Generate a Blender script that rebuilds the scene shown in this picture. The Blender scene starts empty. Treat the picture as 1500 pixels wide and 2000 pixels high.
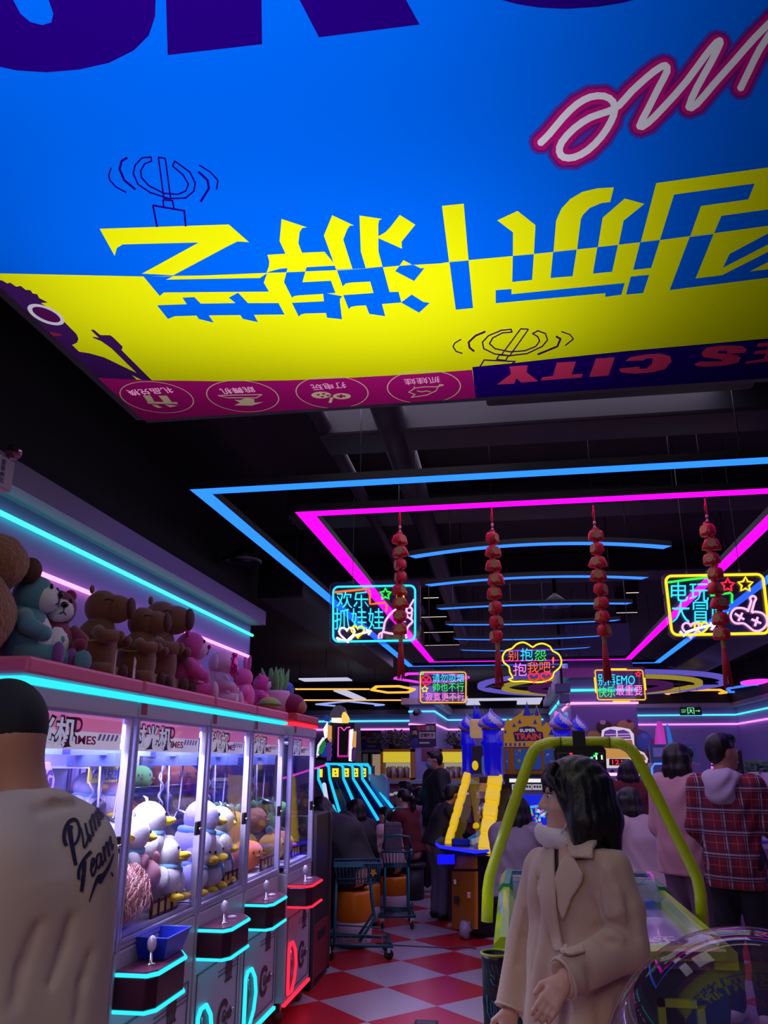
import bpy, bmesh, math, random
import numpy as np
from mathutils import Vector, Matrix, Euler
from mathutils.geometry import delaunay_2d_cdt
from mathutils.bvhtree import BVHTree

random.seed(7)
SC = bpy.context.scene
COL = SC.collection
PI = math.pi

# ------------------------------------------------------------------ camera
FPX, CAM_H = 1540.0, 1.62
PITCH = math.atan(488 / FPX)
YAW = math.atan(250 / math.hypot(FPX, 488))
_fw = Vector((-math.sin(YAW) * math.cos(PITCH), math.cos(YAW) * math.cos(PITCH), math.sin(PITCH)))
_rt = Vector((math.cos(YAW), math.sin(YAW), 0))
_up = _rt.cross(_fw)
CAMP = Vector((0, 0, CAM_H))
cd = bpy.data.cameras.new('camera')
cam = bpy.data.objects.new('camera', cd)
COL.objects.link(cam)
cd.sensor_fit = 'VERTICAL'
cd.sensor_height = 36.0
cd.lens = 36.0 * FPX / 2000.0
cd.clip_start = 0.05
cd.clip_end = 100
cam.matrix_world = Matrix(((_rt.x, _up.x, -_fw.x, CAMP.x), (_rt.y, _up.y, -_fw.y, CAMP.y), (_rt.z, _up.z, -_fw.z, CAMP.z), (0, 0, 0, 1)))
SC.camera = cam

# ------------------------------------------------------------------ world and view
w = bpy.data.worlds.new('world')
SC.world = w
w.use_nodes = True
w.node_tree.nodes['Background'].inputs[0].default_value = (0.30, 0.22, 0.5, 1)
w.node_tree.nodes['Background'].inputs[1].default_value = 0.02
SC.view_settings.view_transform = 'Standard'
SC.view_settings.look = 'None'
SC.view_settings.exposure = 0.15
SC.view_settings.gamma = 1.0
cy = SC.cycles
cy.use_denoising = True
cy.max_bounces = 6
cy.diffuse_bounces = 3
cy.glossy_bounces = 3
cy.transmission_bounces = 6
cy.transparent_max_bounces = 24
cy.sample_clamp_indirect = 3.0
cy.caustics_reflective = False
cy.caustics_refractive = False
try:
    cy.use_light_tree = True
except Exception:
    pass

def area(name, loc, target, size, power, color):
    l = bpy.data.lights.new(name, 'AREA')
    l.energy = power
    l.color = color
    l.shape = 'RECTANGLE'
    l.size, l.size_y = size
    o = bpy.data.objects.new(name, l)
    o.location = loc
    d = Vector(target) - Vector(loc)
    o.rotation_euler = d.to_track_quat('-Z', 'Y').to_euler()
    COL.objects.link(o)
    o['kind'] = 'helper'
    return o

# lamps of the concourse behind the photographer and added fill lights over the hall
area('concourse_lamp', (-0.2, -1.6, 3.3), (-0.1, 2.2, 0.9), (2.5, 0.8), 34, (1.0, 0.83, 0.70))
area('hall_fill', (0.1, 4.4, 3.75), (0.1, 4.4, 0), (2.4, 2.4), 38, (0.86, 0.74, 1.0))
area('hall_fill', (0.3, 8.8, 3.45), (0.3, 8.8, 0), (3.0, 6.0), 46, (0.78, 0.66, 1.0))
area('hall_fill', (0.5, 17.5, 3.4), (0.5, 17.5, 0), (6.0, 6.0), 190, (0.66, 0.45, 1.0))
area('hall_fill', (4.4, 9.0, 3.4), (4.0, 10.5, 1.0), (1.5, 6.0), 46, (0.66, 0.40, 1.0))

# ------------------------------------------------------------------ picture point -> place
def ray(u, v):
    return _fw + _rt * ((u - 750) / FPX) - _up * ((v - 1000) / FPX)
def PX(u, v, x):
    d = ray(u, v); return CAMP + d * (x / d.x)
def PY(u, v, y):
    d = ray(u, v); return CAMP + d * (y / d.y)
def PZ(u, v, z):
    d = ray(u, v); return CAMP + d * ((z - CAM_H) / d.z)

# ------------------------------------------------------------------ materials
def lin(c):
    return tuple(((x / 255 / 12.92) if x / 255 <= 0.04045 else ((x / 255 + 0.055) / 1.055) ** 2.4) for x in c)

_mats = {}
def M(name, rgb=(128, 128, 128), rough=0.6, metal=0.0, emit=0.0, bump=None, spec=0.5, erg=None, sheen=0.0, var=0.0, coat=0.0):
    if name in _mats: return _mats[name]
    m = bpy.data.materials.new(name); m.use_nodes = True
    nt = m.node_tree; b = nt.nodes['Principled BSDF']
    c = (*lin(rgb), 1)
    b.inputs['Base Color'].default_value = c
    b.inputs['Roughness'].default_value = rough
    b.inputs['Metallic'].default_value = metal
    b.inputs['Specular IOR Level'].default_value = spec
    b.inputs['Coat Weight'].default_value = coat
    if sheen: b.inputs['Sheen Weight'].default_value = sheen
    if emit:
        b.inputs['Emission Color'].default_value = (*lin(erg or rgb), 1)
        b.inputs['Emission Strength'].default_value = emit
        if not erg: b.inputs['Base Color'].default_value = tuple(x * 0.3 for x in c[:3]) + (1,)
    if var or bump:
        tc = nt.nodes.new('ShaderNodeTexCoord')
        nz = nt.nodes.new('ShaderNodeTexNoise')
        nz.inputs['Scale'].default_value = bump[0] if bump else 30
        nz.inputs['Detail'].default_value = 4
        nt.links.new(tc.outputs['Object'], nz.inputs['Vector'])
        if bump:
            bp = nt.nodes.new('ShaderNodeBump')
            bp.inputs['Strength'].default_value = bump[1]
            bp.inputs['Distance'].default_value = bump[2] if len(bump) > 2 else 0.01
            nt.links.new(nz.outputs['Fac'], bp.inputs['Height'])
            nt.links.new(bp.outputs['Normal'], b.inputs['Normal'])
        if var:
            mx = nt.nodes.new('ShaderNodeMix'); mx.data_type = 'RGBA'
            mx.inputs[6].default_value = tuple(x * (1 - var) for x in c[:3]) + (1,)
            mx.inputs[7].default_value = tuple(min(1, x * (1 + var)) for x in c[:3]) + (1,)
            nt.links.new(nz.outputs['Fac'], mx.inputs[0])
            nt.links.new(mx.outputs[2], b.inputs['Base Color'])
    _mats[name] = m
    return m

def GLOW(name, rgb=(255, 255, 255), s=1.0):
    if name in _mats: return _mats[name]
    m = bpy.data.materials.new(name); m.use_nodes = True
    nt = m.node_tree; nt.nodes.remove(nt.nodes['Principled BSDF'])
    e = nt.nodes.new('ShaderNodeEmission')
    e.inputs[0].default_value = (*lin(rgb), 1); e.inputs[1].default_value = s
    nt.links.new(e.outputs[0], nt.nodes['Material Output'].inputs[0])
    _mats[name] = m
    return m

def GLASS(name, tint=(255, 255, 255), refl=0.08, rough=0.02, gz=0.5, haze=None):
    """thin clear sheet: tinted see-through plus mirror reflection that grows at grazing angles"""
    if name in _mats: return _mats[name]
    m = bpy.data.materials.new(name); m.use_nodes = True
    nt = m.node_tree; nt.nodes.remove(nt.nodes['Principled BSDF'])
    t = nt.nodes.new('ShaderNodeBsdfTransparent'); t.inputs[0].default_value = (*lin(tint), 1)
    g = nt.nodes.new('ShaderNodeBsdfGlossy'); g.inputs['Roughness'].default_value = rough
    g.inputs[0].default_value = (1, 1, 1, 1)
    f = nt.nodes.new('ShaderNodeLayerWeight'); f.inputs[0].default_value = 0.5
    pw = nt.nodes.new('ShaderNodeMath'); pw.operation = 'POWER'; pw.inputs[1].default_value = 5.0
    nt.links.new(f.outputs['Facing'], pw.inputs[0])
    k = nt.nodes.new('ShaderNodeMath'); k.operation = 'MULTIPLY_ADD'; k.use_clamp = True
    k.inputs[1].default_value = gz; k.inputs[2].default_value = refl * 0.3
    nt.links.new(pw.outputs[0], k.inputs[0])
    mx = nt.nodes.new('ShaderNodeMixShader')
    nt.links.new(k.outputs[0], mx.inputs[0]); nt.links.new(t.outputs[0], mx.inputs[1]); nt.links.new(g.outputs[0], mx.inputs[2])
    out = mx
    if haze:
        d = nt.nodes.new('ShaderNodeBsdfDiffuse'); d.inputs[0].default_value = (*lin(haze[0]), 1)
        m2 = nt.nodes.new('ShaderNodeMixShader'); m2.inputs[0].default_value = haze[1]
        nt.links.new(mx.outputs[0], m2.inputs[1]); nt.links.new(d.outputs[0], m2.inputs[2]); out = m2
    nt.links.new(out.outputs[0], nt.nodes['Material Output'].inputs[0])
    _mats[name] = m
    return m

def TRANSLU(name, rgb):
    """printed film lit from behind"""
    if name in _mats: return _mats[name]
    m = bpy.data.materials.new(name); m.use_nodes = True
    nt = m.node_tree; nt.nodes.remove(nt.nodes['Principled BSDF'])
    t = nt.nodes.new('ShaderNodeBsdfTranslucent'); t.inputs[0].default_value = (*lin(rgb), 1)
    nt.links.new(t.outputs[0], nt.nodes['Material Output'].inputs[0])
    _mats[name] = m
    return m

# ------------------------------------------------------------------ mesh builder
class MB:
    def __init__(s):
        s.v, s.f, s.mi, s.sm = [], [], [], []
    def add(s, verts, faces, mat=0, smooth=False, X=None):
        n = len(s.v)
        if X is not None: verts = [X @ Vector(p) for p in verts]
        s.v += [tuple(p) for p in verts]
        s.f += [tuple(i + n for i in f) for f in faces]
        s.mi += (list(mat) if isinstance(mat, (list, tuple)) else [mat] * len(faces))
        s.sm += [smooth] * len(faces)
        return s
    def box(s, c, d, mat=0, X=None, taper=1.0):
        x, y, z = (k / 2 for k in d)
        p = [(sx * x * (taper if sz > 0 else 1) + c[0], sy * y * (taper if sz > 0 else 1) + c[1], sz * z + c[2]) for sz in (-1, 1) for sy in (-1, 1) for sx in (-1, 1)]
        return s.add(p, [(0, 2, 3, 1), (4, 5, 7, 6), (0, 1, 5, 4), (2, 6, 7, 3), (0, 4, 6, 2), (1, 3, 7, 5)], mat, False, X)
    def b2(s, a, b, mat=0, X=None):
        return s.box([(p + q) / 2 for p, q in zip(a, b)], [abs(q - p) for p, q in zip(a, b)], mat, X)
    def tube(s, pts, r, n=8, mat=0, closed=False, X=None, flat=None):
        P = [Vector(p) for p in pts]
        m = len(P)
        R = list(r) if isinstance(r, (list, tuple)) else [r] * m
        T = []
        for i in range(m):
            a = P[(i - 1) % m] if (closed or i > 0) else P[i]
            b = P[(i + 1) % m] if (closed or i < m - 1) else P[i]
            d = b - a
            T.append(d.normalized() if d.length > 1e-9 else Vector((0, 0, 1)))
        u = T[0].orthogonal().normalized()
        if flat is not None:
            u = (Vector(flat) - T[0] * Vector(flat).dot(T[0])).normalized()
        vs, fs = [], []
        for i in range(m):
            u = u - T[i] * u.dot(T[i])
            u = u.normalized() if u.length > 1e-6 else T[i].orthogonal().normalized()
            w_ = T[i].cross(u)
            for k in range(n):
                a = 2 * PI * k / n
                vs.append(P[i] + (u * math.cos(a) + w_ * math.sin(a)) * R[i])
        for i in range(m if closed else m - 1):
            for k in range(n):
                j = (i + 1) % m
                fs.append((i * n + k, i * n + (k + 1) % n, j * n + (k + 1) % n, j * n + k))
        if not closed:
            fs.append(tuple(range(n))[::-1]); fs.append(tuple((m - 1) * n + k for k in range(n)))
        return s.add(vs, fs, mat, True, X)
    def bar(s, p, q, w_, h, up=(0, 0, 1), mat=0):
        p, q = Vector(p), Vector(q); d = (q - p).normalized(); up = Vector(up)
        side = d.cross(up).normalized(); up = side.cross(d)
        vs = [b + side * (sx * w_ / 2) + up * (sy * h / 2) for b in (p, q) for sx, sy in ((-1, -1), (1, -1), (1, 1), (-1, 1))]
        return s.add(vs, [(0, 1, 2, 3), (7, 6, 5, 4), (0, 4, 5, 1), (1, 5, 6, 2), (2, 6, 7, 3), (3, 7, 4, 0)], mat)
    def lathe(s, prof, n=20, mat=0, X=None, smooth=True, mats=None):
        vs, fs, ms = [], [], []
        for r, z in prof:
            for k in range(n):
                a = 2 * PI * k / n
                vs.append((r * math.cos(a), r * math.sin(a), z))
        for i in range(len(prof) - 1):
            for k in range(n):
                fs.append((i * n + k, i * n + (k + 1) % n, (i + 1) * n + (k + 1) % n, (i + 1) * n + k))
                ms.append(mats(i, k) if mats else mat)
        if prof[0][0] > 1e-4: fs.append(tuple(range(n))[::-1]); ms.append(mats(0, 0) if mats else mat)
        if prof[-1][0] > 1e-4: fs.append(tuple((len(prof) - 1) * n + k for k in range(n))); ms.append(mats(len(prof) - 2, 0) if mats else mat)
        return s.add(vs, fs, ms, smooth, X)
    def ell(s, c, r, n=14, mat=0, rot=None, X=None, jit=0.0):
        vs, fs = [], []
        m = max(6, n * 2 // 3)
        R = Euler(rot).to_matrix() if rot is not None else Matrix.Identity(3)
        for i in range(m + 1):
            t = PI * i / m
            for k in range(n):
                a = 2 * PI * k / n
                q = Vector((math.sin(t) * math.cos(a), math.sin(t) * math.sin(a), math.cos(t)))
                if jit: q *= 1 + jit * math.sin(7 * q.x + 3 * c[0]) * math.sin(6 * q.y + 2) * math.sin(5 * q.z + 1)
                vs.append(Vector(c) + R @ Vector((q.x * r[0], q.y * r[1], q.z * r[2])))
        for i in range(m):
            for k in range(n):
                a, b, cc, d = i * n + k, i * n + (k + 1) % n, (i + 1) * n + (k + 1) % n, (i + 1) * n + k
                if i == 0: fs.append((a, d, cc))
                elif i == m - 1: fs.append((a, d, b))
                else: fs.append((a, d, cc, b))
        return s.add(vs, fs, mat, True, X)
    def prism(s, poly, t, mat=0, X=None, smooth=False):
        """outline in the local xy plane, thickness t along z from 0"""
        n = len(poly)
        ar = sum(poly[i][0] * poly[(i + 1) % n][1] - poly[(i + 1) % n][0] * poly[i][1] for i in range(n))
        if ar < 0: poly = poly[::-1]
        vs = [(x, y, 0) for x, y in poly] + [(x, y, t) for x, y in poly]
        fs = [tuple(range(n))[::-1], tuple(range(n, 2 * n))] + [(i, (i + 1) % n, n + (i + 1) % n, n + i) for i in range(n)]
        return s.add(vs, fs, mat, smooth, X)
    def build(s, name, mats, parent=None, bevel=0, sub=0, solid=0, loc=None, **kw):
        me = bpy.data.meshes.new(name)
        me.from_pydata(s.v, [], s.f)
        for m in (mats if isinstance(mats, (list, tuple)) else [mats]): me.materials.append(m)
        me.polygons.foreach_set('material_index', s.mi)
        me.polygons.foreach_set('use_smooth', s.sm)
        me.update()
        o = bpy.data.objects.new(name, me)
        COL.objects.link(o)
        if parent: o.parent = parent
        if loc is not None: o.location = loc
        if bevel:
            b = o.modifiers.new('bevel', 'BEVEL'); b.width = bevel; b.segments = 2; b.limit_method = 'ANGLE'; b.angle_limit = 0.6
        if sub:
            b = o.modifiers.new('sub', 'SUBSURF'); b.levels = b.render_levels = sub
        if solid:
            b = o.modifiers.new('solid', 'SOLIDIFY'); b.thickness = solid; b.offset = 1
        for k, q in kw.items(): o[k] = q
        return o

def thing(name, label, cat, loc=(0, 0, 0), rz=0, group=None, scale=1.0, rot=None):
    o = bpy.data.objects.new(name, None)
    o.empty_display_size = 0.1
    COL.objects.link(o)
    o.location = loc
    o.rotation_euler = rot if rot else (0, 0, rz)
    o.scale = (scale,) * 3
    o['label'] = label; o['category'] = cat
    if group: o['group'] = group
    return o
def copy_tree(o, parent=None):
    c = o.copy(); COL.objects.link(c)
    if parent: c.parent = parent
    for ch in list(o.children): copy_tree(ch, c)
    return c
def relabel(o, label, group=None):
    o['label'] = label
    if group: o['group'] = group
    elif 'group' in o: del o['group']

# ------------------------------------------------------------------ lettering (built-in font)
_glyph = {}
def glyphs(text, bold=0.0, ext=0.0, shear=0.0):
    key = (text, bold, ext, shear)
    if key not in _glyph:
        c = bpy.data.curves.new('t', 'FONT'); c.body = text; c.resolution_u = 3
        c.offset = bold; c.extrude = ext; c.shear = shear
        o = bpy.data.objects.new('t', c); COL.objects.link(o)
        dg = bpy.context.evaluated_depsgraph_get()
        me = bpy.data.meshes.new_from_object(o.evaluated_get(dg))
        vs = [tuple(v.co) for v in me.vertices]; fs = [tuple(p.vertices) for p in me.polygons]
        bpy.data.objects.remove(o); bpy.data.curves.remove(c); bpy.data.meshes.remove(me)
        xs = [v[0] for v in vs]; ys = [v[1] for v in vs]
        _glyph[key] = (vs, fs, min(xs), max(xs), min(ys), max(ys))
    return _glyph[key]
def text_on(mb, text, org, ex, ey, w_, h, mat=0, bold=0.0, t=0.004, shear=0.0, lift=0.0):
    """lettering filling w x h, lower-left corner at org, along unit vectors ex, ey; t is its thickness"""
    vs, fs, x0, x1, y0, y1 = glyphs(text, bold, 0.5, shear)
    ex, ey = Vector(ex), Vector(ey); ez = ex.cross(ey); org = Vector(org)
    out = [org + ex * ((v[0] - x0) / (x1 - x0) * w_) + ey * ((v[1] - y0) / (y1 - y0) * h) + ez * (v[2] * t + lift) for v in vs]
    return mb.add(out, fs, mat)

# ------------------------------------------------------------------ filled and stroked outlines
def dens(pts, closed=False, n=6):
    """smooth curve through the points"""
    P = [Vector((*p, 0)[:3]) for p in pts]; m = len(P); out = []
    for i in range(m if closed else m - 1):
        g = lambda j: P[j % m] if closed else P[max(0, min(m - 1, j))]
        a, b, c, d = g(i - 1), g(i), g(i + 1), g(i + 2)
        for k in range(n):
            t = k / n
            out.append(0.5 * ((2 * b) + (c - a) * t + (2 * a - 5 * b + 4 * c - d) * t * t + (3 * b - a - 3 * c + d) * t ** 3))
    if not closed: out.append(P[-1])
    return out
def star(cx, cy, r, k=0.5, n=5, a0=-PI / 2):
    return [(cx + math.cos(a0 + PI * i / n) * (r if i % 2 == 0 else r * k), cy + math.sin(a0 + PI * i / n) * (r if i % 2 == 0 else r * k)) for i in range(2 * n)]
def circ(cx, cy, r, n=20, ry=None, tilt=0.0):
    ry = ry or r
    return [(cx + r * math.cos(2 * PI * i / n) * math.cos(tilt) - ry * math.sin(2 * PI * i / n) * math.sin(tilt), cy + r * math.cos(2 * PI * i / n) * math.sin(tilt) + ry * math.sin(2 * PI * i / n) * math.cos(tilt)) for i in range(n)]
def heart(cx, cy, r):
    return [(cx + r * 0.0625 * 16 * math.sin(t) ** 3, cy - r * 0.0625 * (13 * math.cos(t) - 5 * math.cos(2 * t) - 2 * math.cos(3 * t) - math.cos(4 * t))) for t in [2 * PI * i / 24 for i in range(24)]]

def cdt(polys, eps=1e-6):
    """polys: [(pts2d, priority, mat)] -> verts2d, faces, material per face (highest priority wins)"""
    V, F = [], []
    for pts, _, _ in polys:
        pts = [tuple(p)[:2] for p in pts]
        q = [pts[0]]
        for p in pts[1:]:
            if abs(p[0] - q[-1][0]) + abs(p[1] - q[-1][1]) > 1e-7: q.append(p)
        n = len(q)
        if sum(q[i][0] * q[(i + 1) % n][1] - q[(i + 1) % n][0] * q[i][1] for i in range(n)) < 0: q = q[::-1]
        F.append(list(range(len(V), len(V) + n))); V += [Vector(p) for p in q]
    vv, _, ff, _, _, of = delaunay_2d_cdt(V, [], F, 0, eps)
    faces, ms, src = [], [], []
    for f, o in zip(ff, of):
        if not o: continue
        b = max(o, key=lambda i: polys[i][1])
        faces.append(tuple(f)); ms.append(polys[b][2]); src.append(o)
    return vv, faces, ms, src

# ------------------------------------------------------------------ soft solids (bodies, clothes, hair, plush)
class Soft:
    def __init__(s): s.p = []
    def cap(s, a, b, ra, rb=None, k=0.02, m=0, sub=False):
        s.p.append(('c', Vector(a), Vector(b), ra, ra if rb is None else rb, k, m, sub)); return s
    def ell(s, c, r, rot=None, k=0.02, m=0, sub=False):
        R = rot if isinstance(rot, Matrix) else (Euler(rot).to_matrix() if rot is not None else Matrix.Identity(3))
        s.p.append(('e', Vector(c), Vector(r), R, None, k, m, sub)); return s
    def chain(s, pts, rs, k=0.02, m=0):
        for i in range(len(pts) - 1): s.cap(pts[i], pts[i + 1], rs[i], rs[i + 1], k, m)
        return s
    def mesh(s, res, planes=(), wrin=None):
        lo = np.full(3, 1e9); hi = np.full(3, -1e9); bb = []
        for q in s.p:
            if q[0] == 'c':
                r = max(q[3], q[4]); a = np.minimum(q[1], q[2]) - r; b = np.maximum(q[1], q[2]) + r
            else:
                r = max(q[2]); a = np.array(q[1]) - r; b = np.array(q[1]) + r
            bb.append((a, b))
            if not q[7]: lo = np.minimum(lo, a); hi = np.maximum(hi, b)
        lo = lo - 3 * res; n = np.ceil((hi + 3 * res - lo) / res).astype(int) + 1
        F = np.full(n, 1.0, np.float32); I = np.zeros(n, np.int8)
        ax = [lo[i] + res * np.arange(n[i]) for i in range(3)]
        for q, (a, b) in zip(s.p, bb):
            k = q[5]; pad = k + 2.5 * res
            i0 = np.clip(np.floor((a - pad - lo) / res).astype(int), 0, n - 1); i1 = np.clip(np.ceil((b + pad - lo) / res).astype(int) + 1, 1, n)
            if np.any(i1 <= i0): continue
            sl = tuple(slice(i0[i], i1[i]) for i in range(3))
            X, Y, Z = np.meshgrid(ax[0][sl[0]], ax[1][sl[1]], ax[2][sl[2]], indexing='ij')
            if q[0] == 'c':
                A, B = q[1], q[2]; d = B - A; L = max(d.length_squared, 1e-12)
                px, py, pz = X - A.x, Y - A.y, Z - A.z
                t = np.clip((px * d.x + py * d.y + pz * d.z) / L, 0, 1)
                D = np.sqrt((px - d.x * t) ** 2 + (py - d.y * t) ** 2 + (pz - d.z * t) ** 2) - (q[3] + (q[4] - q[3]) * t)
            else:
                R = q[3]; c = q[1]; r = q[2]
                px, py, pz = X - c.x, Y - c.y, Z - c.z
                lx = R[0][0] * px + R[1][0] * py + R[2][0] * pz
                ly = R[0][1] * px + R[1][1] * py + R[2][1] * pz
                lz = R[0][2] * px + R[1][2] * py + R[2][2] * pz
                k0 = np.sqrt((lx / r.x) ** 2 + (ly / r.y) ** 2 + (lz / r.z) ** 2)
                k1 = np.sqrt((lx / r.x ** 2) ** 2 + (ly / r.y ** 2) ** 2 + (lz / r.z ** 2) ** 2)
                D = np.where(k0 < 1e-4, -min(r), k0 * (k0 - 1) / np.maximum(k1, 1e-6))
            f = F[sl]
            if q[7]:
                h = np.clip(0.5 - 0.5 * (f + D) / k, 0, 1)
                F[sl] = f * (1 - h) + (-D) * h + k * h * (1 - h)
            else:
                h = np.clip(0.5 + 0.5 * (f - D) / k, 0, 1)
                I[sl] = np.where(D < f, q[6], I[sl])
                F[sl] = f * (1 - h) + D * h - k * h * (1 - h)
        if wrin is not None or planes:
            X, Y, Z = np.meshgrid(*ax, indexing='ij')
            if wrin is not None: F = F + wrin(X, Y, Z)
            for (p, nn) in planes:
                F = np.maximum(F, (X - p[0]) * nn[0] + (Y - p[1]) * nn[1] + (Z - p[2]) * nn[2])
        F = F.astype(np.float32)
        S = F < 0
        cnt = np.zeros(n - 1, np.int8)
        off = [(i, j, k) for i in (0, 1) for j in (0, 1) for k in (0, 1)]
        cut = lambda A, o: A[o[0]:A.shape[0] - 1 + o[0], o[1]:A.shape[1] - 1 + o[1], o[2]:A.shape[2] - 1 + o[2]]
        for o in off: cnt += cut(S, o).astype(np.int8)
        idx = np.argwhere((cnt > 0) & (cnt < 8))
        ids = np.full(n - 1, -1, np.int64); ids[tuple(idx.T)] = np.arange(len(idx))
        cv = {o: F[idx[:, 0] + o[0], idx[:, 1] + o[1], idx[:, 2] + o[2]] for o in off}
        acc = np.zeros((len(idx), 3)); c2 = np.zeros(len(idx))
        for o in off:
            for a in range(3):
                if o[a] == 1: continue
                o2 = list(o); o2[a] = 1; o2 = tuple(o2)
                va, vb = cv[o], cv[o2]; m = (va < 0) != (vb < 0)
                t = np.where(m, va / np.where(np.abs(va - vb) < 1e-9, 1e-9, va - vb), 0)
                p = np.tile(np.array(o, float), (len(idx), 1)); p[:, a] += t
                acc += p * m[:, None]; c2 += m
        P = lo + res * (idx + acc / np.maximum(c2, 1)[:, None])
        mt = I[idx[:, 0], idx[:, 1], idx[:, 2]]
        faces, fm = [], []
        for a in range(3):
            b, c = (a + 1) % 3, (a + 2) % 3
            s0 = [slice(1, -1)] * 3; s0[a] = slice(0, -1); s1 = [slice(1, -1)] * 3; s1[a] = slice(1, None)
            A, B = S[tuple(s0)], S[tuple(s1)]
            e = np.argwhere(A != B)
            if not len(e): continue
            ins = A[tuple(e.T)]
            base = e.copy(); base[:, b] += 1; base[:, c] += 1
            def cell(db, dc):
                q = base.copy(); q[:, b] += db; q[:, c] += dc
                return ids[tuple(q.T)]
            qd = np.stack([cell(-1, -1), cell(0, -1), cell(0, 0), cell(-1, 0)], 1)
            qd = np.where(ins[:, None], qd, qd[:, ::-1])
            faces.append(qd)
        fa = np.concatenate(faces)
        fa = fa[(fa >= 0).all(1)]
        return P, fa, mt[fa[:, 0]]
    def build(s, name, mats, res, parent=None, planes=(), wrin=None, smooth_it=0, **kw):
        P, fa, fm = s.mesh(res, planes, wrin)
        if smooth_it:
            for _ in range(smooth_it):
                acc = np.zeros_like(P); c = np.zeros(len(P))
                for a, b in ((0, 1), (1, 2), (2, 3), (3, 0)):
                    np.add.at(acc, fa[:, a], P[fa[:, b]]); np.add.at(c, fa[:, a], 1)
                    np.add.at(acc, fa[:, b], P[fa[:, a]]); np.add.at(c, fa[:, b], 1)
                P = 0.5 * P + 0.5 * acc / np.maximum(c, 1)[:, None]
        me = bpy.data.meshes.new(name)
        me.vertices.add(len(P)); me.vertices.foreach_set('co', P.astype(np.float32).ravel())
        me.loops.add(fa.size); me.loops.foreach_set('vertex_index', fa.astype(np.int32).ravel())
        me.polygons.add(len(fa)); me.polygons.foreach_set('loop_start', np.arange(0, fa.size, 4, dtype=np.int32))
        me.update(calc_edges=True); me.validate()
        for m in (mats if isinstance(mats, (list, tuple)) else [mats]): me.materials.append(m)
        me.polygons.foreach_set('material_index', fm[:len(me.polygons)].astype(np.int32))
        me.polygons.foreach_set('use_smooth', np.ones(len(me.polygons), bool))
        o = bpy.data.objects.new(name, me); COL.objects.link(o)
        if parent: o.parent = parent
        for k, q in kw.items(): o[k] = q
        return o
def bvh_of(objs):
    """surface of finished meshes (own coordinates) for laying prints and lapels on"""
    V, F = [], []
    for o in objs:
        n = len(V); V += [v.co.copy() for v in o.data.vertices]; F += [[i + n for i in p.vertices] for p in o.data.polygons]
    return BVHTree.FromPolygons(V, F)

# ================================================================== the room
def struct(mb, name, mat, **k):
    o = mb.build(name, mat, **k); o['kind'] = 'structure'; return o

def floor_mat():
    m = bpy.data.materials.new('checker_floor'); m.use_nodes = True
    nt = m.node_tree; b = nt.nodes['Principled BSDF']; L = nt.links.new
    g = nt.nodes.new('ShaderNodeNewGeometry')
    mp = nt.nodes.new('ShaderNodeMapping'); mp.vector_type = 'TEXTURE'
    # square tiles laid at 45 degrees, corners on the line x = -1.015
    mp.inputs['Location'].default_value = (-1.015, 5.83, -0.3)
    mp.inputs['Rotation'].default_value = (0, 0, PI / 4)
    mp.inputs['Scale'].default_value = (0.596, 0.596, 1)
    ch = nt.nodes.new('ShaderNodeTexChecker'); ch.inputs['Scale'].default_value = 1.0
    ch.inputs[1].default_value = (*lin((184, 30, 44)), 1); ch.inputs[2].default_value = (*lin((176, 166, 178)), 1)
    L(g.outputs['Position'], mp.inputs['Vector']); L(mp.outputs[0], ch.inputs['Vector'])
    nz = nt.nodes.new('ShaderNodeTexNoise'); nz.inputs['Scale'].default_value = 160
    L(g.outputs['Position'], nz.inputs['Vector'])
    mx = nt.nodes.new('ShaderNodeMix'); mx.data_type = 'RGBA'; mx.blend_type = 'MULTIPLY'
    mx.inputs[0].default_value = 0.35
    L(ch.outputs[0], mx.inputs[6]); L(nz.outputs['Color'], mx.inputs[7]); L(mx.outputs[2], b.inputs['Base Color'])
    b.inputs['Roughness'].default_value = 0.3
    return m
struct(MB().b2((-8, -3, -0.05), (7, 25, 0)), 'floor', floor_mat())

WALL = M('lavender_wall_paint', (150, 146, 204), 0.55, bump=(220, 0.05, 0.002))
BLACK = M('black_paint', (9, 8, 13), 0.7)
DUCTM = M('dark_duct_paint', (32, 27, 42), 0.5)
CORN = M('cornice_paint', (150, 140, 160), 0.6)
struct(MB().b2((-8, -3, 3.85), (7, 25, 3.95)), 'ceiling', BLACK)
struct(MB().b2((-2.6, -3, 0), (-2.48, 7.45, 2.98)), 'wall_left', WALL)
struct(MB().b2((-2.6, -3, 2.98), (-2.50, 7.45, 3.85)), 'trim_1', BLACK)
struct(MB().b2((-2.48, -3, 2.90), (-2.33, 7.45, 3.03)), 'trim_2', CORN)
struct(MB().b2((-8, 24, 0), (3, 24.12, 3.85)), 'wall_back', WALL)
struct(MB().b2((-8.1, 7.45, 0), (-8, 24, 3.85)), 'wall_far_left', M('dark_side_wall', (30, 26, 40), 0.7))
struct(MB().b2((-8, 7.33, 0), (-2.6, 7.45, 3.85)), 'wall_partition', M('dark_side_wall'))
struct(MB().b2((2.05, 21, 0), (5.62, 21.12, 3.85)), 'wall_back_right', WALL)
struct(MB().b2((5.5, -3, 0), (5.62, 21, 3.85)), 'wall_right', WALL)
struct(MB().b2((-2.42, 19.7, 0), (-1.83, 24, 3.85)), 'pillar_left', WALL)
struct(MB().b2((1.0, 13.7, 0), (2.05, 21.1, 3.85)), 'pillar_right', WALL)
c = MB()
c.b2((-8, 23.8, 2.95), (-2.42, 24, 3.1)); c.b2((-1.83, 23.8, 2.95), (3, 24, 3.1))
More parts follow.
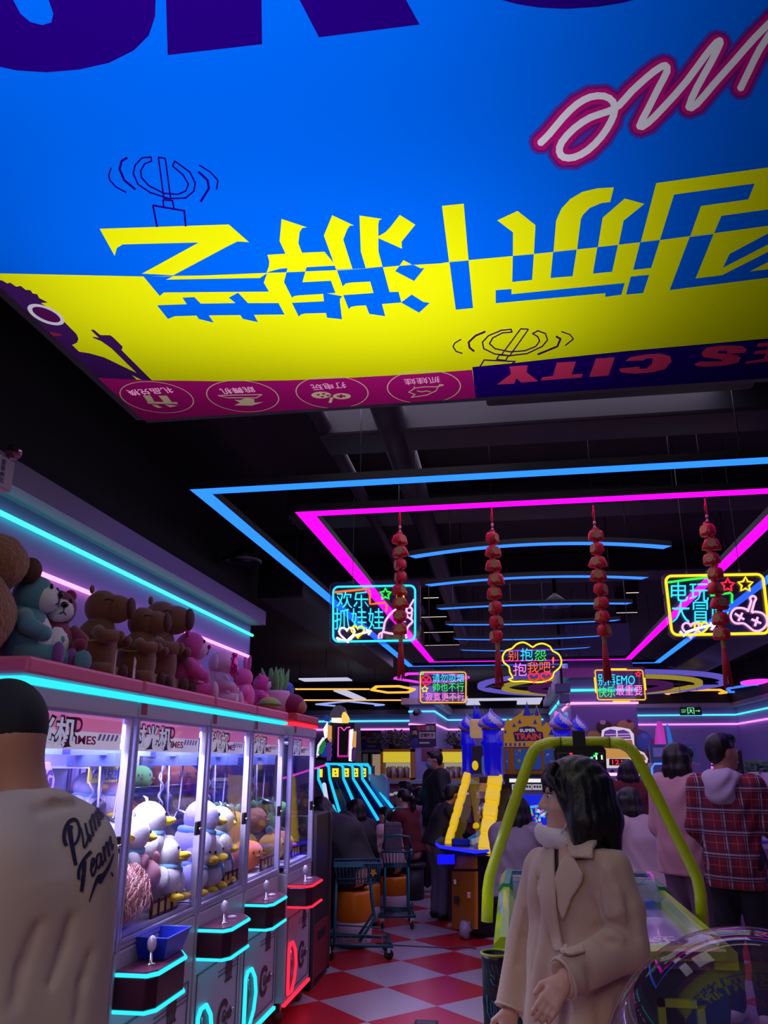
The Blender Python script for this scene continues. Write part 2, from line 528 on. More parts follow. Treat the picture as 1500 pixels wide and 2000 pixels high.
c.b2((-2.6, 19.5, 2.95), (-1.65, 19.7, 3.1)); c.b2((-2.6, 19.7, 2.95), (-2.42, 23.8, 3.1)); c.b2((-1.83, 19.7, 2.95), (-1.65, 23.8, 3.1))
c.b2((0.85, 13.55, 2.95), (2.2, 13.7, 3.1)); c.b2((0.85, 13.7, 2.95), (1.0, 21, 3.1)); c.b2((2.05, 13.7, 2.95), (2.2, 20.8, 3.1))
c.b2((2.2, 20.8, 2.9), (5.5, 21, 3.0)); c.b2((5.36, -3, 2.9), (5.5, 20.8, 3.0))
struct(c, 'trim_3', CORN)
up = MB()
up.b2((-8, 23.78, 3.1), (3, 23.82, 3.85)); up.b2((2.2, 20.78, 3.0), (5.5, 20.82, 3.85)); up.b2((5.35, -3, 3.0), (5.39, 20.8, 3.85))
struct(up, 'trim_4', BLACK)

# LED strips on the walls (each run a fixture of its own)
def led(name, pts, color, strength, label, r=0.016, light=None, n=6):
    o = MB().tube(pts, r, n).build(name, GLOW('led_%s_%s' % (color, strength), color, strength))
    o['label'] = label; o['category'] = 'light'
    return o
CY, PK = (60, 235, 225), (255, 150, 215)
o = led('led_strip', [(-2.455, -1, 2.80), (-2.455, 7.44, 2.80)], CY, 2.0, 'long cyan LED strip high on the left wall under the ledge', 0.014)
o = led('led_strip', [(-2.455, -1, 2.585), (-2.455, 7.40, 2.585)], (255, 140, 215), 2.2, 'long pink LED strip on the left wall just above the soft toys', 0.014)
CB = (90, 205, 240)
led('led_strip', [(-7.5, 23.97, 2.78), (-2.45, 23.97, 2.78)], CB, 1.3, 'blue LED strip along the far back wall left of the pillar', 0.026)
led('led_strip', [(-7.5, 23.97, 2.54), (-2.45, 23.97, 2.54)], (255, 140, 225), 1.5, 'pink LED strip along the far back wall above the posters', 0.026)
led('led_strip', [(-2.44, 19.67, 2.79), (-1.80, 19.67, 2.79), (-1.80, 23.9, 2.79), (0.95, 23.97, 2.79)], CB, 1.3, 'blue LED strip bending round the far left pillar', 0.024)
led('led_strip', [(-2.44, 19.67, 2.49), (-1.80, 19.67, 2.49), (-1.80, 23.9, 2.52), (0.95, 23.97, 2.52)], (255, 150, 225), 1.5, 'pink LED strip bending round the far left pillar above its poster', 0.024)
led('led_strip', [(0.97, 20.5, 2.75), (0.97, 13.67, 2.75), (2.08, 13.67, 2.75)], (70, 235, 225), 1.3, 'turquoise LED strip round the right pillar behind the yellow neon sign', 0.022)
led('led_strip', [(0.97, 20.5, 2.54), (0.97, 13.67, 2.54), (2.08, 13.67, 2.54)], (255, 150, 200), 1.6, 'pink LED strip round the right pillar below the turquoise one', 0.022)
led('led_strip', [(2.1, 20.97, 2.72), (5.46, 20.97, 2.72), (5.46, 4, 2.72)], (80, 225, 240), 1.3, 'cyan LED strip running behind the green exit sign to the right wall', 0.02)
led('led_strip', [(2.1, 20.97, 2.50), (5.46, 20.97, 2.50), (5.46, 4, 2.50)], (245, 130, 245), 1.6, 'violet pink LED strip running below the exit sign to the right wall', 0.022)

# ducts, pipes and rods under the black ceiling
def tag1(o, label, cat, group=None):
    o['label'] = label; o['category'] = cat
    if group: o['group'] = group
    return o
tag1(MB().b2((-0.05, 3.35, 3.50), (1.35, 4.05, 3.84)).build('air_duct', DUCTM, bevel=0.02), 'dark sheet metal air duct just behind the big ceiling lightbox', 'duct')
tag1(MB().b2((-1.1, 4.42, 3.55), (2.6, 4.76, 3.84)).build('air_duct', DUCTM, bevel=0.02), 'dark cross duct above the blue ceiling light frame', 'duct')
for i, (x, r, l) in enumerate(((-1.05, 0.05, 'thinner dark pipe under the ceiling behind the magenta band of the lightbox'), (-0.62, 0.10, 'thick dark pipe running away under the ceiling beside the thinner one'))):
    tag1(MB().tube([(x, 2.9, 3.62), (x - 0.1, 13.5, 3.62)], r, 14).build('ceiling_pipe', DUCTM), l, 'pipe')
tag1(MB().b2((-2.48, 7.6, 3.2), (-2.0, 14, 3.84)).build('air_duct', DUCTM, bevel=0.02), 'long dark duct running back past the end of the left wall', 'duct')
tag1(MB().b2((-1.8, 6.2, 3.60), (2.4, 6.6, 3.84)).build('air_duct', DUCTM, bevel=0.02), 'dark cross duct above the first blue ceiling arc', 'duct')
tag1(MB().b2((-1.8, 8.7, 3.60), (2.4, 9.2, 3.84)).build('air_duct', DUCTM, bevel=0.02), 'dark cross duct above the middle blue ceiling arcs', 'duct')
tag1(MB().b2((3.4, 5, 3.45), (4.2, 19, 3.84)).build('air_duct', DUCTM, bevel=0.02), 'long dark duct above the plaid jacket man on the right', 'duct')

# ================================================================== the big printed ceiling lightbox
ZB = 3.0
BX0, BX1, BY0, BY1 = -1.475, 3.5, -0.7, 2.875
def q2(p): return (p.x, p.y)
def W(pts, x0=0, y0=0, s=1.0): return [q2(PZ(x0 + x / s, y0 + y / s, ZB)) for x, y in pts]
def PXL(pts, x0=0, y0=0, s=1.0): return [(x0 + x / s, y0 + y / s) for x, y in pts]
polys = [([(BX0, BY0), (BX1, BY0), (BX1, BY1), (BX0, BY1)], 0, 0)]
def fill(pts, pri, mat, x0=0, y0=0, s=1.0): polys.append((W(pts, x0, y0, s), pri, mat))
def stroke(pts, wd, pri, mat, x0=0, y0=0, s=1.0, caps=False):
    """a printed line of width wd following the points"""
    P = PXL(pts, x0, y0, s); h = wd / 2
    for a, b in zip(P[:-1], P[1:]):
        dx, dy = b[0] - a[0], b[1] - a[1]; L = math.hypot(dx, dy)
        if L < 1e-6: continue
        ux, uy = dx / L * h * 0.35, dy / L * h * 0.35
        nx, ny = -dy / L * h, dx / L * h
        polys.append((W([(a[0] - ux + nx, a[1] - uy + ny), (b[0] + ux + nx, b[1] + uy + ny), (b[0] + ux - nx, b[1] + uy - ny), (a[0] - ux - nx, a[1] - uy - ny)]), pri, mat))
    if caps:
        for p in P: polys.append((W(circ(p[0], p[1], h, 10)), pri, mat))
# materials: 0 blue 1 yellow 2 indigo 3 magenta 4 white 5 plum 6 rose 7 glow ring 8 cream 9 wine 10 red
LINE = [(-300, 525), (0, 534), (277, 540), (400, 538), (520, 533), (559.5, 531.8), (596, 530), (657, 527.7), (748, 522), (780, 519), (860, 514.5), (877, 511.6), (915, 508), (1001.7, 500), (1042.7, 496), (1081, 492), (1127, 487), (1167.7, 482.8), (1208.5, 477.9), (1251, 473), (1289, 469), (1348, 461), (1395, 455.4), (1500, 441), (1600, 427), (2100, 355)]
fill(LINE + [(2100, 640), (1500, 700), (900, 760), (400, 790), (-300, 800)], 1, 1)
A_, B_, C_, D_, E_, F_, G_ = (500, 400, 4.1667), (850, 340, 3.409), (1200, 300, 5.0), (180, 720, 3.947), (560, 690, 3.947), (870, 620, 2.381), (0, 520, 4.6875)
R1, R2, R3 = (0, 0, 1.875), (700, 0, 1.875), (0, 400, 1.875)
# first giant character
fill([(365, 88), (838, 72), (912, 137), (870, 134), (830, 154), (635, 258), (520, 252), (728, 138), (450, 145), (428, 158), (420, 187)], 2, 1, *R3)
fill([(525, 262), (635, 262), (608, 274), (952, 268), (978, 250), (966, 285), (985, 318), (600, 321), (585, 334)], 2, 0, *R3)
fill([(575, 368), (684, 364), (668, 340), (712, 338), (735, 362), (862, 360), (838, 340), (872, 322), (908, 360), (1020, 360), (1042, 402), (930, 403), (945, 430), (890, 418), (880, 404), (765, 405), (783, 432), (728, 418), (720, 406), (640, 408), (615, 418)], 2, 0, *R3)
# second
fill([(208, 115), (413, 183), (375, 190), (355, 225), (345, 312), (375, 390), (557, 382), (628, 467), (640, 495), (412, 508), (400, 543), (248, 548), (257, 515), (200, 520), (140, 535), (85, 553), (105, 500), (108, 460), (93, 407), (240, 398), (192, 295)], 2, 1, *A_)
fill([(620, 85), (797, 168), (765, 170), (745, 195), (710, 283), (785, 520), (652, 527), (552, 250)], 2, 1, *A_)
fill([(842, 87), (1027, 115), (1003, 125), (995, 160), (997, 380), (1030, 503), (893, 515), (853, 380)], 2, 1, *A_)
fill([(1170, 82), (1297, 162), (1185, 300), (1188, 357), (997, 272), (997, 255), (1050, 225), (1090, 185)], 2, 1, *A_)
fill([(1200, 450), (1268, 487), (1168, 495)], 2, 1, *A_)
fill([(248, 550), (402, 543), (378, 630), (610, 618), (647, 718), (580, 721), (705, 745), (685, 762), (683, 790), (700, 932), (578, 918), (570, 880), (400, 885), (370, 890), (348, 910), (293, 798), (553, 785), (547, 725), (350, 737), (310, 743), (293, 757), (228, 628)], 2, 0, *A_)
fill([(660, 535), (1033, 508), (1087, 710), (1160, 708), (1183, 795), (1025, 808), (1052, 907), (922, 888), (895, 818), (810, 823), (770, 832), (755, 850), (710, 735), (957, 718), (930, 625), (780, 632), (730, 640), (706, 665)], 2, 0, *A_)
fill([(1168, 497), (1285, 490), (1340, 517), (1372, 513), (1287, 620), (1133, 540)], 2, 0, *A_)
fill([(1268, 730), (1360, 790), (1415, 798), (1327, 878), (1180, 795)], 2, 0, *A_)
# third and fourth
for p in ([(45, 212), (190, 197), (222, 573), (92, 583)], [(413, 308), (548, 245), (668, 340), (657, 533), (517, 545), (518, 388)],
          [(1190, 88), (1165, 187), (1110, 192), (1030, 225), (985, 270), (970, 300), (945, 500), (788, 517), (805, 310), (840, 230), (900, 165), (980, 118), (1080, 95)],
          [(1262, 163), (1393, 198), (1255, 310), (1222, 470), (1083, 486), (1115, 290)]):
    fill(p, 2, 1, *B_)
for p in ([(95, 587), (222, 575), (252, 892), (137, 903)], [(517, 545), (657, 533), (645, 705), (513, 718)], [(785, 520), (942, 503), (915, 680), (768, 692)],
          [(1080, 487), (1217, 472), (1178, 650), (1050, 663)], [(1365, 455), (1497, 440), (1438, 625), (1318, 638)],
          [(403, 773), (508, 765), (508, 800), (1262, 725), (1240, 803), (1130, 818), (1135, 793), (403, 860)], [(1302, 683), (1425, 670), (1385, 792), (1270, 803)]):
    fill(p, 2, 0, *B_)
fill([(408, 288), (1560, 127), (1560, 537), (1045, 608), (975, 775), (742, 802), (845, 512), (1308, 447), (1370, 292), (583, 400), (445, 842), (258, 862)], 2, 1, *C_)
fill([(735, 815), (970, 785), (793, 1220), (1050, 1188), (1500, 960), (1600, 910), (1600, 1010), (1500, 1060), (1325, 1150), (1500, 1130), (1600, 1117), (1600, 1200), (1500, 1212), (540, 1333)], 2, 0, *C_)
fill([(1125, 980), (1500, 780), (1600, 727), (1600, 835), (1500, 888), (1060, 1115)], 2, 0, *C_)
# dark letters at the top
fill([(-300, -420), (-300, 180), (0, 245), (60, 258), (170, 265), (290, 255), (400, 230), (490, 185), (545, 130), (568, 60), (570, 0), (568, -420), (120, -420), (178, 0), (195, 50), (188, 82), (155, 92), (110, 80), (75, 50), (48, 0), (-30, -420)], 2, 2, *R1)
fill([(604, -420), (608, 0), (614, 202), (960, 162), (958, 0), (952, -420)], 2, 2, *R1)
fill([(880, -420), (1097, 0), (1168, 137), (1537, 90), (1487, 0), (1243, -420)], 2, 2, *R1)
fill([(330, -420), (400, -150), (525, 0), (580, 15), (660, 28), (760, 33), (880, 25), (960, 12), (1010, 0), (1150, -150), (1200, -420)], 2, 2, *R2)
# script lettering with its printed halo
ME = [(668, 522), (700, 490), (750, 430), (800, 382), (850, 355), (900, 352), (932, 372), (938, 405), (925, 445), (890, 500), (840, 550), (790, 576), (752, 576), (736, 555), (745, 520), (790, 470), (850, 430), (915, 408), (955, 385), (1000, 335), (1060, 280), (1100, 250), (1124, 240), (1130, 262), (1100, 320), (1060, 400), (1030, 462), (1060, 450), (1120, 390), (1200, 300), (1270, 205), (1312, 155), (1325, 158), (1290, 230), (1240, 320), (1210, 392), (1240, 380), (1300, 310), (1380, 220), (1450, 140), (1530, 60)]
ME2 = [(1530, 90), (1470, 180), (1430, 260), (1400, 322)]
for wd, pri, mt in ((50, 3, 11), (40, 4, 7), (30, 5, 3), (13.5, 6, 4)):
    for P in (ME, ME2):
        stroke([(p.x, p.y) for p in dens(P, n=2)][::(1 if wd < 20 else 2)], wd, pri, mt, *R2, caps=True)
# two joystick drawings
for pts, wd in (([(407, 615), (398, 640), (402, 660), (425, 685), (462, 705)], 3), ([(465, 578), (445, 590), (438, 620), (455, 660), (495, 693)], 4.5),
                ([(555, 590), (553, 575), (520, 578), (495, 605), (488, 635), (505, 675), (550, 705), (620, 728), (680, 725), (710, 700), (715, 670), (695, 630), (640, 590), (632, 608), (670, 640), (690, 675), (680, 700), (650, 712), (600, 708), (545, 680), (518, 650), (515, 625), (530, 600), (555, 590)], 3.2),
                ([(580, 576), (605, 580), (625, 728), (600, 726), (580, 576)], 3.2), ([(597, 732), (632, 735), (637, 765), (600, 760), (597, 732)], 3.2),
                ([(575, 830), (560, 752), (675, 772), (680, 828)], 3.8), ([(728, 630), (760, 660), (765, 690), (735, 738)], 4.5), ([(730, 605), (770, 630), (798, 660), (793, 693)], 3)):
    stroke(pts, wd, 3, 2, *R1)
for pts, wd in (([(72, 102), (45, 118), (35, 135), (50, 158), (78, 167)], 2.6), ([(185, 66), (140, 85), (108, 115), (112, 140), (133, 157)], 4),
                ([(310, 68), (305, 55), (260, 60), (200, 85), (172, 115), (178, 145), (230, 170), (300, 178), (380, 168), (450, 135), (475, 105), (465, 75), (430, 62), (405, 75), (430, 90), (438, 110), (420, 135), (370, 155), (300, 160), (230, 145), (205, 122), (220, 95), (265, 72), (310, 68)], 2.8),
                ([(350, 53), (386, 55), (298, 180), (262, 172), (350, 53)], 2.6), ([(250, 175), (292, 178), (280, 200), (238, 195), (250, 175)], 2.6),
                ([(160, 230), (180, 198), (325, 205), (310, 215)], 2.8), ([(540, 66), (580, 80), (595, 100), (558, 130)], 2.6), ([(515, 88), (535, 100), (520, 135), (430, 172)], 4)):
    stroke(pts, wd, 3, 5, *F_)
# figure with round glasses, arm raised
fill([(-300, 100), (0, 127), (25, 132), (65, 158), (95, 150), (148, 187), (190, 180), (235, 217), (278, 218), (300, 250), (340, 255), (358, 290), (440, 333), (375, 337), (435, 375), (595, 515), (650, 570), (700, 620), (718, 665), (705, 700), (660, 720), (725, 783), (810, 795), (950, 833), (1100, 905), (1250, 977), (1020, 752), (975, 720), (925, 685), (850, 655), (848, 645), (905, 655), (838, 590), (838, 577), (865, 585), (918, 630), (1010, 632), (1035, 650), (1122, 735), (1118, 760), (1110, 765), (1390, 1045), (1300, 1042), (1210, 998), (1253, 1040), (900, 1030), (-300, 1030)], 2, 5, *G_)
fill(circ(420, 443, 182, 28, 72, 0.41), 3, 4, *G_)
fill(circ(424, 443, 140, 24, 50, 0.41), 4, 9, *G_)
fill([(430, 605), (480, 603), (565, 622), (560, 635), (495, 640), (460, 632)], 3, 10, *G_)
# magenta and indigo bands along the far edge
fill([(-300, 725), (150, 735), (193, 738), (299, 743), (433, 744.6), (560, 743), (687, 737.6), (813, 730.5), (922, 722.4), (931, 782), (700, 805), (283, 840), (-300, 860)], 5, 3)
fill([(922.5, 717), (1004, 709), (1080, 700.6), (1231, 685), (1500, 661), (2200, 590), (2200, 690), (1500, 755), (931, 795)], 6, 2)
for p in ([(297, 228), (383, 222), (378, 255), (432, 297), (352, 303), (330, 283), (320, 308), (240, 312), (305, 262)], [(518, 210), (607, 205), (587, 265), (638, 262), (632, 280), (443, 293), (450, 278), (500, 272)],
          [(700, 192), (788, 185), (758, 270), (668, 277)],
          [(835, 203), (860, 185), (930, 172), (1000, 168), (1045, 180), (1052, 205), (1020, 240), (960, 256), (880, 262), (815, 255), (808, 238), (905, 228), (900, 238), (935, 237), (960, 215), (965, 192), (935, 190), (920, 200)],
          [(1160, 215), (1180, 205), (1265, 205), (1290, 203), (1280, 195), (1200, 185), (1190, 165), (1215, 140), (1290, 130), (1380, 132), (1402, 150), (1390, 165), (1310, 170), (1310, 155), (1270, 155), (1265, 165), (1340, 172), (1375, 185), (1362, 210), (1290, 225), (1200, 230), (1162, 225)],
          [(1400, 205), (1390, 215), (1560, 200), (1560, 110), (1455, 120), (1447, 138), (1500, 134), (1495, 150), (1440, 157), (1435, 172), (1490, 168), (1480, 192)]):
    fill(p, 7, 6, *F_)
ICON = [(307, 777), (474.4, 775), (648.7, 767.3), (827.8, 757)]
for (u, v) in ICON:
    c0 = PZ(u, v, ZB)
    for i in range(40):
        a, b = 2 * PI * i / 40, 2 * PI * (i + 1) / 40
        polys.append(([(c0.x + r * math.cos(t), c0.y + r * math.sin(t)) for r, t in ((0.139, a), (0.143, a), (0.143, b), (0.139, b))], 7, 8))
for p in ([(390, 205), (450, 207), (480, 253), (425, 252)], [(510, 207), (575, 208), (612, 255), (553, 257)], [(420, 255), (655, 258), (660, 272), (435, 270)], [(460, 276), (500, 280), (540, 300), (510, 303), (480, 292)], [(560, 276), (660, 285), (600, 298)]):
    fill(p, 7, 8, *D_)
stroke([(970, 207), (1310, 200), (1265, 225), (1050, 225), (970, 207)], 1.6, 7, 8, *D_)
fill([(1095, 240), (1140, 243), (1190, 225), (1250, 235), (1250, 262), (1320, 258), (1230, 285), (1095, 283), (1140, 262)], 7, 8, *D_)
fill(circ(265, 322, 76, 18, 26), 7, 8, *E_); fill(circ(425, 331, 70, 18, 23), 7, 8, *E_); fill([(335, 340), (360, 340), (345, 382), (322, 382)], 7, 8, *E_)
for (x, y) in ((243, 320), (285, 312), (275, 335), (318, 325)): fill(circ(x, y, 15, 10, 6), 8, 3, *E_)
fill([(385, 325), (455, 325), (455, 336), (385, 336)], 8, 3, *E_); fill([(410, 317), (432, 317), (428, 344), (405, 344)], 8, 3, *E_)
stroke([(985, 255), (980, 270), (1060, 258), (1160, 258), (1210, 245), (1180, 240), (1150, 290), (1080, 322), (960, 340), (990, 318), (940, 300), (985, 270)], 1.5, 7, 8, *E_)
stroke([(1005, 290), (1040, 297), (1080, 290), (1110, 297)], 1.5, 7, 8, *E_)

vv, ff, fm, src = cdt(polys)
keep = [i for i in range(len(ff)) if 0 in src[i]]
lb = thing('ceiling_lightbox', 'huge blue and yellow printed lightbox hanging under the ceiling overhead', 'lightbox', (BX0, BY1, ZB))
pm = [TRANSLU('print_blue', (0, 106, 255)), TRANSLU('print_yellow', (246, 250, 12)), TRANSLU('print_indigo', (36, 0, 128)), TRANSLU('print_magenta', (190, 22, 132)), TRANSLU('print_white', (232, 228, 248)),
      TRANSLU('print_plum', (66, 26, 98)), TRANSLU('print_rose', (238, 62, 120)), TRANSLU('print_glow', (120, 26, 120)), TRANSLU('print_cream', (248, 226, 190)), TRANSLU('print_wine', (86, 18, 88)), TRANSLU('print_red', (150, 34, 78)), TRANSLU('print_glow_edge', (70, 58, 190))]
mb = MB(); mb.add([(p.x - BX0, p.y - BY1, 0) for p in vv], [ff[i] for i in keep], [fm[i] for i in keep])
mb.build('printed_panel', pm, lb)
fr = MB(); dx, dy = BX1 - BX0, BY1 - BY0
for a, b in (((-0.03, -dy - 0.03, 0), (0, 0.03, 0.56)), ((dx, -dy - 0.03, 0), (dx + 0.03, 0.03, 0.56)), ((-0.03, 0, 0), (dx + 0.03, 0.03, 0.56)), ((-0.03, -dy - 0.03, 0), (dx + 0.03, -dy, 0.56)), ((-0.03, -dy - 0.03, 0.56), (dx + 0.03, 0.03, 0.58))): fr.b2(a, b)
fr.build('box_frame', M('lightbox_inside', (80, 78, 84), 0.8), lb)
sk = MB()
for a, b in (((-0.036, -dy - 0.036, 0.004), (-0.031, 0.036, 0.59)), ((-0.036, 0.031, 0.004), (dx + 0.036, 0.036, 0.59)), ((dx + 0.031, -dy, 0.004), (dx + 0.036, 0.036, 0.59))): sk.b2(a, b)
sk.build('black_side_cover', BLACK, lb)
tx = MB()
for (u, v), s in zip(ICON, ('礼品兑换', '跳舞机', '打电玩', '抓娃娃')):
    c0 = PZ(u, v, ZB); n = len(s); ww = 0.045 * n
    text_on(tx, s, (c0.x - BX0 + ww / 2, c0.y - BY1 - 0.088, -0.003), (-1, 0, 0), (0, 1, 0), ww, 0.05, 0, t=0.0005)
tx.build('icon_lettering', GLOW('icon_cream', (214, 150, 190), 0.8), lb)
for x in (0.9, 2.4): MB().tube([(x, -0.15, 0.58), (x, -0.15, 0.85)], 0.006, 6).build('hanging_rod', BLACK, lb)
# the lamps inside the box
for (x, y, p) in ((-1.0, 1.9, 12), (-1.0, 0.7, 13), (-0.25, 2.05, 16), (-0.3, 0.8, 14), (2.7, 1.9, 5.5), (2.0, 0.5, 2.0)):
    a = area('lightbox_lamp', (x, y, 3.53), (x, y, 3.0), (0.9, 0.9), p * 0.28, (1, 0.97, 0.97))

# ================================================================== ceiling light frames, arcs and far lamps
ZN = 3.2
def frame_quad(name, out, inn, color, s, label):
    t = thing(name, label, 'ceiling light', (*out[0], ZN))
    o0 = Vector((*out[0], 0))
    for i in range(4):
        j = (i + 1) % 4
        P = [Vector((*q, 0)) - o0 for q in (out[i], out[j], inn[j], inn[i])]
        m = MB().add([p for p in P] + [p + Vector((0, 0, 0.05)) for p in P], [(0, 1, 2, 3)[::1], (0, 4, 5, 1), (1, 5, 6, 2), (2, 6, 7, 3), (3, 7, 4, 0), (4, 7, 6, 5)], [0, 1, 1, 1, 1, 1])
        m.build('light_bar', [GLOW('frame_%s' % name, color, s), BLACK], t)
    for k in range(4):
        a, b = Vector((*out[k], 0)) - o0, Vector((*out[(k + 1) % 4], 0)) - o0
        for f in (0.25, 0.75):
            p = a.lerp(b, f); MB().tube([p + Vector((0, 0, 0.05)), p + Vector((0, 0, 0.65))], 0.004, 5).build('hanging_wire', M('wire_grey', (60, 58, 66), 0.5), t)
frame_quad('blue_light_frame', [(-1.863, 4.298), (2.375, 4.262), (2.53, 13.92), (-1.715, 13.82)], [(-1.757, 4.402), (2.27, 4.368), (2.42, 13.81), (-1.612, 13.71)], (29, 93, 255), 2.8, 'large blue rectangular light frame hanging under the black ceiling')
frame_quad('magenta_light_frame', [(-1.347, 4.84), (1.865, 4.812), (1.985, 13.35), (-1.285, 13.25)], [(-1.228, 4.945), (1.765, 4.918), (1.88, 13.24), (-1.185, 13.14)], (255, 5, 246), 2.4, 'magenta rectangular light frame nested inside the blue one')
for i, (y, x0, x1, bow, lab) in enumerate(((6.16, -0.70, 1.24, -0.25, 'nearest'), (7.25, -0.68, 1.24, -0.2, 'second nearest'), (8.46, -0.68, 1.27, -0.10, 'third nearest'), (9.5, -0.67, 1.28, 0.10, 'fourth nearest'), (10.7, -0.66, 1.20, 0.16, 'fifth nearest'), (11.8, -0.64, 1.15, 0.2, 'farthest'))):
    n = 16; vs, fs, ms = [], [], []
    for k in range(n + 1):
        t = k / n; x = x0 + (x1 - x0) * t; yy = y + bow * (1 - (2 * t - 1) ** 2)
        for dy_ in (-0.045, 0.045):
            for z in (0, 0.04): vs.append((x - (0.05 if dy_ < 0 else 0) * (1 - 2 * t), yy + dy_ - y, z))
    for k in range(n):
        b = 4 * k
        fs += [(b, b + 2, b + 6, b + 4), (b + 1, b + 5, b + 7, b + 3), (b, b + 4, b + 5, b + 1), (b + 2, b + 3, b + 7, b + 6)]; ms += [0, 1, 1, 1]
    m = MB().add(vs, fs, ms)
    m.tube([(x0 + 0.3, bow * 0.6, 0.04), (x0 + 0.3, bow * 0.6, 0.65)], 0.004, 5, 1); m.tube([(x1 - 0.3, bow * 0.6, 0.04), (x1 - 0.3, bow * 0.6, 0.65)], 0.004, 5, 1)
    o = m.build('arc_light', [GLOW('arc_blue', (36, 92, 255), 2.8), BLACK], loc=(0, y, ZN))
    tag1(o, 'gently curved blue light bar, %s of the six under the ceiling' % lab, 'ceiling light', 'curved blue ceiling lights')
SLW = GLOW('line_white', (255, 235, 220), 0.9)  # thin lines: black boxes with a glowing white underside
for a, b, v, l in ((827, 857, 1168, 'highest of the thin slit lights left of the blue arcs'), (823, 873, 1205.5, 'second highest of the thin white lines left of the blue arcs'), (828, 887, 1235.5, 'third of the thin white lines left of the blue arcs'), (830, 898, 1260.6, 'lowest of the thin white lines left of the blue arcs'),
                   (1222.7, 1247, 1158, 'highest of the thin white lines right of the blue arcs'), (1204, 1244, 1197, 'middle thin white line right of the blue arcs'), (1165, 1228, 1254, 'lowest thin white line right of the blue arcs')):
    p, q = PZ(a, v, 3.55), PZ(b, v, 3.55)
    tag1(MB().b2((p.x, p.y - 0.02, 3.55), (q.x, p.y + 0.02, 3.84)).add([(p.x, p.y - 0.02, 3.549), (q.x, p.y - 0.02, 3.549), (q.x, p.y + 0.02, 3.549), (p.x, p.y + 0.02, 3.549)], [(0, 1, 2, 3)], 1).build('white_line', [BLACK, SLW]), l, 'ceiling light', 'thin white ceiling lines')

def flat_ring(cx, cy, rx, ry, wd, n, z, color, s, name, label, a0=0.0, h=0.04):
    m = MB(); vs, fs, ms = [], [], []
    for k in range(n):
        a = a0 + 2 * PI * k / n
        for r in (1, 1 - wd / rx):
            for zz in (0, h): vs.append((rx * r * math.cos(a), ry * r * math.sin(a), zz))
    for k in range(n):
        b, d = 4 * k, 4 * ((k + 1) % n)
        fs += [(b, b + 2, d + 2, d), (b + 1, d + 1, d + 3, b + 3), (b, d, d + 1, b + 1), (b + 2, b + 3, d + 3, d + 2)]; ms += [0, 1, 0, 0]
    m.add(vs, fs, ms)
    m.tube([(0.8 * rx, 0, h), (0.8 * rx, 0, 0.6)], 0.006, 5, 1); m.tube([(-0.8 * rx, 0, h), (-0.8 * rx, 0, 0.6)], 0.006, 5, 1)
    o = m.build(name, [GLOW('ring_%s' % (color,), color, s), BLACK], loc=(cx, cy, z))
    tag1(o, label, 'ceiling light'); return o
def span(u0, u1, v, z):
    p, q = PZ(u0, v, z), PZ(u1, v, z); return (p.x + q.x) / 2, (p.y + q.y) / 2, abs(q.x - p.x) / 2
cx, cyy, r = span(767, 918, 1326, ZN); flat_ring(cx, cyy, r, 1.0, 0.06, 6, ZN, (225, 60, 235), 1.1, 'hexagon_light', 'magenta hexagon light beside the no smoking neon sign')
cx, cyy, r = span(722, 813, 1348.5, ZN); flat_ring(cx, cyy, r, 1.0, 0.07, 6, ZN, (255, 180, 60), 1.2, 'hexagon_light', 'amber hexagon light left of the no smoking neon sign')
cx, cyy, r = span(1300, 1419, 1355, ZN); flat_ring(cx, cyy, r, 1.0, 0.07, 6, ZN, (255, 170, 60), 1.2, 'hexagon_light', 'amber hexagon light above the green exit sign')
cx, cyy, r = span(1420, 1530, 1346, ZN); flat_ring(cx, cyy, r, 1.2, 0.07, 6, ZN, (60, 120, 255), 1.2, 'hexagon_light', 'blue hexagon light at the right edge above the plaid jacket man')
cx, cyy, r = span(1450, 1500, 1334, ZN); flat_ring(cx, cyy, r, 0.5, 0.2, 24, ZN, (230, 60, 240), 1.2, 'ring_light', 'small magenta ring light at the right edge under the arcade adventure sign')
for a, b, v, l in ((560, 722, 1346, 'upper of two long amber light bars above the back wall'), (560, 822, 1367.5, 'lower of two long amber light bars above the back wall')):
    p, q = PZ(a, v, ZN), PZ(b, v, ZN)
    m = MB().bar((p.x, p.y, ZN), (q.x, q.y, ZN), 0.06, 0.03); m.tube([(q.x - 0.5, q.y, ZN), (q.x - 0.5, q.y, 3.84)], 0.006, 5, 1); m.tube([(p.x + 0.3, p.y, ZN), (p.x + 0.3, p.y, 3.84)], 0.006, 5, 1)
    tag1(m.build('bar_light', [GLOW('amber_bar', (255, 180, 90), 1.2), BLACK]), l, 'ceiling light')
for u, v, ww, dd, l in ((636, 1328.5, 1.0, 0.5, 'white light panel far left above the amber bars'), (685, 1358.5, 0.32, 2.6, 'white light panel between the two amber light bars')):
    p = PZ(u, v, ZN)
    tag1(MB().box((p.x, p.y, ZN + 0.012), (ww, dd, 0.024)).tube([(p.x, p.y, ZN + 0.02), (p.x, p.y, 3.84)], 0.008, 5, 1).build('light_panel', [GLOW('panel_white', (205, 205, 235), 0.8), BLACK]), l, 'ceiling light')
p = PZ(684, 1377.5, ZN)
flat_ring(p.x, p.y, 1.0, 1.4, 0.10, 4, ZN, (150, 170, 255), 0.9, 'frame_light', 'pale blue diamond light frame above the tall arcade machine', 0.2)
p = PZ(982, 1376, ZN)
m = MB(); 
for a, b in (((-1.05, -2.2, 0), (1.05, -1.5, 0.02)), ((-1.05, 1.5, 0), (1.05, 2.2, 0.02)), ((-1.05, -1.5, 0), (-0.65, 1.5, 0.02)), ((0.4, -1.5, 0), (1.05, 1.5, 0.02))): m.b2(a, b)
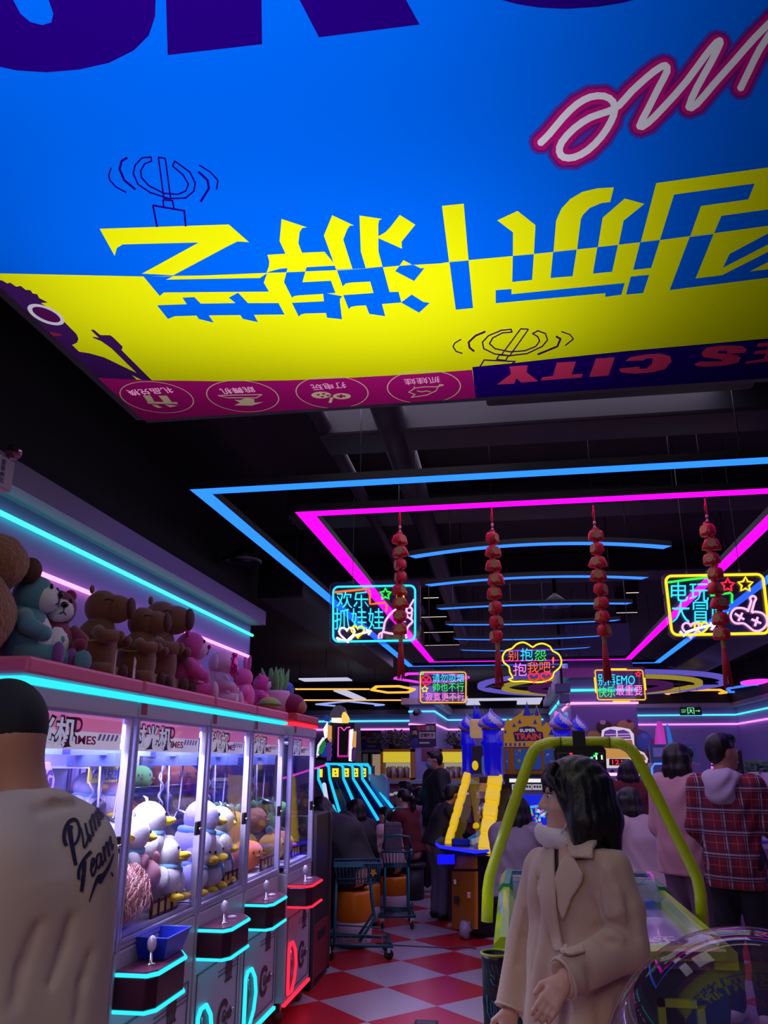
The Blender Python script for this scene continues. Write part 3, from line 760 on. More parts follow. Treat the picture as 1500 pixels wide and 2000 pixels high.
m.tube([(0.8, 0, 0.02), (0.8, 0, 0.6)], 0.008, 5, 1); m.tube([(-0.8, 0, 0.02), (-0.8, 0, 0.6)], 0.008, 5, 1)
tag1(m.build('frame_light', [GLOW('panel_white'), BLACK], loc=(p.x, p.y, ZN)), 'white rectangular light frame above the castle game sign', 'ceiling light')
# saucer of concentric rings over the far middle of the hall
cx, cyy, r = span(931, 1409, 1341, 3.15)
t = thing('ring_chandelier', 'wide chandelier of lavender, yellow and purple rings over the far hall', 'ceiling light', (cx, cyy, 3.15))
for i, (k, wd, col, s) in enumerate(((1.0, 0.16, (120, 105, 235), 0.55), (0.80, 0.12, (205, 180, 70), 0.45), (0.58, 0.22, (120, 50, 140), 0.25))):
    rx, ry = r * k, r * 1.05 * k
    m = MB(); vs, fs = [], []
    for j in range(48):
        a = 2 * PI * j / 48
        for f in (1, 1 - wd / rx):
            for zz in (0, 0.07): vs.append((rx * f * math.cos(a), ry * f * math.sin(a), zz - 0.03 * i))
    for j in range(48):
        b, d = 4 * j, 4 * ((j + 1) % 48)
        fs += [(b, b + 2, d + 2, d), (b + 1, d + 1, d + 3, b + 3), (b, d, d + 1, b + 1), (b + 2, b + 3, d + 3, d + 2)]
    m.add(vs, fs).build('ring', GLOW('chand_%d' % i, col, s), t)
m = MB()
for a in range(4): m.tube([(r * 0.9 * math.cos(a * PI / 2 + 0.7), r * 0.9 * math.sin(a * PI / 2 + 0.7), 0.05), (0.3 * r * math.cos(a * PI / 2 + 0.7), 0.3 * r * math.sin(a * PI / 2 + 0.7), 0.69)], 0.01, 5)
m.bar((-r * 0.95, 0, 0.03), (r * 0.95, 0, 0.03), 0.05, 0.04); m.bar((0, -r * 0.95, 0.03), (0, r * 0.95, 0.03), 0.05, 0.04)
m.build('hanging_arm', BLACK, t)
# dark round ceiling lamps, switched off
CHR = M('dim_chrome', (120, 118, 130), 0.25, 0.9)
for (u, v), l in (((472, 1100), 'dark round ceiling lamp above the left LED wall'), ((618, 1222), 'small round ceiling lamp with a chrome rim beside the claw neon sign'), ((1085, 1184), 'small unlit round ceiling lamp behind the third blue arc')):
    p = PZ(u, v, 3.3)
    t = thing('round_ceiling_lamp', l, 'ceiling light', p)
    MB().lathe([(0.15, 0.03), (0.17, 0.0), (0.18, 0.01), (0.18, 0.035), (0.15, 0.045)], 28).build('rim', CHR, t)
    MB().lathe([(0.0, 0.02), (0.15, 0.035), (0.05, 0.12), (0.02, 0.14), (0.02, 0.54), (0.0, 0.54)], 24).build('housing', M('lamp_black', (22, 21, 26), 0.4), t)
# emergency lamp on the ledge
t = thing('emergency_lamp', 'white emergency lamp box with a round spotlight on the left ledge', 'lamp', (-2.33, 3.03, 2.80))
MB().b2((0, -0.16, 0.0), (0.11, 0.10, 0.15)).build('battery_box', M('offwhite_plastic', (205, 190, 190), 0.5), t, bevel=0.008)
m = MB(); text_on(m, '应急照明', (0.112, 0.03, 0.02), (0, 0, 1), (0, -1, 0), 0.11, 0.03, t=0.001); m.build('printed_label', M('label_ink', (60, 50, 120), 0.6), t)
MB().tube([(0.05, 0.075, 0.15), (0.06, 0.09, 0.175)], 0.012, 8).build('swivel_neck', M('offwhite_plastic'), t)
X = Matrix.Translation((0.09, 0.10, 0.205)) @ Euler((PI / 2 + 0.15, 0, 0.5)).to_matrix().to_4x4()
sp = MB().lathe([(0.0, 0.016), (0.015, 0.012), (0.036, 0.0), (0.038, -0.01), (0.025, -0.035), (0.0, -0.045)], 22, X=X).build('spotlight', M('reflector_pink', (205, 150, 175), 0.15, 0.8), t)

# ================================================================== neon signs on clear panels
NEON = {'cyan': (50, 215, 245), 'yellow': (255, 214, 40), 'orange': (255, 105, 50), 'green': (50, 235, 80), 'pink': (255, 130, 220), 'white': (255, 235, 250), 'red': (255, 40, 60), 'amber': (255, 170, 50), 'skypink': (255, 175, 225)}
ACR = GLASS('clear_acrylic', (232, 226, 245), 0.25, 0.03, haze=((120, 110, 170), 0.10))
def sign(label, zoom, y, panel, items, wires, rt=0.0075):
    x0, y0, s = zoom
    def P(p, dy=0.0):
        return PY(x0 + p[0] / s, y0 + p[1] / s, y + dy)
    org = P(panel[0]); t = thing('neon_sign', label, 'neon sign', org)
    pts = [P(p) - org for p in panel]
    m = MB(); n = len(pts)
    m.add([p + Vector((0, 0.0, 0)) for p in pts] + [p + Vector((0, 0.012, 0)) for p in pts], [tuple(range(n)), tuple(range(n, 2 * n))[::-1]] + [(i, n + i, n + (i + 1) % n, (i + 1) % n) for i in range(n)])
    m.build('acrylic_panel', ACR, t)
    for it in items:
        kind, col = it[0], it[1]; mt = GLOW('neon_' + col, NEON[col], 1.25 if col not in ('white',) else 1.3)
        m = MB()
        if kind == 'tube':
            closed = it[4] if len(it) > 4 else False; sm = it[5] if len(it) > 5 else 0
            for seg in it[3]:
                pp = [P(p, -0.012) - org for p in (dens(seg, closed, sm) if sm else seg)]
                m.tube(pp, rt * (it[6] if len(it) > 6 else 1), 6, closed=closed)
            m.build('neon_' + it[2], mt, t)
        else:
            for s_, (a, b, c_, d) in it[2]:
                m = MB()
                p, q, r_ = P((a, d), -0.01) - org, P((c_, d), -0.01) - org, P((a, b), -0.01) - org
                ex, ey = (q - p), (r_ - p)
                text_on(m, s_, p, ex.normalized(), ey.normalized(), ex.length, ey.length, t=0.012, bold=-0.008)
                m.build('neon_lettering', mt, t)
    for p in wires:
        w_ = MB()
        a = P(p) - org + Vector((0, 0.006, 0)); w_.tube([a, (a.x, a.y, 3.84 - org.z)], 0.003, 5)
        w_.box(a, (0.012, 0.02, 0.03))
        w_.build('hanging_wire', M('wire_grey'), t)
    return t
Z2, Z3 = (620, 1100, 3.0), (1100, 1060, 3.75)
def rr(x0, y0, x1, y1, r, sk=0, sk2=0):
    """rounded rectangle; sk drops the left side, sk2 leans the bottom right"""
    o = []
    for cx, cy_, a in ((x0 + r, y0 + r, PI), (x1 - r, y0 + r, 1.5 * PI), (x1 - r, y1 - r, 0), (x0 + r, y1 - r, 0.5 * PI)):
        for k in range(6):
            t = a + PI / 2 * k / 5
            x, yv = cx + r * math.cos(t), cy_ + r * math.sin(t)
            f = (x - x0) / (x1 - x0); g = (yv - y0) / (y1 - y0)
            o.append((x + sk2 * g, yv + sk * (1 - f)))
    return o
sign('cyan framed neon sign reading happy claw in Chinese with a pink animal outline', Z2, 5.6, rr(72, 103, 603, 470, 32, 10, 0), [
    ('tube', 'cyan', 'border', [rr(92, 130, 572, 452, 32, 8, 0)], True),
    ('text', 'cyan', [('欢乐', (112, 165, 300, 262)), ('抓娃娃', (100, 264, 390, 388))]),
    ('tube', 'orange', 'step_line', [[(100, 170), (200, 160), (295, 150), (305, 160), (308, 240), (340, 236), (395, 230), (405, 245), (402, 282)]]),
    ('tube', 'green', 'star', [star(398, 180, 34)], True), ('tube', 'yellow', 'star', [star(485, 178, 36)], True),
    ('tube', 'skypink', 'animal_outline', [[(358, 442), (362, 415), (385, 400), (395, 345), (425, 300), (470, 260)], [(385, 402), (440, 413), (482, 404)], [(500, 300), (540, 322), (557, 342), (530, 372), (518, 410), (522, 442)], [(565, 212), (538, 258)], circ(538, 275, 17, 12) + [(555, 275)], [(521, 292), (530, 320)], [(553, 292), (550, 322)], [(455, 315), (478, 322)], [(505, 335), (516, 342)], [(375, 440), (378, 408)]], False, 3),
    ('tube', 'white', 'heart', [heart(172, 412, 46)], True), ('tube', 'yellow', 'heart', [heart(236, 398, 38)], True),
    ('tube', 'white', 'arrow', [[(112, 436), (135, 446), (180, 462), (212, 425), (315, 396)], [(285, 390), (315, 396), (297, 420)], [(112, 436), (128, 460)]])],
    [(207, 110), (480, 106)])
sign('large yellow framed neon sign reading arcade adventure in Chinese with a game pad', Z3, 5.6, rr(715, 205, 1480, 690, 48, 20, 62), [
    ('tube', 'yellow', 'border', [rr(748, 230, 1462, 662, 44, 14, 50)], True, 0, 1.25),
    ('text', 'cyan', [('电玩', (790, 290, 1065, 430)), ('大冒险', (797, 425, 1222, 585))]),
    ('tube', 'green', 'step_line', [[(768, 290), (900, 272), (1050, 255), (1072, 266), (1085, 388), (1225, 366), (1238, 380), (1236, 442)]]),
    ('tube', 'red', 'star', [star(1205, 310, 50)], True), ('tube', 'yellow', 'star', [star(1335, 306, 56)], True),
    ('tube', 'skypink', 'game_pad', [[(1350, 492), (1310, 478), (1260, 482), (1230, 520), (1233, 562), (1265, 590), (1320, 590), (1355, 612), (1400, 645), (1450, 640), (1490, 600), (1490, 555), (1460, 517), (1410, 505), (1382, 512)], [(1352, 505), (1376, 430), (1368, 408), (1386, 390), (1406, 396), (1412, 414), (1400, 436), (1380, 510)], [(1258, 518), (1326, 562)], [(1312, 514), (1284, 572)], [(1380, 560), (1450, 590)], [(1425, 545), (1405, 610)]], False, 3),
    ('tube', 'skypink', 'heart', [heart(935, 632, 62)], True), ('tube', 'yellow', 'heart', [heart(1012, 620, 50)], True),
    ('tube', 'white', 'arrow', [[(855, 648), (885, 682), (905, 655), (1000, 622), (1115, 598)], [(1075, 590), (1118, 597), (1085, 636)]], False, 0, 1.2)],
    [(908, 225), (1295, 210)])
CLOUD = [(1145, 672), (1128, 640), (1122, 606), (1092, 582), (1085, 545), (1106, 512), (1140, 500), (1165, 475), (1205, 463), (1240, 478), (1262, 492), (1282, 478), (1320, 470), (1362, 488), (1378, 514), (1412, 532), (1430, 570), (1420, 610), (1386, 640), (1378, 668), (1340, 690), (1290, 698), (1200, 692), (1150, 694), (1118, 680)]
def grow(P, k):
    cx = sum(p[0] for p in P) / len(P); cy_ = sum(p[1] for p in P) / len(P)
    return [(cx + (p[0] - cx) * k, cy_ + (p[1] - cy_) * k) for p in P]
sign('speech bubble shaped neon sign with a yellow outline and two red hearts', Z2, 8.4, grow([p for p in CLOUD if p != (1118, 680)], 1.06), [
    ('tube', 'yellow', 'border', [CLOUD], True, 2),
    ('text', 'orange', [('别', (1118, 515, 1175, 573)), ('我', (1230, 580, 1295, 640)), ('吧', (1302, 580, 1365, 638)), ('!', (1375, 550, 1388, 612))]), ('text', 'cyan', [('抱', (1190, 498, 1262, 572))]), ('text', 'green', [('怨', (1272, 508, 1340, 572))]), ('text', 'pink', [('抱', (1147, 585, 1226, 660))]),
    ('tube', 'red', 'heart', [heart(1268, 670, 32)], True), ('tube', 'red', 'heart', [heart(1340, 666, 30)], True)], [(1145, 500), (1335, 475)], 0.0085)
sign('small neon sign with three lines against smoking in cyan, green and pink', Z2, 8.4, rr(590, 626, 880, 828, 18), [
    ('tube', 'amber', 'border', [rr(603, 638, 870, 816, 16)], True),
    ('text', 'cyan', [('请勿吸烟', (674, 648, 858, 696))]), ('text', 'green', [('帅也不行', (677, 701, 858, 752))]), ('text', 'pink', [('寂寞更不行', (634, 758, 860, 808))]),
    ('tube', 'red', 'forbidden_symbol', [circ(637, 686, 27, 18) + [(664, 686)], [(618, 668), (656, 704)], [(656, 668), (618, 704)]]), ('tube', 'yellow', 'star', [star(629, 738, 20)], True), ('tube', 'green', 'clover', [circ(612, 645, 8, 8)], True), ('tube', 'orange', 'hash_mark', [[(602, 772), (620, 768)], [(602, 784), (620, 780)]])],
    [(660, 632), (805, 630)], 0.006)
sign('small yellow framed neon sign with the word EMO beside the pillar', Z3, 8.4, rr(218, 918, 598, 1165, 22, 0, 22), [
    ('tube', 'amber', 'border', [rr(232, 933, 582, 1150, 14, 0, 22)], True), ('tube', 'yellow', 'accent_bar', [[(345, 925), (465, 925)], [(365, 1163), (490, 1163)], [(228, 985), (240, 1100)], [(597, 990), (606, 1080)]]),
    ('text', 'cyan', [('别再EMO', (255, 962, 525, 1045))]), ('text', 'green', [('快乐', (258, 1052, 380, 1132))]), ('text', 'pink', [('最重要', (388, 1042, 580, 1118))]), ('tube', 'red', 'star', [star(550, 963, 21)], True)],
    [(300, 925), (500, 925)], 0.006)
# green exit sign
t = thing('exit_sign', 'black and green emergency exit sign with a running figure and arrow', 'exit sign', PY(1329, 1397, 18))
wx = 0.44
MB().b2((0, 0, 0), (wx, 0.05, 0.17)).build('sign_case', M('sign_black', (10, 14, 12), 0.4), t)
m = MB(); G_E = GLOW('exit_green', (120, 240, 160), 0.9)
for a, b in (((0.15, 0.02), (0.165, 0.155)), ((0.275, 0.02), (0.29, 0.155)), ((0.15, 0.145), (0.29, 0.155)), ((0.31, 0.08), (0.38, 0.092))): m.b2((a[0], -0.006, a[1]), (b[0], -0.001, b[1]))
m.add([(0.375, -0.004, 0.06), (0.41, -0.004, 0.086), (0.375, -0.004, 0.112)], [(0, 1, 2)])
for p in ([(0.215, -0.004, 0.125), (0.22, -0.004, 0.09), (0.20, -0.004, 0.06), (0.18, -0.004, 0.04)], [(0.22, -0.004, 0.09), (0.24, -0.004, 0.06), (0.255, -0.004, 0.035)], [(0.19, -0.004, 0.10), (0.215, -0.004, 0.11), (0.25, -0.004, 0.095)]): m.tube(p, 0.008, 5)
text_on(m, 'EXIT', (0.03, -0.003, 0.05), (1, 0, 0), (0, 0, 1), 0.09, 0.035, t=0.002); text_on(m, '安全出口', (0.03, -0.003, 0.095), (1, 0, 0), (0, 0, 1), 0.1, 0.03, t=0.002)
m.build('pictogram', G_E, t)
m = MB(); m.tube([(0.05, 0.025, 0.17), (0.05, 0.025, 3.84 - t.location.z)], 0.005, 5); m.tube([(0.40, 0.025, 0.17), (0.40, 0.025, 3.84 - t.location.z)], 0.005, 5); m.build('hanging_wire', M('wire_grey'), t)

# ================================================================== red lucky bag strings
REDC = M('lucky_red', (226, 26, 36), 0.5, bump=(120, 0.3, 0.004)); GOLD = M('lucky_gold', (206, 150, 84), 0.45, 0.3); TASS = M('tassel_red', (190, 22, 30), 0.6)
def ornament(u, v0, v1, label, seed):
    y = 4.86; rnd = random.Random(seed)
    top, bot = PY(u, v0, y), PY(u + (v1 - v0) * 0.035, v1, y)
    bot.x = top.x + rnd.uniform(-0.01, 0.01)
    t = thing('lucky_bag_string', label, 'hanging ornament', (top.x, y, bot.z)); H = top.z - bot.z
    MB().tube([(0, 0, H), (0.004, 0, H - 0.07), (0, 0, H - 0.14), (0, 0, 0.22)], 0.004, 6).tube([(0, 0, H - 0.02), (-0.008, 0, H - 0.06), (0, 0, H - 0.11)], 0.003, 6).build('cord', REDC, t)
    MB().tube([(0, 0, H), (0, 0, 3.84 - bot.z)], 0.0015, 4).build('hanging_thread', M('wire_grey'), t)
    MB().lathe([(0.007, H - 0.125), (0.009, H - 0.115), (0.007, H - 0.105)], 8).lathe([(0.006, H - 0.15), (0.009, H - 0.143), (0.006, H - 0.135)], 8).build('gold_bead', M('bead', (230, 200, 180), 0.3), t)
    n = 8; z0 = H - 0.145; step = (z0 - 0.27) / n
    for i in range(n):
        z = z0 - step * (i + 1); a = rnd.uniform(-1.1, 1.1); h = step * 0.97
        tap = rnd.uniform(0.8, 1.25)
        X = Matrix.Translation((rnd.uniform(-0.006, 0.006), 0, z)) @ Euler((0, rnd.uniform(-0.1, 0.1), a)).to_matrix().to_4x4()
        m = MB()
        prof = [(0.042 * tap, 0.020, 0.0), (0.046 * tap, 0.028, 0.01), (0.041, 0.030, h * 0.55), (0.034, 0.024, h * 0.74), (0.013, 0.010, h * 0.84), (0.022, 0.014, h * 0.95), (0.012, 0.008, h)]
        vs, fs = [], []; k = 12
        for rx, ry, zz in prof:
            for j in range(k):
                b = 2 * PI * j / k; cc, ss = math.cos(b), math.sin(b)
                f = 1 + 0.25 * (abs(cc * ss) * 2) ** 2
                vs.append((rx * cc * f, ry * ss * f, zz))
        for r_ in range(len(prof) - 1):
            for j in range(k): fs.append((r_ * k + j, r_ * k + (j + 1) % k, (r_ + 1) * k + (j + 1) % k, (r_ + 1) * k + j))
        fs += [tuple(range(k))[::-1], tuple((len(prof) - 1) * k + j for j in range(k))]
        m.add(vs, fs, 0, True, X); b = m.build('lucky_bag', REDC, t)
        g = MB()
        for sy in (-1, 1):
            g.add([(0.0 + 0.026 * math.cos(q), sy * 0.0345, h * 0.42 + 0.026 * math.sin(q)) for q in [2 * PI * j / 12 for j in range(12)]], [tuple(range(12))], 0, False, X)
            for sx in (-1, 1): g.add([(sx * 0.028 + 0.007 * math.cos(q), sy * 0.031, 0.02 + 0.007 * math.sin(q)) for q in [2 * PI * j / 8 for j in range(8)]], [tuple(range(8))], 0, False, X)
        g.lathe([(0.013, h * 0.82), (0.015, h * 0.85), (0.013, h * 0.88)], 8, X=X)
        g.build('gold_print', GOLD, b)
    MB().lathe([(0.012, 0.215), (0.013, 0.22), (0.013, 0.265), (0.009, 0.275)], 10).build('tassel_collar', GOLD, t)
    m = MB()
    for j in range(16):
        b = 2 * PI * j / 16
        m.tube([(0.009 * math.cos(b), 0.009 * math.sin(b), 0.22), (0.017 * math.cos(b), 0.017 * math.sin(b), 0.12), (0.022 * math.cos(b) + rnd.uniform(-0.004, 0.004), 0.022 * math.sin(b), rnd.uniform(-0.01, 0.01))], [0.004, 0.0045, 0.003], 5)
    m.build('tassel', TASS, t)
ornament(781, 997, 1325, 'red lucky bag string hanging in front of the cyan claw neon sign', 1)
ornament(960, 992, 1342, 'red lucky bag string hanging left of the speech bubble neon sign', 2)
ornament(1158, 987, 1332, 'red lucky bag string hanging over the EMO neon sign', 3)
ornament(1376, 974, 1342, 'red lucky bag string hanging in front of the yellow arcade adventure sign', 4)

# ================================================================== claw machines along the left wall
BODY = M('machine_grey', (182, 176, 194), 0.42, 0.15)
PINKP = M('machine_pink', (226, 96, 138), 0.4)
REDP = M('machine_red', (200, 52, 62), 0.4)
CHROME = M('chrome', (205, 205, 215), 0.15, 1.0)
ALU = M('clear_edge', (190, 186, 225), 0.25, 0.3)
PANE = GLASS('window_pane', (250, 248, 255), 0.06, 0.01)
SIDEP = GLASS('side_pane', (236, 234, 250), 0.12, 0.01)
INNER = M('cabinet_inner_white', (206, 206, 228), 0.5)
DARKP = M('dark_panel', (58, 18, 36), 0.25)
DARK = M('near_black', (16, 15, 20), 0.45)
LEDC = {'cyan': GLOW('machine_cyan', (50, 225, 250), 1.1), 'red': GLOW('machine_red_led', (255, 45, 75), 1.1)}
WHITE_P = M('white_plastic', (220, 216, 226), 0.4)
def claw_machine(xf, y0, y1, col, label, inner, light, hdr=True, head_h=0.12):
    """front plane x = xf facing +x, from y0 (near) to y1"""
    t = thing('claw_machine', label, 'claw machine', (xf, y0, 0)); W_ = y1 - y0; D = 0.80; L = LEDC[col]
    trim = PINKP if col == 'cyan' else REDP
    g = 0.006
    # base cabinet
    m = MB(); m.b2((-D, g, 0.13), (0, W_ - g, 0.90)); m.b2((-0.03, g, 0.90), (0, W_ - g, 0.93)); m.b2((-D, g, 0.90), (-D + 0.03, W_ - g, 1.85)) if inner else None
    m.build('cabinet', BODY, t, bevel=0.008)
    MB().b2((-D, g, 1.80), (0.012, W_ - g, 1.865)).build('upper_fascia', BODY, t, bevel=0.004)
    MB().b2((-D, g, 1.895), (0.03, W_ - g, 1.955)).build('pink_top_trim' if col == 'cyan' else 'red_top_trim', trim, t, bevel=0.012)
    MB().b2((-D + 0.02, 0.0, 1.870), (0.022, W_, 1.889)).build('top_light_strip', L, t)
    # glass
    MB().b2((-0.012, 0.05, 0.93), (-0.004, W_ - 0.05, 1.80)).build('front_window', PANE, t)
    for yy in (g, W_ - g - 0.006): MB().b2((-D + 0.03, yy, 0.93), (-0.02, yy + 0.006, 1.80)).build('side_window', SIDEP, t)
    if inner: MB().b2((-D + 0.031, 0.02, 0.95), (-D + 0.036, W_ - 0.02, 1.79)).build('rear_panel', INNER, t)
    else: MB().b2((-D, 0.02, 0.93), (-D + 0.008, W_ - 0.02, 1.80)).build('rear_window', SIDEP, t)
    e = MB()
    for yy in (0.024, W_ - 0.024):
        e.b2((-0.028, yy - 0.016, 0.90), (0.004, yy - 0.004, 1.80)); e.b2((-0.028, yy + 0.004, 0.90), (0.004, yy + 0.016, 1.80))
    e.b2((-0.018, 0.05, 0.925), (0.003, W_ - 0.05, 0.937)); e.b2((-0.018, 0.05, 1.79), (0.003, W_ - 0.05, 1.80))
    e.build('window_edge', ALU, t)
    MB().b2((-0.004, W_ - 0.10, 1.27), (0.012, W_ - 0.05, 1.335)).build('door_lock', DARK, t, bevel=0.004)
    MB().tube([(0.012, W_ - 0.085, 1.30), (0.03, W_ - 0.085, 1.30)], 0.008, 8).build('lock_knob', CHROME, t)
    # printed header behind the window
    if hdr:
        h = MB(); hp = [WHITE_P, M('header_pink', (232, 126, 178), 0.45, emit=0.45), M('header_white', (226, 214, 238), 0.45, emit=0.45), M('header_rose', (200, 30, 110), 0.5), M('header_ink', (50, 30, 48), 0.5), M('header_face', (206, 206, 236), 0.5, emit=0.45), M('header_stripe', (198, 190, 226), 0.5)]
        hz0, hz1 = 1.665, 1.79
        h.b2((-0.030, 0.06, hz0), (-0.026, W_ - 0.06, hz1), 2); h.b2((-0.0258, 0.06, hz0 + 0.065), (-0.0252, W_ - 0.06, hz1), 1)
        for k in range(5):
            yy = W_ - 0.26 + k * 0.035
            h.add([(-0.025, yy, hz0 + 0.035), (-0.025, yy + 0.02, hz0 + 0.035), (-0.025, yy + 0.035, hz0 + 0.06), (-0.025, yy + 0.015, hz0 + 0.06)], [(0, 1, 2, 3)], 6)
        ox = -0.0245
        text_on(h, 'GAMES', (ox, W_ * 0.40, hz0 + 0.018), (0, 1, 0), (0, 0, 1), W_ * 0.29, 0.032, 3, bold=0.02, t=0.001)
        text_on(h, 'ND', (ox, W_ * 0.42, hz0 + 0.06), (0, 1, 0), (0, 0, 1), W_ * 0.14, 0.055, 3, bold=0.03, t=0.001)
        text_on(h, '时光机', (ox + 0.001, 0.02, hz0 + 0.004), (0, 1, 0), (0, 0, 1), W_ * 0.50, 0.115, 4, bold=0.07, t=0.001)
        text_on(h, '时光机', (ox + 0.0025, 0.03, hz0 + 0.012), (0, 1, 0), (0, 0, 1), W_ * 0.47, 0.098, 5, bold=0.022, t=0.001)
        h.build('printed_header', hp, t)
    # inside: floor, light bar, rail and claw
    MB().b2((-D + 0.03, 0.02, 0.935), (-0.03, W_ - 0.02, 0.95)).build('prize_bed', INNER, t)
    m = MB(); m.b2((-0.70, 0.06, 1.785), (-0.66, W_ - 0.06, 1.798)); m.b2((-0.55, 0.06, 1.785), (-0.51, W_ - 0.06, 1.798)); m.build('ceiling_lamp', GLOW('cabinet_lamp', (225, 225, 255), 2.2), t)
    m = MB(); m.b2((-0.46, 0.03, 1.65), (-0.42, W_ - 0.03, 1.68)); m.b2((-0.34, 0.03, 1.65), (-0.30, W_ - 0.03, 1.68)); m.b2((-0.50, W_ * 0.42, 1.60), (-0.26, W_ * 0.72, 1.66))
    m.build('gantry_rail', M('gantry_blue', (120, 140, 190), 0.35, 0.4), t)
    c = MB(); cx_, cy_ = -0.38, W_ * 0.56
    coil = [(cx_ + 0.012 * math.cos(a * 0.9), cy_ - 0.10 + 0.10 * (1 - math.cos(a / 60 * PI)) / 1.0 * 0.5 + 0.012 * math.sin(a * 0.9), 1.60 - 0.30 * math.sin(a / 60 * PI)) for a in range(61)]
    c.tube(coil, 0.006, 6); c.tube([(cx_, cy_, 1.62), (cx_, cy_, 1.42)], 0.008, 8)
    c.tube([(cx_ + 0.05, cy_ - 0.12, 1.60), (cx_ + 0.05, cy_ - 0.10, 1.36), (cx_ + 0.05, cy_ - 0.02, 1.30), (cx_ + 0.05, cy_ + 0.06, 1.37), (cx_ + 0.05, cy_ + 0.08, 1.60)], 0.005, 6)
    c.build('coiled_cable', M('cable_white', (205, 205, 225), 0.4), t)
    c = MB(); c.lathe([(0.0, 1.34), (0.035, 1.35), (0.035, 1.43), (0.012, 1.45), (0.0, 1.46)], 14, X=Matrix.Translation((cx_, cy_, 0)))
    k = c.build('claw_head', M('claw_black', (40, 38, 52), 0.35), t)
    c = MB()
    for a in (0.3, 2.4, 4.5):
        dx_, dy_ = math.cos(a), math.sin(a)
        c.tube([(cx_ + dx_ * 0.03, cy_ + dy_ * 0.03, 1.37), (cx_ + dx_ * 0.14, cy_ + dy_ * 0.14, 1.33), (cx_ + dx_ * 0.16, cy_ + dy_ * 0.16, 1.25), (cx_ + dx_ * 0.09, cy_ + dy_ * 0.09, 1.16)], [0.008, 0.009, 0.009, 0.005], 8)
    c.build('claw_arm', CHROME, k)
    # control deck
    da, db, dz, dh, pr = 0.02, 0.44, 0.70, 0.115, 0.16
    out = [(0, da), (pr - 0.03, da + 0.0), (pr, da + 0.05), (pr, db - 0.10), (pr - 0.06, db), (0, db)]
    MB().prism(out, dh, X=Matrix.Translation((0, 0, dz))).build('control_deck', DARKP, t, bevel=0.006)
    for zz, nm in ((dz - 0.012, 'lower_deck_light'), (dz + dh, 'upper_deck_light')):
        MB().prism([(x * 1.04 + 0.002, y - 0.004 if y < 0.2 else y + 0.004) for x, y in out], 0.014, X=Matrix.Translation((0, 0, zz))).build(nm, L, t, bevel=0.004)
    MB().prism([(x * 0.97 + 0.001, y + 0.006 if y < 0.2 else y - 0.006) for x, y in out], 0.006, X=Matrix.Translation((0, 0, dz + dh + 0.014))).build('deck_top', M('deck_top_plum', (120, 62, 92), 0.2), t)
    zt = dz + dh + 0.02
    j = MB().lathe([(0.022, zt), (0.022, zt + 0.004), (0.0075, zt + 0.008), (0.007, zt + 0.045), (0.0, zt + 0.05)], 14, X=Matrix.Translation((pr * 0.55, da + 0.13, 0))).build('joystick', CHROME, t)
    MB().ell((pr * 0.55, da + 0.13, zt + 0.075), (0.020, 0.020, 0.032), 10).build('clear_knob', M('clear_knob', (215, 205, 235), 0.12, 0.2, coat=0.6), j)
    MB().lathe([(0.026, zt), (0.024, zt + 0.008), (0.018, zt + 0.012), (0.0, zt + 0.013)], 16, X=Matrix.Translation((pr * 0.5, db - 0.14, 0))).build('push_button', M('clear_knob'), t)
    # lower door, prize hatch, prints
    m = MB()
    for a, b in ((0.05, W_ - 0.05),):
        m.b2((0.0, a, 0.175), (0.004, a + 0.006, 0.62)); m.b2((0.0, b - 0.006, 0.175), (0.004, b, 0.62)); m.b2((0.0, a, 0.615), (0.004, b, 0.622)); m.b2((0.0, a, 0.17), (0.004, b, 0.176))
    m.b2((0.0, W_ * 0.5, 0.56), (0.003, W_ - 0.06, 0.565)); m.b2((0.0, W_ * 0.5, 0.54), (0.003, W_ - 0.06, 0.545))
    m.build('door_seam', M('seam_grey', (96, 90, 108), 0.5), t)
    hy0, hy1, hz0, hz1 = W_ * 0.10, W_ * 0.38, 0.17, 0.46
    P = [(hy0, hz0), (hy0, hz1 - 0.03), (hy0 + 0.03, hz1), (hy1 - 0.10, hz1), (hy1 - 0.03, hz1 - 0.06), (hy1, (hz0 + hz1) / 2), (hy1 - 0.03, hz0 + 0.06), (hy1 - 0.10, hz0)]
    n = len(P); m = MB(); m.add([(0.004, y, z) for y, z in P] + [(-0.10, y, z) for y, z in P], [tuple(range(n)), tuple(range(n, 2 * n))[::-1]]); 
    m.build('prize_hatch', M('hatch_dark', (70, 62, 92), 0.3), t)
    MB().tube([(0.012, y, z) for y, z in P], 0.011, 8, closed=True).build('hatch_light', L, t)
    MB().tube([(0.010, hy0 + 0.05, hz0 + 0.03), (0.02, hy0 + 0.065, (hz0 + hz1) / 2), (0.010, hy0 + 0.05, hz1 - 0.04)], 0.005, 6).build('hatch_flap_edge', CHROME, t)
    m = MB(); INK = M('maroon_print', (74, 20, 46), 0.5); x = 0.0045
    cyy_, czz = W_ * 0.64, 0.33
    for k2 in range(28):
        a, b = 0.6 + 5.1 * k2 / 28, 0.6 + 5.1 * (k2 + 1) / 28
        m.add([(x, cyy_ + r * math.cos(q), czz + r * math.sin(q)) for r, q in ((0.055, a), (0.085, a), (0.085, b), (0.055, b))], [(0, 3, 2, 1)])
    text_on(m, 'Grab', (x, cyy_ - 0.015, czz - 0.03), (0, 1, 0), (0, 0, 1), 0.15, 0.06, bold=0.03, t=0.001); m.build('ring_print', INK, t); m = MB()
    ty = W_ * 0.72
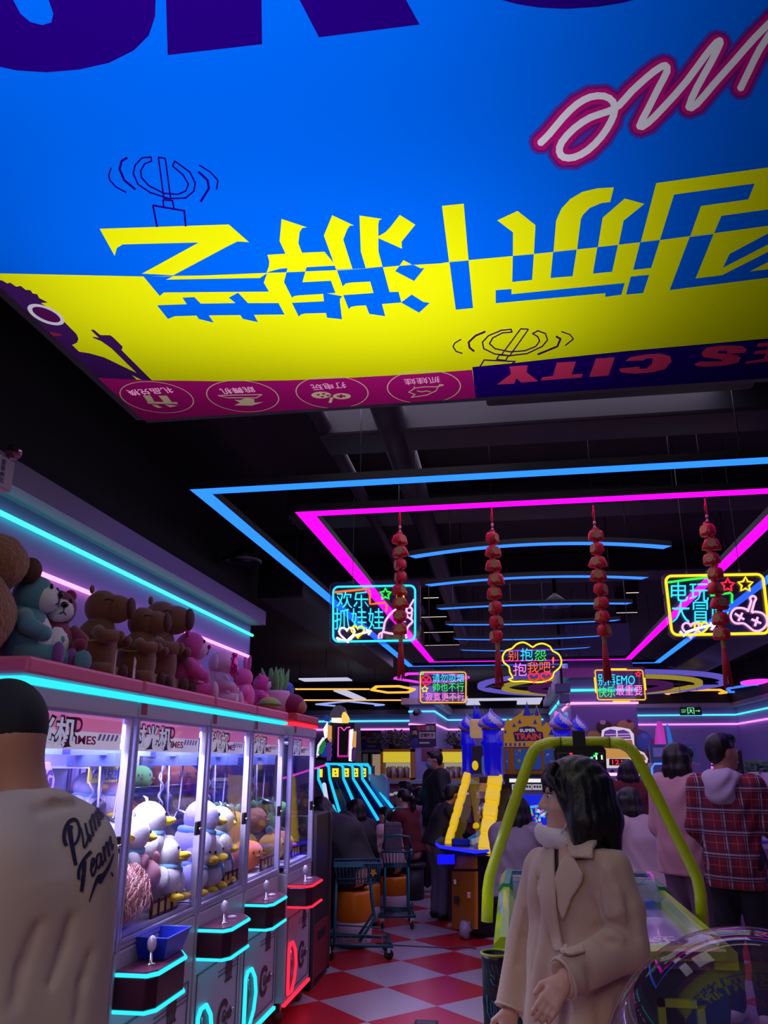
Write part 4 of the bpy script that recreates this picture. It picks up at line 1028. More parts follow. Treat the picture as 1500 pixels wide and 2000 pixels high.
    m.add([(x, ty - 0.05, 0.53), (x, ty + 0.05, 0.53), (x, ty + 0.05, 0.575), (x, ty + 0.03, 0.60), (x, ty + 0.012, 0.645), (x, ty, 0.69), (x, ty - 0.012, 0.645), (x, ty - 0.03, 0.60), (x, ty - 0.05, 0.575)], [tuple(range(9))])
    for k2 in range(4): m.b2((x - 0.001, ty - 0.045 + 0.026 * k2, 0.50), (x + 0.0005, ty - 0.035 + 0.026 * k2, 0.53))
    m.b2((x - 0.001, ty - 0.055, 0.49), (x + 0.0005, ty + 0.055, 0.50))
    m.build('tower_print', INK, t)
    MB().lathe([(0.012, 0), (0.012, 0.012), (0, 0.014)], 10, X=Matrix.Translation((0.0, W_ - 0.12, 0.33)) @ Euler((0, PI / 2, 0)).to_matrix().to_4x4()).build('door_key_lock', CHROME, t)
    MB().b2((-0.012, 0.012, 0.112), (0.012, W_ - 0.012, 0.13)).build('bottom_light_strip', L, t)
    for yy in (0.10, W_ - 0.10):
        for xx in (-0.06, -D + 0.10):
            k = MB().b2((xx - 0.02, yy - 0.025, 0.07), (xx + 0.02, yy + 0.025, 0.125)).build('caster', CHROME, t)
            MB().lathe([(0.0, -0.014), (0.036, -0.012), (0.038, 0), (0.036, 0.012), (0, 0.014)], 16, X=Matrix.Translation((xx, yy, 0.038)) @ Euler((PI / 2, 0, 0.3)).to_matrix().to_4x4()).build('wheel', M('wheel_brown', (110, 70, 64), 0.5), k)
    s = MB(); s.b2((0.0125, 0.02, 1.815), (0.0135, 0.075, 1.862)); s.build('price_sticker', M('sticker_red', (150, 40, 60), 0.5), t)
    if light:
        a = area('cabinet_light', (xf - 0.28, (y0 + y1) / 2, 1.775), (xf - 0.28, (y0 + y1) / 2, 0.9), (0.4, W_ - 0.15), light * 4.2, (0.86, 0.86, 1.0))
    return t
XF = -1.58
claw_machine(XF, 2.40, 3.27, 'cyan', 'nearest claw machine, mostly hidden behind the man in the cream shirt', True, 5)
claw_machine(XF, 3.276, 4.136, 'cyan', 'claw machine with a blue tray on its control deck and white duck toys', True, 7.5)
claw_machine(XF, 4.142, 4.868, 'cyan', 'claw machine between the blue tray one and the one with orange toys', True, 6)
claw_machine(XF, 4.873, 5.605, 'cyan', 'cyan lit claw machine with orange toys, beside the red lit one', False, 3.5)
claw_machine(-1.53, 5.625, 6.32, 'red', 'red lit claw machine at the far end of the row', False, 2.5)
# blue tray on the second deck
t = thing('plastic_tray', 'blue plastic tray standing on a claw machine control deck', 'tray', (XF + 0.062, 3.276 + 0.31, 0.838))
m = MB(); vs = []
for (a, b, z) in ((0.055, 0.095, 0.0), (0.078, 0.125, 0.085), (0.074, 0.121, 0.085), (0.052, 0.092, 0.006)):
    vs += [(-a, -b, z), (a, -b, z), (a, b, z), (-a, b, z)]
fs = [(3, 2, 1, 0), (12, 13, 14, 15)]
for l in range(3):
    for k in range(4): fs.append((4 * l + k, 4 * l + (k + 1) % 4, 4 * (l + 1) + (k + 1) % 4, 4 * (l + 1) + k))
m.add(vs, fs).build('tray_body', M('tray_blue', (24, 52, 200), 0.35), t)
m = MB(); m.tube([(-0.078, -0.125, 0.085), (0.078, -0.125, 0.085), (0.078, 0.125, 0.085), (-0.078, 0.125, 0.085)], 0.004, 6, closed=True); m.build('tray_rim', M('tray_blue_light', (60, 90, 225), 0.3), t)

# ------------------------------------------------------------------ soft toys
FUR = lambda n, c, k=0.35: M('plush_' + n, c, 0.9, bump=(90, 0.35, 0.006), sheen=0.3, var=0.1)
P_WHITE, P_YEL, P_BLUE = FUR('white', (225, 225, 236)), FUR('yellow', (240, 208, 40)), FUR('sky', (112, 176, 222))
P_ORG, P_BRN, P_TEAL, P_PINK, P_PALE, P_GRN, P_WINE, P_MAG, P_TAN, P_LIME, P_PURP = FUR('orange', (236, 120, 50)), FUR('brown', (124, 78, 56)), FUR('teal', (84, 142, 160)), FUR('pink', (226, 96, 168)), FUR('palepink', (224, 176, 204)), FUR('green', (92, 168, 84)), FUR('wine', (128, 30, 74)), FUR('hotpink', (214, 74, 158)), FUR('tan', (176, 120, 84)), FUR('lime', (150, 170, 60)), FUR('purple', (120, 66, 150))
EYE = M('toy_eye', (14, 10, 14), 0.15)
def duck(loc, rz, s=1.0, label='', group=None, tilt=(0, 0)):
    t = thing('duck_plush', label, 'soft toy', loc, group=group, scale=s, rot=(tilt[0], tilt[1], rz))
    MB().ell((0, 0, 0.09), (0.10, 0.11, 0.095), 16).build('body', P_WHITE, t)
    h = MB().ell((0.01, 0, 0.20), (0.084, 0.085, 0.082), 16).build('head', P_WHITE, t)
    MB().tube([(0, 0, 0.27), (-0.005, 0.004, 0.295), (-0.02, 0.006, 0.305)], [0.008, 0.006, 0.002], 6).build('head_tuft', P_WHITE, h)
    MB().ell((0.105, 0, 0.195), (0.036, 0.038, 0.018), 12).ell((0.098, 0, 0.182), (0.026, 0.030, 0.012), 10).build('beak', P_YEL, h)
    for sy in (-1, 1):
        MB().ell((0.082, sy * 0.034, 0.225), (0.007, 0.007, 0.010), 8).build('eye', EYE, h)
        MB().ell((0.0, sy * 0.105, 0.10), (0.05, 0.018, 0.055), 10, rot=(sy * 0.35, 0, 0)).build('wing', P_WHITE, t)
        MB().ell((0.075, sy * 0.042, 0.018), (0.045, 0.030, 0.018), 10).build('foot', P_YEL, t)
    MB().tube([(0.075 * math.cos(a), 0.075 * math.sin(a), 0.140) for a in [2 * PI * k / 16 for k in range(16)]], 0.018, 8, closed=True).tube([(0.06, 0.02, 0.155), (0.085, 0.03, 0.11), (0.09, 0.035, 0.075)], [0.016, 0.018, 0.012], 8).build('scarf', P_BLUE, t)
    return t
def chick(loc, rz, s, m, beak, label, group=None, leaf=None, tilt=0):
    t = thing('round_plush', label, 'soft toy', loc, group=group, scale=s, rot=(tilt, 0, rz))
    MB().ell((0, 0, 0.10), (0.10, 0.105, 0.10), 16).build('body', m, t)
    for sy in (-1, 1):
        MB().ell((0.088, sy * 0.035, 0.125), (0.008, 0.008, 0.011), 8).build('eye', EYE, t)
        MB().ell((0.0, sy * 0.10, 0.09), (0.035, 0.016, 0.045), 10).build('wing', m, t)
    MB().ell((0.10, 0, 0.10), (0.022, 0.020, 0.012), 8).build('beak', beak, t)
    if leaf:
        b = MB()
        for a in (0, 2.1, 4.2): b.ell((0.03 * math.cos(a), 0.03 * math.sin(a), 0.215), (0.018, 0.03, 0.035), 8, rot=(0.5 * math.cos(a), 0.4, a))
        b.build('leaf_crest', leaf, t)
    return t
rnd = random.Random(5)
zb = 0.952
# heap of ducks in the second and third machine: lower layer, then upper layer
DL = [(-2.08, 3.70), (-1.70, 3.92), (-1.72, 4.06), (-1.90, 3.45), (-1.92, 3.66), (-1.92, 3.88)]
for i, (x, y) in enumerate(DL):
    duck((x, y, zb + 0.01 + 0.02 * (i % 2)), rnd.uniform(-0.7, 0.8), rnd.uniform(0.95, 1.05), 'white duck toy with a blue scarf in the bottom layer of the blue tray machine', 'ducks at the bottom of the blue tray machine', (rnd.uniform(-0.15, 0.15), rnd.uniform(-0.2, 0.2)))
duck((-1.78, 3.90, 1.14), 0.6, 1.05, 'white duck toy sitting highest on the heap in the blue tray machine')
duck((-1.80, 3.68, 1.12), 0.9, 0.98, 'white duck toy left of the highest one in the blue tray machine', tilt=(0.3, 0.1))
duck((-1.76, 3.48, 1.10), -0.2, 0.98, 'white duck toy leaning back behind the pink shaggy toy', tilt=(-0.4, -0.3))
for i, (x, y) in enumerate([(-1.72, 4.34), (-1.70, 4.56), (-1.72, 4.74), (-1.92, 4.30), (-1.92, 4.55)]):
    duck((x, y, zb + 0.01), rnd.uniform(-0.6, 0.9), rnd.uniform(0.92, 1.0), 'white duck toy at the bottom of the claw machine beside the orange toys', 'ducks at the bottom of the third machine', (rnd.uniform(-0.1, 0.2), rnd.uniform(-0.2, 0.2)))
duck((-1.74, 4.42, 1.10), 0.7, 1.15, 'large white duck toy on top beside the two yellow beaks', tilt=(0.05, 0.12))
duck((-1.74, 4.68, 1.10), 1.1, 1.0, 'white duck toy turned right on top of the third machine heap', tilt=(0.2, 0.1))
for i, (x, y, z) in enumerate([(-2.05, 3.78, 1.36), (-2.05, 3.98, 1.36), (-2.05, 3.78, 1.62), (-2.05, 3.98, 1.62)]):
    duck((x, y, z - 0.01), 0.1, 0.8, ['white duck toy left on the lower display shelf', 'white duck toy right on the lower display shelf', 'white duck toy left on the upper display shelf', 'white duck toy right on the upper display shelf'][i])
# display shelves with price boards behind the ducks
for i, z in enumerate((1.345, 1.605)):
    t = thing('display_shelf', ['lower display shelf with a yellow price board inside the duck machine', 'upper display shelf with a yellow price board inside the duck machine'][i], 'shelf', (-2.06, 3.88, z))
    MB().b2((-0.28, -0.24, -0.015), (0.09, 0.24, -0.005)).build('shelf_board', INNER, t)
    b = MB().b2((0.09, -0.24, -0.08), (0.098, 0.24, 0.0)).build('price_board', M('board_yellow', (236, 220, 70), 0.5), t)
    m = MB(); text_on(m, '这里兑换礼品', (0.099, -0.22, -0.07), (0, 1, 0), (0, 0, 1), 0.44, 0.055, bold=0.03, t=0.001); m.build('board_lettering', M('board_blue', (30, 80, 190), 0.5), b)
# racks of toys at the back of the third and fourth machines
for k, (yr, cols, nm) in enumerate(((4.20, ((P_TAN, 1.08), (P_ORG, 1.27), (P_GRN, 1.45)), 'third'), (4.93, ((P_LIME, 1.08), (P_YEL, 1.27), (P_ORG, 1.45)), 'fourth'))):
    for mt, z in cols:
        for i in range(4): chick((-2.22, yr + 0.07 + 0.155 * i, z), 0.1, 0.75, mt, P_BRN, '%s toy in the back rack of the %s claw machine' % ({P_TAN: 'tan', P_ORG: 'orange', P_GRN: 'green', P_LIME: 'lime', P_YEL: 'yellow'}[mt], nm), 'rack toys in the %s machine, row at %d' % (nm, z * 100))
    m = MB()
    for mt, z in cols: m.b2((-2.33, yr, z - 0.012), (-2.12, yr + 0.61, z - 0.001)); m.tube([(-2.12, yr, z + 0.03), (-2.12, yr + 0.61, z + 0.03)], 0.004, 6)
    for y in (yr, yr + 0.61): m.tube([(-2.12, y, 0.95), (-2.12, y, 1.65)], 0.006, 6); m.tube([(-2.32, y, 0.95), (-2.32, y, 1.65)], 0.006, 6)
    tag1(m.build('display_rack', CHROME), 'metal rack of small round toys at the back of the %s claw machine' % nm, 'rack')
# wall of soft toys behind the man, nearest machine
for i in range(12):
    chick((-2.0 - 0.1 * (i % 2), 2.55 + 0.16 * (i % 4), 0.96 + 0.2 * (i // 4)), rnd.uniform(-0.4, 0.4), 0.85, (P_PALE, P_WHITE, P_PINK)[i % 3], P_PINK, 'pink and white toy heaped in the nearest claw machine', 'pink and white toys in the nearest machine')
t = thing('hanging_tag_board', 'purple cartoon lettered board hanging in the nearest claw machine', 'board', (-1.86, 3.06, 1.42))
MB().prism([(-0.09, 0.0), (0.09, 0.02), (0.10, 0.13), (0.05, 0.20), (-0.06, 0.19), (-0.10, 0.10)], 0.008, X=Matrix(((0, 0, 1, 0), (1, 0, 0, 0), (0, 1, 0, 0), (0, 0, 0, 1)))).build('board_face', M('board_purple', (150, 120, 210), 0.5), t)
m = MB(); text_on(m, 'OMG', (0.009, -0.08, 0.10), (0, 1, 0), (0, 0, 1), 0.16, 0.07, bold=0.05, t=0.001); text_on(m, 'HEY', (0.009, -0.07, 0.02), (0, 1, 0), (0, 0, 1), 0.13, 0.06, bold=0.05, t=0.001); m.build('board_lettering', M('board_ink', (50, 30, 120), 0.5), t)
MB().tube([(0.004, 0, 0.19), (0.004, 0, 0.37)], 0.002, 4).build('hanging_string', M('wire_grey'), t)
# pink shaggy toy
t = thing('shaggy_plush', 'pink long haired toy lying against the glass of the blue tray machine', 'soft toy', (-1.70, 3.50, zb), scale=1.3)
PS = M('shaggy_pink', (226, 158, 158), 0.95, bump=(60, 0.8, 0.02), sheen=0.5)
MB().ell((0, -0.03, 0.09), (0.085, 0.17, 0.10), 18, jit=0.15).build('body', PS, t)
m = MB(); r2 = random.Random(3)
for i in range(620):
    a, b = r2.uniform(0, 2 * PI), math.acos(r2.uniform(-0.3, 1))
    p = Vector((math.sin(b) * math.cos(a) * 0.083, -0.03 + math.sin(b) * math.sin(a) * 0.165, 0.09 + math.cos(b) * 0.097))
    d = Vector((math.sin(b) * math.cos(a), math.sin(b) * math.sin(a), math.cos(b))) * 0.02
    d2 = d + Vector((r2.uniform(-0.015, 0.02), r2.uniform(-0.05, -0.005), -0.03))
    m.tube([p, p + d, p + d2], [0.0024, 0.002, 0.0006], 4)
o = m.build('long_hair', PS, t); o['kind'] = 'stuff'
MB().ell((0.02, 0.17, 0.13), (0.05, 0.055, 0.055), 12).build('head', M('shaggy_face', (196, 140, 156), 0.8), t)
for sy in (-1, 1): MB().ell((0.02 + 0.01, 0.17 + sy * 0.045, 0.185), (0.014, 0.02, 0.024), 8).build('ear', M('shaggy_face'), t)
# orange, yellow and green toys in the fourth and fifth machines
for i, (x, y, z, s) in enumerate([(-1.74, 5.05, zb, 0.95), (-1.72, 5.28, zb, 0.95), (-1.74, 5.46, zb, 0.85), (-1.95, 5.05, zb, 1.0), (-1.95, 5.30, zb, 1.0)]):
    chick((x, y, z), rnd.uniform(-0.3, 0.6), s, P_ORG, P_BRN, 'orange round toy on the bed of the fourth claw machine', 'orange toys in the fourth machine')
for i, (x, y, z, s) in enumerate([(-1.86, 4.98, 1.14, 0.9), (-1.88, 5.20, 1.15, 0.9), (-1.86, 5.42, 1.13, 0.9)]):
    chick((x, y, z), 0.3, s, (P_LIME, P_YEL, P_YEL)[i], P_ORG, ['green yellow toy on top of the orange heap', 'middle yellow toy on top of the orange heap', 'right yellow toy on top of the orange heap'][i], leaf=P_GRN)
for i, (x, y, z, s, mt) in enumerate([(-1.70, 5.80, zb, 0.95, P_YEL), (-1.70, 6.02, zb, 0.95, P_TAN), (-1.72, 6.20, zb, 0.8, P_LIME), (-1.92, 5.85, zb, 1.0, P_YEL), (-1.86, 5.90, 1.13, 0.9, P_TAN)]):
    chick((x, y, z), 0.2, s, mt, P_ORG, ['yellow toy near the glass of the red machine', 'tan toy near the glass of the red machine', 'lime toy at the far corner of the red machine', 'yellow toy at the back of the red machine', 'tan toy on top in the red machine'][i], leaf=P_GRN if i in (0, 2, 4) else None)
t = thing('dinosaur_plush', 'green dinosaur toy standing on the heap in the red machine', 'soft toy', (-1.78, 6.10, 1.09), 0.3)
MB().ell((0, 0, 0.09), (0.06, 0.07, 0.09), 14).build('body', P_GRN, t); MB().ell((0.04, 0, 0.20), (0.07, 0.055, 0.05), 14).build('head', P_GRN, t)
m = MB()
for k in range(5): m.lathe([(0.016, 0), (0.0, 0.045)], 6, X=Matrix.Translation((-0.055 + 0.012 * k, 0, 0.06 + 0.045 * k)) @ Euler((0, -0.9 + 0.2 * k, 0)).to_matrix().to_4x4())
m.build('back_spikes', P_LIME, t)
for i, (y0_, n_) in enumerate(((3.62, 4), (4.55, 4), (5.25, 4), (6.0, 3))):
    for k in range(n_):
        tag1(MB().b2((-0.006, -0.03, 0), (0.006, 0.03, 0.075)).b2((0.0062, -0.022, 0.015), (0.0066, 0.022, 0.06), 1).build('prize_card', [M('card_maroon', (90, 22, 50), 0.4), M('card_gold', (220, 190, 90), 0.4)], loc=(-1.625, y0_ + 0.075 * k + 0.1, 0.951)),
             ['small maroon card standing behind the glass of the blue tray machine', 'small maroon card standing behind the glass of the third claw machine', 'small maroon card standing behind the glass of the fourth claw machine', 'small maroon card standing behind the glass of the red machine'][i], 'card', 'prize cards in machine %d' % (i + 2))

# ------------------------------------------------------------------ soft toys sitting on top of the machines
ZT = 1.955
def sitter(name, label, u, v, x, s, rz, mb_, mbelly=None, ear='round', muzzle=None, feet=None, nose=EYE, headk=1.0, hood=None, arm=None):
    """a seated toy: base on the machine top, facing angle rz (0 = towards +x)"""
    p = PX(u, v, x)
    t = thing(name, label, 'soft toy', (x, p.y, ZT), rz, scale=s)
    MB().ell((0, 0, 0.16), (0.115, 0.125, 0.165), 18).build('body', mb_, t)
    if mbelly: MB().ell((0.045, 0, 0.155), (0.083, 0.088, 0.12), 14).build('belly', mbelly, t)
    h = MB().ell((0.02, 0, 0.36), (0.105 * headk, 0.115 * headk, 0.105 * headk), 18).build('head', hood or mb_, t)
    if muzzle: MB().ell((0.075, 0, 0.345), (0.065, 0.082, 0.07), 14).build('muzzle', muzzle, h)
    nx = 0.145 if muzzle else 0.125
    MB().ell((nx, 0, 0.365), (0.014, 0.022, 0.016), 10).build('nose', nose, h)
    m = MB(); m.tube([(nx - 0.002, 0, 0.35), (nx - 0.004, 0, 0.325), (nx - 0.012, 0.02, 0.312)], 0.003, 5); m.tube([(nx - 0.004, 0, 0.325), (nx - 0.012, -0.02, 0.312)], 0.003, 5); m.build('mouth', EYE, h)
    for sy in (-1, 1):
        MB().ell((0.112, sy * 0.045, 0.395), (0.009, 0.011, 0.014), 8).build('eye', EYE, h)
        if ear == 'round': MB().ell((0.0, sy * 0.085, 0.445), (0.018, 0.036, 0.036), 10).build('ear', hood or mb_, h)
        elif ear == 'long': MB().ell((-0.02, sy * 0.05, 0.50), (0.020, 0.034, 0.10), 10, rot=(-sy * 0.2, 0, 0)).build('ear', hood or mb_, h)
        elif ear == 'flop': MB().ell((-0.01, sy * 0.115, 0.36), (0.02, 0.03, 0.07), 10, rot=(sy * 0.4, 0, 0)).build('ear', hood or mb_, h)
        MB().tube([(0.02, sy * 0.10, 0.25), (0.06, sy * 0.15, 0.19), (0.12, sy * 0.12, 0.16)], [0.04, 0.045, 0.038], 10).ell((0.125, sy * 0.118, 0.158), (0.04, 0.04, 0.038), 10).build('arm', arm or mb_, t)
        l = MB().tube([(0.02, sy * 0.07, 0.065), (0.12, sy * 0.10, 0.06), (0.19, sy * 0.11, 0.06)], [0.06, 0.055, 0.05], 10).build('leg', mb_, t)
        MB().ell((0.20, sy * 0.112, 0.065), (0.028, 0.05, 0.06), 10).build('foot_pad', feet or mb_, l)
    return t
def capy(label, u, v, x, s, rz, strap):
    p = PX(u, v, x)
    t = thing('capybara_plush', label, 'soft toy', (x, p.y, ZT), rz, scale=s)
    MB().ell((0, 0, 0.19), (0.13, 0.13, 0.20), 20).ell((0.02, 0, 0.30), (0.09, 0.10, 0.12), 16).build('body', P_BRN, t)
    h = MB().ell((0.02, 0, 0.45), (0.10, 0.105, 0.105), 18).ell((0.10, 0, 0.445), (0.10, 0.085, 0.085), 16).build('head', P_BRN, t)
    MB().ell((0.185, 0, 0.45), (0.028, 0.062, 0.065), 14).build('snout', M('plush_snout', (84, 46, 40), 0.8), h)
    for sy in (-1, 1):
        MB().tube([(0.10, sy * 0.089, 0.48), (0.075, sy * 0.10, 0.485), (0.05, sy * 0.103, 0.478)], 0.004, 5).build('closed_eye', EYE, h)
        MB().ell((-0.03, sy * 0.075, 0.545), (0.014, 0.026, 0.026), 8).build('ear', P_BRN, h)
        MB().tube([(0.03, sy * 0.11, 0.30), (0.08, sy * 0.14, 0.26), (0.15, sy * 0.10, 0.27)], [0.04, 0.042, 0.035], 10).ell((0.165, sy * 0.097, 0.272), (0.025, 0.03, 0.03), 8).build('arm', P_BRN, t)
        l = MB().tube([(0.03, sy * 0.08, 0.065), (0.14, sy * 0.105, 0.06)], [0.065, 0.055], 10).build('leg', P_BRN, t)
        MB().ell((0.20, sy * 0.108, 0.06), (0.03, 0.042, 0.05), 10).build('foot', M('plush_foot', (74, 40, 36), 0.8), l)
    if strap: MB().tube([(0.115 * math.cos(a), 0.115 * math.sin(a), 0.29 + 0.05 * math.sin(a)) for a in [2 * PI * k / 20 for k in range(20)]], 0.011, 8, closed=True).build('shoulder_strap', M('strap_lime', (176, 196, 60), 0.6), t)
    return t
# facing mostly down the aisle (towards +x and a little back)
t = thing('big_plush', 'very large shaggy brown toy cut off at the left edge on the machines', 'soft toy', (-1.93, 2.62, ZT), 0.1)
PB = M('shaggy_brown', (150, 96, 62), 0.95, bump=(50, 0.9, 0.02), sheen=0.4)
MB().ell((0, -0.06, 0.17), (0.16, 0.19, 0.18), 22, jit=0.06).build('body', PB, t); hh = MB().ell((0.02, 0.0, 0.38), (0.14, 0.15, 0.115), 22, jit=0.05).build('head', PB, t)
MB().ell((0.13, 0.11, 0.375), (0.04, 0.045, 0.05), 12).build('snout', M('plush_snout', (84, 46, 40), 0.8), hh)
sitter('fox_plush', 'teal fox toy with a white face sitting beside the big brown one', 46, 1250, -1.86, 0.82, 0.25, P_TEAL, P_WHITE, 'round', P_WHITE, P_PURP, headk=0.92)
sitter('bear_plush', 'white faced bear toy in a wine red hood between the teal and brown toys', 96, 1260, -1.84, 0.74, -0.65, P_WINE, P_WHITE, 'round', P_WHITE, P_TEAL, hood=P_WINE)
capy('brown capybara toy with a lime strap, nearest of the three', 185, 1260, -1.90, 0.80, 0.25, True)
capy('brown capybara toy in front of the tallest one, with a lime strap', 268, 1270, -1.82, 0.74, 0.2, True)
capy('tallest brown capybara toy, leaning behind the two smaller ones', 303, 1265, -1.95, 0.97, 0.2, False)
sitter('pink_bear_plush', 'hot pink bear toy with a pale face next to the tallest capybara', 364, 1290, -1.86, 0.86, 0.35, P_MAG, P_PALE, 'round', P_PALE, P_PALE, nose=P_WINE)
sitter('rabbit_plush', 'pale pink rabbit toy with floppy ears beside the hot pink bear', 425, 1315, -1.88, 0.78, 0.3, P_PALE, None, 'flop', P_PALE, P_PALE)
t = thing('gift_pouch', 'shiny magenta foil pouch leaning on the pale pink rabbit toy', 'pouch', (-1.74, 4.93, 2.14), 0.2)
MB().ell((0, 0, 0.06), (0.025, 0.055, 0.07), 8, jit=0.3).build('foil_body', M('foil_magenta', (220, 40, 140), 0.2, 0.7), t); MB().lathe([(0.012, 0.12), (0.02, 0.15)], 8).build('foil_neck', M('foil_magenta'), t)
sitter('pink_bow_plush', 'pink toy seen from behind with a big bow shaped head', 478, 1330, -1.86, 0.66, -2.4, P_PINK, None, 'long')
t = thing('cushion_plush', 'olive green rectangular cushion toy lying in front of the pink bow toy', 'soft toy', (-1.70, 5.62, ZT), 0.2)
MB().ell((0, 0, 0.055), (0.08, 0.16, 0.055), 16).build('cushion', P_LIME, t); MB().tube([(0.08 * math.cos(a), 0.16 * math.sin(a), 0.055) for a in [2 * PI * k / 20 for k in range(20)]], 0.008, 6, closed=True).build('piping', P_GRN, t)
sitter('small_pink_bear_plush', 'small hot pink bear toy beside the green leafed pot toy', 508, 1335, -1.84, 0.62, 0.2, P_MAG, P_PALE, 'round', P_PALE, P_PALE, nose=P_WINE)
t = thing('potted_plant_plush', 'white pot toy with a whiskered face and green felt leaves', 'soft toy', (-1.78, 6.02, ZT), 0.1)
MB().lathe([(0.0, 0.0), (0.095, 0.0), (0.115, 0.16), (0.11, 0.185), (0.0, 0.18)], 20).build('pot', P_PALE, t)
m = MB()
for i in range(9):
    a = 2 * PI * i / 9; k = 0.06 if i % 2 else 0.03
    m.tube([(k * math.cos(a), k * math.sin(a), 0.17), (1.4 * k * math.cos(a), 1.4 * k * math.sin(a), 0.26), (1.9 * k * math.cos(a), 1.9 * k * math.sin(a), 0.36)], [0.022, 0.028, 0.004], 8)
m.build('leaves', P_GRN, t)
m = MB()
for sy in (-1, 1):
    for dz_ in (0, 0.015): m.tube([(0.108, sy * 0.03, 0.09 + dz_), (0.10, sy * 0.06, 0.085 + dz_ * 1.6)], 0.003, 5)
m.build('whiskers', EYE, t)
MB().lathe([(0.02, 0), (0.0, 0.006)], 10, X=Matrix.Translation((0.10, 0.06, 0.14)) @ Euler((0, PI / 2, 0.4)).to_matrix().to_4x4()).build('red_button', M('button_red', (190, 30, 50), 0.5), t)
t = thing('ball_plush', 'round magenta and cream toy at the far end of the machine tops', 'soft toy', (-1.66, 6.08, ZT), 0.3)
MB().ell((0, 0, 0.085), (0.10, 0.105, 0.085), 16).build('body', P_WINE, t); MB().ell((0.045, -0.01, 0.07), (0.07, 0.08, 0.062), 14).build('face', P_TAN, t); MB().ell((-0.02, 0.06, 0.165), (0.02, 0.03, 0.03), 8).build('ear', P_WINE, t)
sitter('blue_plush', 'small blue toy with a cyan collar behind the round magenta toy', 556, 1350, -1.80, 0.62, 0.2, FUR('royal', (70, 110, 200)), P_BLUE, 'flop')
for (y, rz_, l) in ((3.30, 0.4, 'pink edged price card leaning at the foot of the first capybara'), (4.68, 0.2, 'small pink price card in front of the hot pink bear toy'), (3.12, 0.5, 'folded price card standing beside the wine red hooded bear')):
    t = thing('price_card', l, 'card', (-1.62, y, ZT), rz_)
    MB().b2((-0.002, -0.055, 0), (0.002, 0.055, 0.10)).build('card_face', M('card_white', (225, 205, 215), 0.5), t)
    m = MB().b2((0.0021, -0.055, 0.06), (0.0025, 0.055, 0.10)); m.build('card_band', M('card_pink', (200, 40, 90), 0.5), t)
    m = MB(); text_on(m, '神秘兑奖', (0.003, -0.045, 0.067), (0, 1, 0), (0, 0, 1), 0.09, 0.026, bold=0.03, t=0.0005); text_on(m, '500', (0.003, -0.03, 0.02), (0, 1, 0), (0, 0, 1), 0.05, 0.02, t=0.0005); m.build('card_lettering', M('card_ink', (250, 235, 240), 0.5), t)

# ================================================================== people
SKIN = M('skin', (224, 174, 152), 0.5, bump=(300, 0.05, 0.001)); SKIN_D = M('skin_tan', (190, 136, 108), 0.5, bump=(300, 0.05, 0.001))
HAIR = M('black_hair', (16, 12, 14), 0.42, bump=(140, 0.5, 0.004)); LIP = M('lips', (170, 92, 92), 0.45)
EYEW = M('eye_white', (214, 210, 210), 0.3)
def headpos(c, yaw=0, pitch=0, roll=0):
    return Matrix.Translation(c) @ Matrix.Rotation(yaw, 4, 'Z') @ Matrix.Rotation(pitch, 4, 'X') @ Matrix.Rotation(roll, 4, 'Y')
def add_head(S, H, k=1.0, detail=True, m=0):
    """head facing local +y; k scales an adult head"""
    R = H.to_3x3()
    T = lambda x, y, z: H @ Vector((x * k, y * k, z * k))
    e = lambda c, r, kk=0.02, sub=False, mm=m: S.ell(T(*c), Vector(r) * k, R, kk, mm, sub)
    e((0, -0.012, 0.022), (0.074, 0.094, 0.092))
    e((0, 0.030, -0.035), (0.060, 0.062, 0.080), 0.03)
    S.cap(T(0, 0.02, -0.07), T(0, 0.068, -0.092), 0.042 * k, 0.024 * k, 0.03, m)
    if detail:
        for sx in (-1, 1):
            e((sx * 0.034, 0.098, 0.004), (0.016, 0.014, 0.0075), 0.010, True)
            e((sx * 0.040, 0.062, -0.03), (0.022, 0.022, 0.022), 0.02)
        S.cap(T(-0.036, 0.080, 0.024), T(0.036, 0.080, 0.024), 0.010 * k, None, 0.012, m)
        S.cap(T(0, 0.086, 0.012), T(0, 0.106, -0.026), 0.007 * k, 0.012 * k, 0.010, m)
        for sx in (-1, 1): e((sx * 0.011, 0.096, -0.031), (0.009, 0.010, 0.008), 0.006)
        e((0, 0.086, -0.056), (0.024, 0.012, 0.007), 0.006, False, 1)
        e((0, 0.083, -0.067), (0.021, 0.012, 0.008), 0.006, False, 1)
        e((0, 0.074, -0.094), (0.018, 0.016, 0.016), 0.015)
    else:
        S.cap(T(0, 0.086, 0.012), T(0, 0.103, -0.024), 0.008 * k, 0.012 * k, 0.012, m)
    for sx in (-1, 1):
        e((sx * 0.074, -0.006, -0.006), (0.010, 0.019, 0.031), 0.008)
        if detail: e((sx * 0.083, -0.002, 0.0), (0.005, 0.010, 0.016), 0.006, True)
